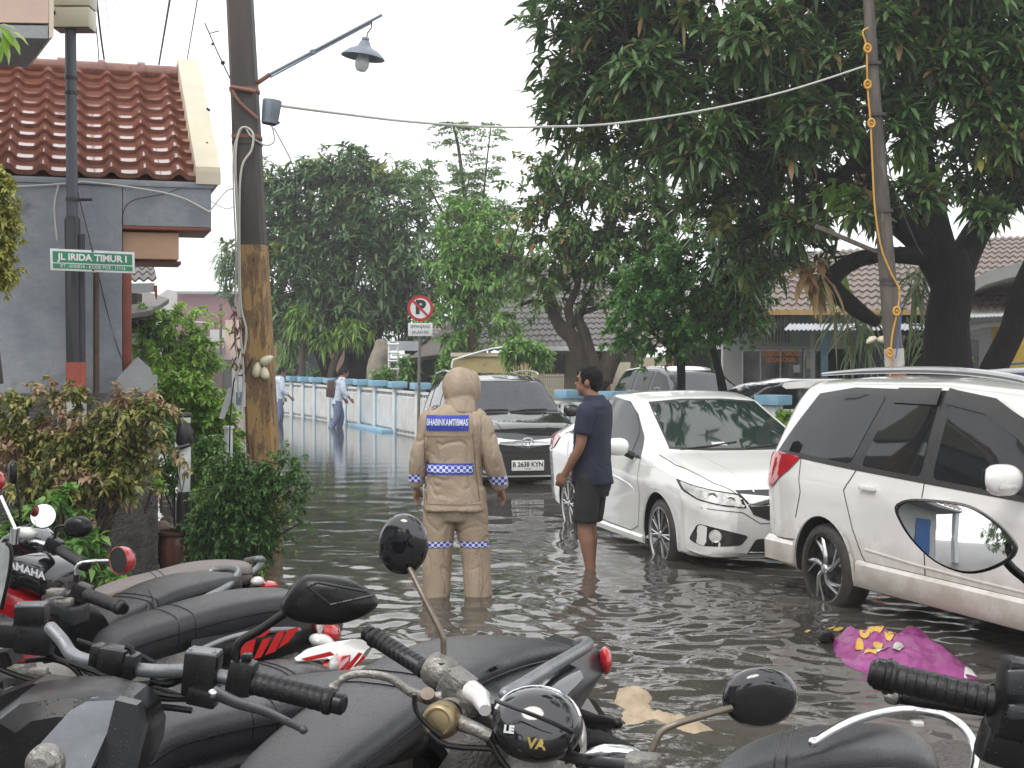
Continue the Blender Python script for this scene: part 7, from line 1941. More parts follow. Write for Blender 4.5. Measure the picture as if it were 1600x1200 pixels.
def housing(root, c, size, axis, m, name='switch_housing', bev=.008, up=V((0,0,1)), lid=None):
    d = V(axis).normalized(); s_, u_ = frame_dir(d)
    Mx = Matrix((d, s_, u_)).transposed()
    bm = B(); box(bm, c, size, rot=Mx, bev=bev)
    o = obj(bm, name, m, root)
    if lid:
        bm = B(); box(bm, V(c)+u_*size[2]*.5, (size[0]*.92, size[1]*.92, .007), rot=Mx, bev=.002)
        for a in (-.36, .36): ball(bm, V(c)+u_*(size[2]*.5+.004)+d*a*size[0]+s_*size[1]*.3, .004, 8)
        obj(bm, 'lid', lid, o)
    return o
def rail(root, pts, r, m, name='grab_rail', flat=1.0):
    bm = B(); tube(bm, [Q(*p) for p in pts], r, 14, spline=6, round_end=True, flat=flat); return obj(bm, name, m, root)
def slab(root, pts, m, name, vec, bev=.004, parent=None, label=None):
    """panel outline in photo pixels (px,py,s) with real thickness along vec"""
    bm = B(); prism(bm, [Q(*p) for p in pts], vec)
    es = [e for e in bm.edges]
    if bev: bmesh.ops.bevel(bm, geom=es, offset=bev, segments=2, affect='EDGES')
    return obj(bm, name, m, parent or root, label=label)
def side_panel(root, top, bottom, m, name='side_panel', vec=None, bulge=.02):
    """curved panel between an upper and a lower row of points"""
    T_ = [Q(*p) for p in top]; B_ = [Q(*p) for p in bottom]; vec = V(vec)
    rows = []
    for t, b in zip(T_, B_):
        ring = [t.lerp(b, k/6)-vec.normalized()*bulge*math.sin(math.pi*k/6) for k in range(7)]
        ring += [t.lerp(b, k/6)+vec for k in range(6, -1, -1)]
        rows.append(ring)
    bm = B(); loft(bm, rows); return obj(bm, name, m, root)

# ---------- bike with the taupe seat, furthest left
rt, h = bike_root('motorbike with a faded taupe seat and pale grab rail, the furthest one', Q(402,880,.00275), Q(150,915,.00262), .03)
chassis(rt, M_bgrey, wb=1.2)
lat = V((-h.y, h.x, 0))
seat_loft(rt, [(140,925,.00262,.08),(190,908,.00264,.10),(250,894,.00267,.12),(300,882,.0027,.13),(350,877,.00272,.13),(392,878,.00275,.11)], M_seattaupe, lat, thick=.09)
rail(rt, [(340,905,.00266),(375,903,.0027),(395,893,.00274),(408,880,.0028),(410,874,.0028),(402,873,.0028),(385,876,.0029)], .013, M_rail)
seat_loft(rt, [(250,925,.0027,.10),(320,915,.0027,.12),(380,905,.00275,.11),(410,905,.00278,.07)], M_bplast, lat, name='tail_fairing', thick=.10)
bm = B(); ball(bm, Q(418,914,.00272), (.045,.05,.018), 14); obj(bm, 'tail_light', M_redlens, rt)
bm = B(); ball(bm, Q(402,908,.00270), (.03,.04,.02), 14); obj(bm, 'indicator', M_whitepl, rt)
# ---------- black seat with hooped rail
rt, h = bike_root('motorbike with a quilted black seat and a hooped dark grab rail', Q(372,893,.00250), Q(150,975,.00222), .03)
chassis(rt, M_bgrey, wb=1.2); lat = V((-h.y, h.x, 0))
seat_loft(rt, [(125,985,.00218,.07),(160,958,.00222,.09),(195,938,.00227,.11),(240,915,.00233,.12),(290,900,.0024,.13),(335,893,.00246,.12),(352,896,.0025,.10)], M_seat, lat, thick=.10)
rail(rt, [(290,950,.0023),(325,932,.00235),(352,918,.0024),(368,902,.00245),(372,892,.0025),(360,888,.00255),(340,890,.0026),(330,893,.0026)], .014, M_rail)
bm = B()
for (a, b_) in (((232,919),(246,955)),((222,924),(234,960))):
    tube(bm, [Q(a[0],a[1],.00232)+V((0,-.01,.002)), Q((a[0]+b_[0])/2+5,(a[1]+b_[1])/2,.00226)+V((0,-.02,0)), Q(b_[0],b_[1],.0022)+V((0,-.02,0))], .0022, 6, spline=3)
obj(bm, 'seat_seam', M_bplast, rt)
seat_loft(rt, [(150,1000,.0022,.09),(220,965,.00227,.11),(300,935,.0024,.12),(370,915,.0025,.08)], M_bplast, lat, name='tail_fairing', thick=.14)
# its handlebar end and the dark mirror back
seat_loft(rt, [(80,962,.00205,.05),(100,948,.00207,.075),(125,952,.00210,.08),(150,975,.00212,.06)], M_bplast, V((.5,.5,0)), name='front_cowl', thick=.16)
# ---------- big grey seat, red and black tail
rt, h = bike_root('motorbike with a long dark grey seat and red slashes on its black tail', Q(475,930,.00225), Q(165,1005,.00205), .04)
chassis(rt, M_bplast, wb=1.22); lat = V((-h.y, h.x, 0))
seat_loft(rt, [(150,1008,.00200,.08),(175,985,.00203,.10),(220,966,.00206,.115),(280,948,.0021,.125),(340,932,.00214,.13),(400,922,.00218,.13),(450,921,.00222,.12),(480,930,.00225,.09)], M_seatgrey, lat, thick=.13)
side_panel(rt, [(300,1000,.00204),(360,990,.00207),(430,968,.00212),(490,962,.00216),(515,968,.0022)], [(300,1050,.00204),(360,1040,.00207),(430,1030,.0021),(485,1012,.00214),(512,1000,.00216)], M_bplast, 'tail_fairing', (.03,.16,0))
rail(rt, [(300,1022,.00203),(350,1000,.00206),(400,988,.00208),(450,984,.00212),(490,988,.00216)], .010, M_rail)
for q in ([(364,1028),(385,1003),(400,998),(392,1030)], [(396,1030),(410,1000),(424,996),(408,1027)], [(414,1024),(432,990),(446,984),(430,1018)], [(434,1014),(450,984),(468,980),(450,1004)], [(388,998),(400,985),(424,985),(412,995)]):
    slab(rt, [(x, y, .00206) for x, y in q], M_redstripe, 'red_graphic', (0,.010,0), 0)
bm = B(); ball(bm, Q(512,984,.00216), (.052,.06,.034), 18, Matrix.Rotation(.7, 3, 'Y')); tl = obj(bm, 'tail_light', M_redlens, rt)
bm = B(); ball(bm, Q(503,1002,.00212), (.045,.045,.024), 16, Matrix.Rotation(.3, 3, 'Y')); ball(bm, Q(500,978,.00213), (.012,.03,.026), 12); obj(bm, 'tail_light_lens', M_lampglass, tl)
# ---------- red white tail
rt, h = bike_root('motorbike with a short grey seat and a white and red pointed tail', Q(560,1015,.00202), Q(380,1060,.0019), .05)
chassis(rt, M_whitepl, wb=1.2); lat = V((-h.y, h.x, 0))
seat_loft(rt, [(330,1062,.00187,.10),(400,1046,.0019,.12),(450,1036,.00192,.125),(495,1036,.00195,.11),(508,1046,.00197,.09)], M_seatgrey, lat, thick=.11)
side_panel(rt, [(460,1028,.00193),(500,1018,.00196),(535,1012,.002),(572,1016,.00203)], [(470,1034,.00193),(515,1030,.00194),(535,1048,.00196),(556,1040,.002)], M_whitepl, 'tail_fairing', (.02,.14,0), .012)
side_panel(rt, [(505,1034,.00194),(520,1034,.00194),(532,1034,.00195)], [(505,1062,.00192),(520,1060,.00192),(530,1050,.00193)], M_redpl, 'tail_inner', (.02,.10,0), .005)
for q in ([(538,1046),(560,1020),(566,1022),(545,1048)], [(552,1042),(568,1024),(571,1028),(556,1042)], [(470,1030),(515,1019),(522,1024),(480,1033)]):
    slab(rt, [(x, y, .00191) for x, y in q], M_redstripe, 'red_graphic', (0,.012,0), 0)
bm = B(); ball(bm, Q(521,1040,.00191), (.016,.02,.022), 12); obj(bm, 'indicator', M_lampglass, rt)
# ---------- broad seat in front of it
rt, h = bike_root('motorbike with a broad wet grey seat crossing the bottom left of the picture', Q(640,1050,.00178), Q(215,1130,.00155), .06)
chassis(rt, M_bplast, wb=1.22); lat = V((-h.y, h.x, 0))
seat_loft(rt, [(195,1165,.00148,.09),(230,1120,.00152,.12),(300,1096,.00156,.135),(390,1078,.0016,.14),(480,1064,.00166,.145),(570,1054,.00172,.14),(640,1050,.00178,.12),(665,1056,.0018,.09)], M_seatgrey, lat, thick=.13)
seat_loft(rt, [(210,1195,.0015,.11),(330,1160,.00156,.13),(450,1125,.00162,.14),(560,1098,.0017,.13),(660,1080,.00178,.08)], M_bplast, lat, name='tail_fairing', thick=.16)
# ---------- scooter with the silver rail; its handlebar carries the angular mirror
tail_, nose_ = Q(905,1020,.00190), Q(440,1210,.00135)
rt, h = bike_root('motorbike with a long dark seat, silver rail and angular black mirror', tail_, nose_, .06)
chassis(rt, M_bgrey, wb=1.24); lat = V((-h.y, h.x, 0))
seat_loft(rt, [(400,1235,.00130,.10),(450,1185,.00136,.12),(520,1128,.00143,.135),(600,1070,.00152,.145),(670,1028,.00161,.155),(740,1003,.0017,.16),(805,995,.00178,.15),(855,1003,.00185,.13),(872,1014,.00188,.11)], M_seatgrey, lat, thick=.11)
bm = B(); sm = [Q(640,1107,.00150), Q(700,1085,.00156), Q(770,1055,.00163), Q(830,1030,.00170), Q(868,1022,.00176)]
tube(bm, [p+V((.012,-.012,.012)) for p in sm], .0026, 6, spline=4); obj(bm, 'seat_piping', M_redbrown, rt)
bm = B(); box(bm, Q(768,1054,.00160)+V((0,0,.012)), (.05,.03,.010), rot=Matrix.Rotation(-.5,3,'Z') @ Matrix.Rotation(-.5,3,'Y'), bev=.003); obj(bm, 'seat_badge', M_bplast, rt)
side_panel(rt, [(770,1100,.00150),(820,1068,.00158),(880,1035,.0017),(925,1008,.0018),(948,1024,.00184)], [(790,1170,.00150),(830,1160,.00156),(880,1150,.00165),(900,1120,.00172),(942,1050,.0018)], M_bgrey, 'tail_fairing', (-.10,.16,0), .02)
side_panel(rt, [(845,1085,.00158),(870,1065,.00162),(905,1045,.00168)], [(862,1110,.00158),(885,1100,.00162),(905,1068,.00168)], M_bgloss, 'dark_inset', (-.04,.10,0), .028)
rail(rt, [(790,1085,.00150),(820,1068,.00155),(860,1043,.00163),(900,1020,.00172),(918,1008,.00178),(914,1003,.00182),(900,1006,.00184)], .017, M_rail, flat=1.0)
bm = B(); ball(bm, Q(946,1032,.00181), (.020,.05,.040), 14); obj(bm, 'tail_light', M_redlens, rt)
bm = B(); tube(bm, [Q(905,1120,.0017), Q(930,1128,.00165), Q(965,1130,.0016)], [.022,.02,.014], 10, round_end=True); tube(bm, [Q(880,1165,.0017), Q(930,1160,.0017), Q(990,1170,.0017)], [.05,.04,.01], 10, flat=.6); obj(bm, 'footrest', M_bplast, rt)
# handlebar of that scooter
s1 = .00112
bar(rt, [Q(80,982,.00118), Q(98,1002,.00117), Q(112,1022,.00116), Q(135,1032,.00115), Q(170,1036,.00114), Q(215,1046,.00112), Q(260,1049,.00111), Q(300,1048,.0011), Q(350,1058,.0011), Q(420,1075,.0011)], .0125, M_rail, spline=5)
g = grip(rt, Q(520,1097,.00108), Q(392,1066,.0011), .0195)
housing(rt, Q(378,1058,.0011), (.046,.052,.062), (1,-.05,-.18), M_bplast, 'switch_housing', .012)
bm = B(); box(bm, Q(386,1026,.0011), (.018,.02,.012), bev=.004); obj(bm, 'switch_button', M_bplast, rt)
housing(rt, Q(316,1052,.0011), (.058,.050,.075), (1,-.05,-.10), M_bplast, 'brake_reservoir', .006, lid=M_rail)
housing(rt, Q(318,1088,.00109), (.050,.040,.030), (1,-.05,-.2), M_bplast, 'lever_clamp', .006)
bm = B(); ball(bm, Q(338,1077,.00107)+V((0,-.03,0)), .008, 10); obj(bm, 'bolt', M_chrome, rt)
lever(rt, [Q(335,1082,.00107), Q(370,1098,.00106), Q(415,1112,.00105), Q(450,1128,.00104), Q(474,1140,.00103)], [.012,.010,.008,.007,.006], M_railblk, .0075)
housing(rt, Q(178,1034,.00113), (.050,.052,.055), (1,-.05,-.15), M_bplast, 'switch_housing', .010)
housing(rt, Q(152,1026,.00114), (.020,.045,.048), (1,-.05,-.15), M_bplast, 'bar_clamp', .008)
housing(rt, Q(206,1040,.00112), (.022,.045,.045), (1,-.05,-.15), M_bplast, 'bar_clamp', .008)
bm = B(); tube(bm, [Q(208,1022,.0011), Q(204,1012,.0011), Q(196,1010,.0011)], .006, 8); obj(bm, 'cable_stub', M_bplast, rt)
hexm = [(-1.0,-.30),(-.86,.25),(-.62,.85),(-.3,1.0),(.25,.90),(.62,.66),(.92,.25),(1.0,-.05),(.95,-.35),(.6,-.75),(.1,-1.0),(-.5,-.95),(-.85,-.72)]
mm = disc_mirror(rt, Q(515,936,.00108), (.10,.96,-.02), .083, .042, .035, M_bplast, [Q(371,1040,.0011), Q(369,1018,.0011), Q(377,1001,.0011), Q(405,985,.0011), Q(445,958,.0011)], .0078, M_bplast, roll=0, shape=smooth_poly(hexm, 2))
bm = B()
for a, b_ in (((484,912),(520,940)),((520,940),(588,925)),((484,912),(500,906)),((500,906),(575,920))):
    tube(bm, [Q(*a,.00106)+V((0,-.030,0)), Q(*b_,.00106)+V((0,-.030,0))], .0022, 6)
obj(bm, 'mirror_ridge', M_bplast, mm)
for pts, r_ in (([(340,1075),(300,1062),(250,1065),(215,1070),(180,1062),(150,1050),(110,1035)], .006), ([(350,1088),(300,1092),(240,1090),(190,1075),(140,1052)], .0055), ([(300,1110),(250,1105),(210,1112),(170,1108),(120,1090)], .006), ([(235,1062),(262,1068),(285,1060),(305,1068)], .008)):
    bm = B(); tube(bm, [Q(x, y, .00112) for x, y in pts], r_, 8, spline=5); obj(bm, 'control_cable', M_bplast, rt)
# angular headlight cowl at the bottom left
cowl = [(-10,1118),(30,1088),(90,1078),(150,1078),(205,1092),(225,1112),(236,1145),(232,1178),(215,1215),(100,1240),(-20,1240)]
cx_, cy_ = 120, 1160
bm = B(); rings = []
for k_, dy in ((1.0,.10),(1.0,.03),(.975,.0),(.90,-.022),(.62,-.045),(.2,-.05)):
    rings.append([Q(cx_+(x-cx_)*k_, cy_+(y-cy_)*k_, .00104)+V((0,dy,0)) for x, y in cowl])
loft(bm, rings); obj(bm, 'headlight_cowl', M_bplast, rt, smooth=25)
bm = B(); lens = [(60,1165),(110,1110),(135,1096),(180,1094),(192,1102),(165,1150),(140,1205),(60,1225)]
prism(bm, [Q(x, y, .00095+(1225-y)/130*.00007)+V((0,-.0,0)) for x, y in lens], (0,.03,0)); obj(bm, 'smoked_panel', M_smoke, rt, smooth=False)
bm = B(); prism(bm, [Q(x, y, .00099) for x, y in ((180,1094),(214,1102),(224,1140),(205,1215),(146,1215),(166,1150))], (0,.03,0)); obj(bm, 'cowl_facet', M_bgrey, rt, smooth=False)
bm = B(); lathe(bm, [(0,.016),(.012,.015),(.018,.009),(.020,.0),(.026,-.002),(.028,-.02)], c=Q(66,1195,.00092), axis=(0,-1,.1)); obj(bm, 'position_lamp', M_castalu, rt)
bm = B(); loft(bm, [[Q(x, y, .00118)+V((0,d_,0)) for x, y in ((-30,1105),(0,1085),(60,1062),(110,1068),(100,1080),(40,1088),(-30,1150))] for d_ in (-.03,.05)]); obj(bm, 'instrument_cover', M_bplast, rt, smooth=25)
# ---------- left bar of the broad seat bike: reservoir, screen
rt2 = rt
t_, n_ = Q(-60,1010,.0016), Q(-220,1060,.0013)
rt, h = bike_root('motorbike cut by the left edge with a scratched clear wind screen', Q(120,1060,.0017), Q(-120,1120,.0014), .06)
chassis(rt, M_bplast, wb=1.2)
bar(rt, [Q(-80,985,.00135), Q(-20,1000,.00132), Q(30,1000,.0013), Q(75,985,.0013)], .012, M_railblk)
housing(rt, Q(50,962,.00130), (.062,.055,.045), (1,.1,0), M_bplast, 'brake_reservoir', .006, lid=M_rail)
housing(rt, Q(55,998,.00129), (.075,.055,.060), (1,.1,-.1), M_bplast, 'switch_housing', .012)
housing(rt, Q(8,990,.00129), (.07,.06,.05), (1,.1,-.1), M_bplast, 'switch_housing', .012)
bm = B(); lathe(bm, [(.012,-.02),(.016,-.01),(.016,.01),(.012,.02)], c=Q(82,995,.0013), axis=(1,0,-.3)); obj(bm, 'cable_adjuster', M_railblk, rt)
bm = B(); prism(bm, [Q(-40,850,.00125), Q(10,848,.00125), Q(18,860,.00125), Q(14,900,.00125), Q(2,952,.00125), Q(-40,960,.00125)], (0,.005,0)); obj(bm, 'wind_screen', M_clearscreen, rt)
bm = B(); tube(bm, [Q(*p,.00124) for p in ((10,848),(18,860),(14,900),(2,952))], .004, 6, spline=3); obj(bm, 'screen_edge', M_bplast, rt)
slab(rt, [(-30,1028,.0013),(10,1018,.0013),(20,1040,.0013),(-30,1060,.0013)], M_bplast, 'cowl', (0,.08,0))
bm = B(); box(bm, Q(38,1022,.00140), (.06,.05,.03), rot=.2, bev=.010); obj(bm, 'red_cover', M_redpl, rt)
bm = B(); box(bm, Q(30,1045,.00140), (.06,.05,.035), rot=-.2, bev=.010); box(bm, Q(60,1050,.00138), (.04,.03,.02), bev=.006); obj(bm, 'clamp', M_castalu, rt)
for pts in ([(60,1010),(90,1030),(130,1045),(150,1070),(145,1085)], [(40,1032),(80,1030),(110,1040),(128,1062),(122,1082)]):
    bm = B(); tube(bm, [Q(x, y, .0013) for x, y in pts], .006, 8, spline=5); obj(bm, 'control_cable', M_bplast, rt)

# ---------- red and black bike by the shrub, with two mirrors
s = .00212
rt, h = bike_root('motorbike with a red and black fuel tank and round mirror by the shrub', Q(-40,905,.0025), Q(130,900,.0021), .03)
chassis(rt, M_redpl, wb=1.2, shield=False)
bm = B(); lat = V((-h.y,h.x,0))
seat_loft(rt, [(10,900,.00205,.06),(30,872,.00207,.10),(60,865,.0021,.12),(95,880,.0021,.10),(104,902,.0021,.06)], M_bgloss, V((.3,.9,0)), name='fuel_tank', thick=.11)
text_on('YAMAHA', .030, Q(38,889,.00175), (1,0,-.35), (.1,-.1,1), M_signwhite, rt, bold=.0008, off=.004)
seat_loft(rt, [(0,900,.00205,.08),(30,905,.00207,.11),(60,920,.0021,.11),(85,940,.0021,.07)], M_redpl, V((.3,.9,0)), name='red_fairing', thick=.10)
seat_loft(rt, [(5,850,.0022,.05),(30,830,.0022,.09),(55,826,.0022,.09),(80,845,.0022,.05)], M_bgloss, V((.3,.9,0)), name='instrument_cover', thick=.09)
bm = B(); ball(bm, Q(42,833,.0020), (.035,.02,.02), 12); obj(bm, 'gauge_glass', M_lampglass, rt)
bar(rt, [Q(10,855,.0022), Q(40,848,.00218), Q(70,850,.00214), Q(95,862,.0021)], .011, M_chrome)
grip(rt, Q(132,882,.0020), Q(92,858,.0021), .018)
housing(rt, Q(84,852,.0021), (.05,.05,.05), (1,-.1,-.5), M_bplast, 'switch_housing', .010)
disc_mirror(rt, Q(67.5,806,.0020), (.12,-.98,.28), .041, .040, .02, M_bplast, [Q(20,827,.0021), Q(35,824,.0021), Q(55,816,.0020)], .0055, M_chrome)
disc_mirror(rt, Q(123,823,.0021), (.2,.9,0), .050, .036, .03, M_bplast, [Q(88,852,.0021), Q(86,828,.0021), Q(94,822,.0021), Q(108,822,.0021)], .005, M_bplast)
bm = B(); tube(bm, [Q(0,775,.0019), Q(24,828,.0019)], .007, 8); tube(bm, [Q(24,826,.0019), Q(22,850,.0019)], .014, 10); obj(bm, 'mirror_stem', M_chrome, rt)
bm = B(); ball(bm, Q(-3,752,.0019), (.022,.03,.030), 14); obj(bm, 'red_mirror', M_redpl, rt)
disc_mirror(rt, Q(22,738,.0022), (.8,.5,0), .030, .040, .02, M_bplast, [Q(33,820,.0022), Q(28,770,.0022), Q(24,752,.0022)], .005, M_bplast, p=.8)
rt_ = rt
# ---------- bike whose red mirror stands by the wall
rt, h = bike_root('motorbike with a bright red round mirror and black ribbed grip near the wall', Q(60,935,.0024), Q(150,960,.00195), .03)
chassis(rt, M_bgrey, wb=1.2, shield=False)
disc_mirror(rt, Q(186,876,.00198), (-.55,-.80,.05), .043, .044, .045, M_redpl, [Q(118,925,.0019), Q(119,890,.0019), Q(126,880,.0019), Q(145,877,.0019), Q(168,876,.00192)], .0052, M_chrome, glass=M_bgloss)
bm = B(); tube(bm, [Q(119,925,.0019), Q(119,898,.0019)], .009, 10); obj(bm, 'mirror_stem', M_bplast, rt)
bar(rt, [Q(70,935,.0020), Q(100,930,.0019), Q(125,925,.0019), Q(145,935,.00187)], .011, M_railblk)
grip(rt, Q(188,949,.00182), Q(138,930,.00188), .019)
housing(rt, Q(128,926,.0019), (.055,.055,.055), (1,-.1,-.4), M_bplast, 'switch_housing', .010)
seat_loft(rt, [(70,950,.0019,.06),(90,930,.0019,.08),(110,930,.0019,.07),(128,945,.0019,.05)], M_bgrey, V((.3,.9,0)), name='bar_cover', thick=.06)
bm = B(); box(bm, Q(88,925,.0018), (.05,.04,.02), bev=.008); box(bm, Q(100,940,.0018), (.05,.04,.02), bev=.008); obj(bm, 'metal_bracket', M_castalu, rt)

# ---------- old bike with round headlight, brass cap and chrome rail
rt, h = bike_root('motorbike with a round black headlight shell, brass bar cap and chrome tail rail', Q(1500,1170,.00140), Q(830,1140,.00118), .06)
chassis(rt, M_bgloss, wb=1.22); lat = V((-h.y, h.x, 0))
bar(rt, [Q(575,992,.00136), Q(655,1040,.00132), Q(700,1075,.0013), Q(745,1110,.00126), Q(800,1150,.00122), Q(900,1185,.0012), Q(1010,1200,.00112), Q(1060,1220,.0011)], .0115, M_railblk)
grip(rt, Q(582,994,.00136), Q(664,1046,.00132), .0185)
ax_ = (Q(700,1075,.0013)-Q(655,1040,.00132)).normalized()
bm = B(); lathe(bm, [(.020,-.028),(.032,-.026),(.037,-.015),(.037,.016),(.030,.026),(.018,.028)], c=Q(688,1050,.00130), axis=ax_, seg=26); obj(bm, 'throttle_housing', M_castalu, rt)
housing(rt, Q(714,1072,.00127), (.056,.058,.048), ax_, M_castalu, 'brake_reservoir', .007, lid=M_castalu)
housing(rt, Q(733,1098,.00125), (.050,.042,.040), ax_, M_castalu, 'lever_clamp', .008)
bm = B(); ball(bm, Q(671,1087,.00124), .010, 10); lathe(bm, [(0,.006),(.014,.006),(.015,0),(.015,-.01)], c=Q(668,1086,.00123), axis=(0,-.7,.7)); obj(bm, 'pivot_bolt', M_agedmetal, rt)
lever(rt, [Q(690,1090,.00124), Q(665,1090,.00124), Q(640,1080,.00124), Q(610,1060,.00124), Q(570,1053,.00124), Q(540,1058,.00124), Q(520,1076,.00124)], [.012,.012,.0095,.0085,.008,.0075,.008], M_castalu, .0125)
bm = B(); lathe(bm, [(0,.034),(.020,.034),(.029,.031),(.034,.024),(.036,.010),(.036,-.005),(.028,-.02),(0,-.03)], c=Q(692,1124,.00122), axis=(-.25,-.92,.10), seg=32); lathe(bm, [(.022,.0352),(.026,.0356),(.029,.0335)], c=Q(692,1124,.00122), axis=(-.25,-.92,.10), seg=32); obj(bm, 'brass_cap', M_brass, rt)
bm = B(); lathe(bm, [(.030,.0),(.033,-.012),(.030,-.035)], c=Q(700,1118,.00123), axis=(-.25,-.92,.10), seg=24); tube(bm, [Q(715,1128,.00122), Q(745,1140,.00120), Q(765,1150,.0012)], [.016,.013,.012], 12); obj(bm, 'cap_mount', M_castalu, rt)
bm = B(); tube(bm, [Q(738,1080,.00124), Q(752,1092,.00122), Q(758,1110,.0012)], [.022,.020,.012], 10); obj(bm, 'white_connector', M_whitepl, rt)
# headlight shell
hc_ = Q(838,1132,.00120); fd = V((-.22,-.90,.38)).normalized()
bm = B(); prof = [(0,.052),(.03,.050),(.055,.043),(.074,.030),(.083,.012),(.086,-.005),(.086,-.02),(.075,-.06),(.05,-.09),(0,-.10)]
lathe(bm, prof, c=hc_, axis=fd, seg=40)
bmesh.ops.transform(bm, matrix=Matrix.Translation(hc_) @ Matrix.Diagonal((1,1,.80,1)) @ Matrix.Translation(-hc_), verts=bm.verts)
hl = obj(bm, 'headlight_shell', M_bgloss, rt)
s_, u_ = frame_dir(fd)
bm = B(); tube(bm, [hc_+(s_*math.cos(a)*.0865+u_*math.sin(a)*.070)+fd*.004 for a in [R(x) for x in range(20, 175, 12)]], .003, 8); obj(bm, 'headlight_rim', M_chrome, hl)
tb = bvh_bm_src = bvh_of(hl)
class _L: pass
def on_world(px, py, s0): return Q(px, py, s0)
def txt_proj(sx_, size, px, py, m, col, rot):
    me = text_mesh(sx_, size, .001)
    U0 = V((math.cos(rot),0,-math.sin(rot))); W0 = V((math.sin(rot),0,math.cos(rot)))
    Mi = ROOT[hl.name]; O_l = Q(px, py, .00105)
    inv = Mi.inverted()
    for v in me.vertices:
        p = O_l+U0*v.co.x+W0*v.co.y; d_ = (p-V((0,0,CAMH))).normalized()
        lp, ld = inv@p, (inv.to_3x3()@d_).normalized()
        h_ = tb.ray_cast(lp, ld)
        v.co = (Mi@h_[0] if h_[0] is not None else p+d_*.15)-d_*.0015
    return link_mesh(me, 'lettering', m, hl, False, None, False)
txt_proj('LE', .017, 795, 1140, M_signwhite, None, .12); txt_proj('VA', .024, 838, 1163, M_gold, None, .14)
bm = B(); tube(bm, [Q(775,1095,.00116), Q(820,1112,.00112), Q(860,1128,.0011), Q(895,1145,.0011)], .004, 8, spline=4); obj(bm, 'cable', M_bplast, rt)
seat_loft(rt, [(900,1110,.0013,.02),(910,1130,.0013,.03),(912,1160,.00128,.035),(895,1195,.00125,.03)], M_whitepl, V((.2,1,0)), name='white_fork_cover', thick=.05)
bm = B(); tube(bm, [Q(760,1150,.0012), Q(780,1185,.0012), Q(800,1210,.0012)], .007, 8, spline=3); tube(bm, [Q(670,1145,.0012), Q(700,1165,.0012), Q(770,1170,.0012)], .006, 8, spline=3); tube(bm, [Q(648,1085,.0012), Q(650,1110,.0012), Q(670,1135,.0012), Q(690,1150,.0012)], .005, 8, spline=3); obj(bm, 'brake_hose', M_bplast, rt)
disc_mirror(rt, Q(631,850,.00134), (.30,.93,.10), .055, .066, .030, M_bgloss, [Q(690,1075,.00130), Q(692,1045,.0013), Q(693,1010,.0013), Q(690,990,.0013), Q(668,945,.00131), Q(640,888,.00133)], .0062, M_agedmetal, roll=-.25)
bm = B(); tube(bm, [Q(689,1082,.00129), Q(691,1035,.00129)], [.013,.010], 10); obj(bm, 'mirror_mount', M_bplast, rt)
disc_mirror(rt, Q(1187,1088,.00116), (.10,.95,.16), .068, .056, .030, M_bgloss, [Q(1006,1205,.00113), Q(1022,1165,.00113), Q(1034,1143,.00113), Q(1060,1130,.00113), Q(1100,1118,.00114), Q(1143,1106,.00115)], .0062, M_agedmetal, roll=.2)
housing(rt, Q(1005,1198,.00111), (.06,.05,.045), (1,-.3,0), M_castalu, 'lever_clamp', .01)
bm = B(); tube(bm, [Q(915,1178,.00118), Q(945,1174,.00118), Q(985,1178,.00118), Q(1010,1188,.00118)], [.004,.014,.014,.008], 10, spline=4); obj(bm, 'chrome_bracket', M_chrome, rt)
bm = B()
tube(bm, [Q(905,1202,.0012), Q(930,1182,.0012), Q(975,1186,.0012), Q(1000,1205,.0012)], .012, 10, spline=4); obj(bm, 'rubber_gaiter', M_bplast, rt)
seat_loft(rt, [(1090,1235,.00128,.08),(1130,1195,.0013,.11),(1200,1163,.00134,.13),(1290,1148,.00138,.135),(1380,1145,.00142,.13),(1440,1160,.00145,.10),(1468,1190,.00146,.07)], M_seatgrey, V((.25,.97,0)), thick=.10)
rail(rt, [(1270,1160,.0013),(1300,1142,.00135),(1345,1122,.0014),(1400,1110,.00146),(1450,1112,.00148),(1490,1125,.00146),(1515,1150,.00142),(1524,1180,.00138),(1518,1215,.00132)], .0105, M_chrome)
bm = B(); box(bm, Q(1433,1130,.0017), (.03,.03,.012), bev=.003); obj(bm, 'white_clip', M_whitepl, rt)

# ---------- bike at the right edge, seen from the rider's side
rt, h = bike_root('motorbike at the right edge with a diamond mirror showing its glass', Q(1900,1700,.0006), Q(1760,1080,.00095), .10)
s = .00085
bar(rt, [Q(1560,1098,.00084), Q(1640,1120,.00084), Q(1760,1180,.00085)], .011, M_railblk)
grip(rt, Q(1384,1056,.00084), Q(1562,1098,.00082), .0185)
bm = B(); lathe(bm, [(0,-.016),(.017,-.016),(.021,-.012),(.021,-.002),(.024,0),(.024,.006),(.019,.009)], c=Q(1384,1056,.00084), axis=(Q(1562,1098,.00082)-Q(1384,1056,.00084)), seg=24); obj(bm, 'bar_end', M_bplast, rt)
lever(rt, [Q(1560,1112,.00086), Q(1500,1104,.00087), Q(1440,1096,.00088), Q(1398,1090,.00088)], [.009,.009,.0085,.0075], M_bplast, .010)
bm = B(); ball(bm, Q(1392,1088,.00087), (.010,.012,.011), 12); obj(bm, 'lever_tip', M_castalu, rt)
housing(rt, Q(1592,1092,.00081), (.055,.055,.100), (1,-.05,-.20), M_bplast, 'switch_housing', .010)
bm = B(); box(bm, Q(1592,1066,.00078), (.030,.012,.030), bev=.004); box(bm, Q(1594,1112,.00078), (.030,.012,.018), bev=.004); obj(bm, 'switch_button', M_bgrey, rt)
housing(rt, Q(1585,1168,.00082), (.090,.05,.055), (1,-.05,-.30), M_bplast, 'lever_clamp', .012)
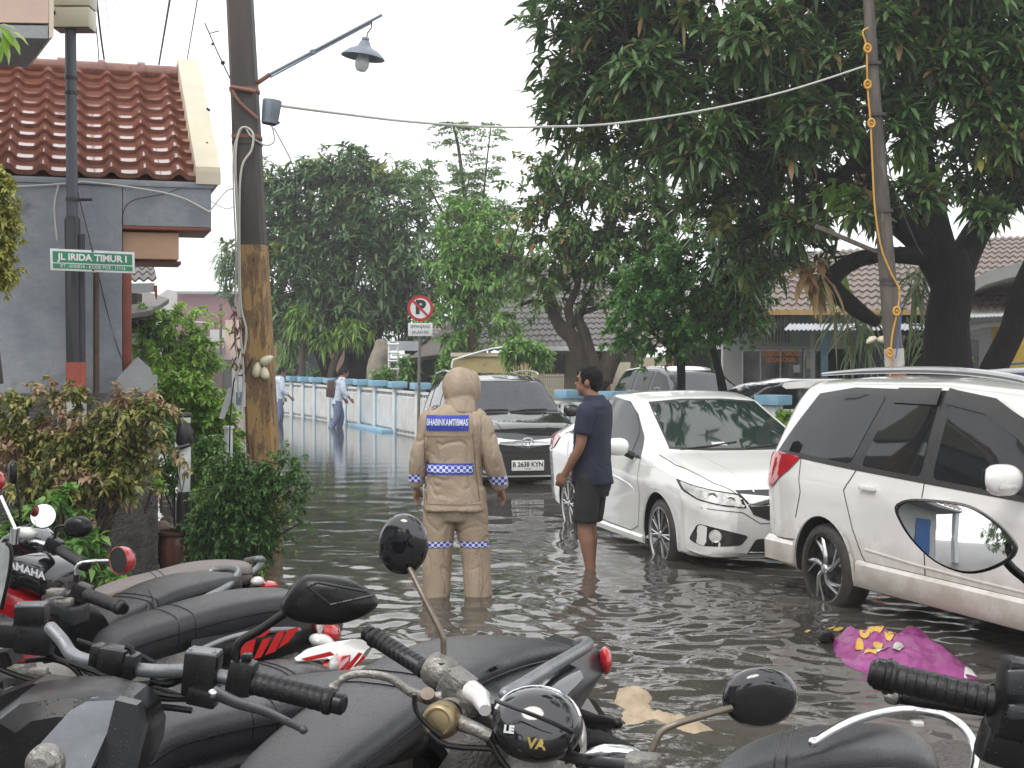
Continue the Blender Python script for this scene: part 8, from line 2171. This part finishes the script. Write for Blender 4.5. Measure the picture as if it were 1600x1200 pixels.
bm = B(); lathe(bm, [(.022,-.006),(.027,-.004),(.027,.004),(.022,.006)], c=Q(1556,1096,.00082), axis=(1,0,-.24)); obj(bm, 'grip_flange', M_bplast, rt)
dm = [(-.98,.72),(-.80,.95),(-.5,1.0),(0,.96),(.35,.82),(.72,.42),(.96,-.02),(1.0,-.25),(.92,-.52),(.66,-.82),(.35,-1.0),(.05,-.98),(-.30,-.75),(-.62,-.30),(-.85,.20)]
disc_mirror(rt, Q(1490,838,.00088), (-.50,-.86,.07), .084, .049, .024, M_bplast, [Q(1564,866,.00088), Q(1582,888,.00088), Q(1620,925,.00088), Q(1660,1010,.00088), Q(1650,1080,.00085)], .0065, M_bplast, shape=smooth_poly([(-x, y) for x, y in dm], 3), conv=.55)

# ================================================================ things floating in the water
M_purple = mat('purple_printed_plastic', (.29,.035,.20), .3, c2=(.20,.022,.14), scale=5, bump=.3, bscale=30)
M_printy = mat('yellow_print', (.62,.38,.05), .4)
def crumple(outline, z0, hgt, amp, seed, n=26):
    """inflated crumpled sheet over an outline of ground points"""
    bm = B(); t = B()
    f_ = t.faces.new([t.verts.new((p.x, p.y, 0)) for p in outline])
    xs_ = [p.x for p in outline]; ys_ = [p.y for p in outline]
    for ax, lo, hi in ((0, min(xs_), max(xs_)), (1, min(ys_), max(ys_))):
        st_ = (hi-lo)/n
        for i in range(1, n):
            no = V((1,0,0)) if ax == 0 else V((0,1,0))
            bmesh.ops.bisect_plane(t, geom=t.verts[:]+t.edges[:]+t.faces[:], plane_co=no*(lo+st_*i), plane_no=no, dist=1e-5)
    def dist(p):
        b = 1e9
        for a, c in zip(outline, outline[1:]+outline[:1]):
            a2, c2 = V((a.x,a.y,0)), V((c.x,c.y,0)); d = c2-a2; u = max(0, min(1, (p-a2).dot(d)/d.length_squared)); b = min(b, (p-(a2+d*u)).length)
        return b
    for v in t.verts:
        e = dist(V((v.co.x, v.co.y, 0))); q = min(1, e/.13)
        v.co.z = z0+hgt*math.sqrt(q)*(.75+.4*noise.noise(v.co*3+V((seed,0,0))))+amp*noise.noise(V((v.co.x*11, v.co.y*11, seed)))*q+amp*.8*(abs(noise.noise(V((v.co.x*20, v.co.y*8, seed)))))*q
    return t
def Wp(pts): return [W(x, y) for x, y in pts]
bg_ = thing('plastic_bag', 'purple printed plastic bag with yellow marks floating before the people carrier', 'bag', tuple(W(1410, 1040)))
ol = Wp([(1300,1000),(1330,996),(1400,994),(1412,982),(1445,990),(1470,1010),(1520,1048),(1533,1060),(1500,1064),(1440,1058),(1380,1060),(1340,1048),(1305,1030)])
t = crumple(ol, -.012, .085, .045, 3, 44); bag = obj(t, 'bag_skin', M_purple, bg_, smooth='all')
Mb = ROOT[bag.name]; bb = bvh_of(bag)
def on_bag(poly, m, name, par):
    bm = B(); pp2 = [W(x, y) for x, y in poly]
    c_ = [( (Mb.inverted()@p).x, (Mb.inverted()@p).y) for p in pp2]
    b2 = patch_bm([c_], (0,0,2), (1,0,0), (0,1,0), (0,0,-1), bb, .006, grid=.03)
    return obj(b2, name, m, par, True, smooth='all', norm=False)
for q in (circ(1352,1009,9,14,5), circ(1372,1020,8,12,4), circ(1391,1012,9,14,4.5), circ(1343,1019,7,12,4), [(1355,1004),(1375,998),(1398,996),(1380,1005),(1362,1012)], [(1350,1040),(1362,1030),(1382,1032),(1368,1042)], [(1422,984),(1440,988),(1436,991),(1420,988)]):
    on_bag(q, M_printy, 'yellow_print', bag)
on_bag([(1365,1036),(1400,1028),(1418,1031),(1400,1036),(1372,1041)], M_whitepl, 'white_print', bag); on_bag(circ(1404,1028,8,12,5), M_whitepl, 'white_print', bag)
on_bag([(1508,1054),(1530,1048),(1534,1062),(1505,1064)], M_whitepl, 'white_print', bag)
bm = B(); ball(bm, W(1292,1003)+V((0,0,.02)), (.05,.045,.045), 12)
for v_ in bm.verts: v_.co += V(noise.noise_vector(v_.co*18))*.02
obj(bm, 'knot', M_bplast, bg_)
ol = Wp([(958,1076),(985,1074),(1015,1080),(1020,1090),(1012,1098),(1030,1112),(1055,1115),(1090,1125),(1120,1142),(1085,1148),(1050,1138),(1025,1125),(1000,1132),(975,1135),(962,1120),(975,1108),(958,1098),(962,1088)])
t = crumple(ol, -.008, .045, .045, 8, 40)
single(t, 'wet_cloth', mat('beige_wet_cloth', (.42,.33,.22), .5, c2=(.30,.22,.14), scale=7, bump=.4, bscale=25), 'crumpled beige cloth floating behind the round headlight', 'cloth', smooth='all')
M_deadleaf = mat('yellow_dead_leaf', (.45,.30,.05), .5, c2=(.35,.2,.04), scale=12)
for x, y, r_, lab in ((1310,985,.055,'larger yellow leaf floating just left of the purple bag'), (1262,988,.03,'small yellow leaf floating further left of the purple bag'), (1300,983,.03,'yellow leaf floating behind the knot of the purple bag')):
    c_ = W(x, y)+V((0,0,.006)); a_ = random.random()
    bm = B(); prism(bm, [c_+V((math.cos(a_)*u*r_-math.sin(a_)*v*r_, math.sin(a_)*u*r_*1.5+math.cos(a_)*v*r_*1.5, .004*math.sin(u*3))) for u, v in ((-1,0),(-.5,.3),(0,.38),(.6,.25),(1,0),(.6,-.25),(0,-.38),(-.5,-.3))], (0,0,.003))
    single(bm, 'floating_leaf', M_deadleaf, lab, 'leaf', 'dead leaves floating near the purple bag')

for nm, pts, r_, sc_, m_ in (('control_cable', [(120,1000),(160,1012),(205,1018),(240,1035)], .005, .00125, M_bplast), ('control_cable', [(60,1075),(120,1072),(190,1066),(255,1078),(300,1095)], .005, .00118, M_bplast),
    ('control_cable', [(0,1045),(40,1060),(90,1068),(140,1058)], .006, .00128, M_bplast), ('brake_hose', [(215,1068),(240,1082),(290,1088),(330,1075)], .0055, .0011, M_bplast)):
    bm = B(); tube(bm, [Q(x, y, sc_) for x, y in pts], r_, 8, spline=5); obj(bm, nm, m_, rt2)
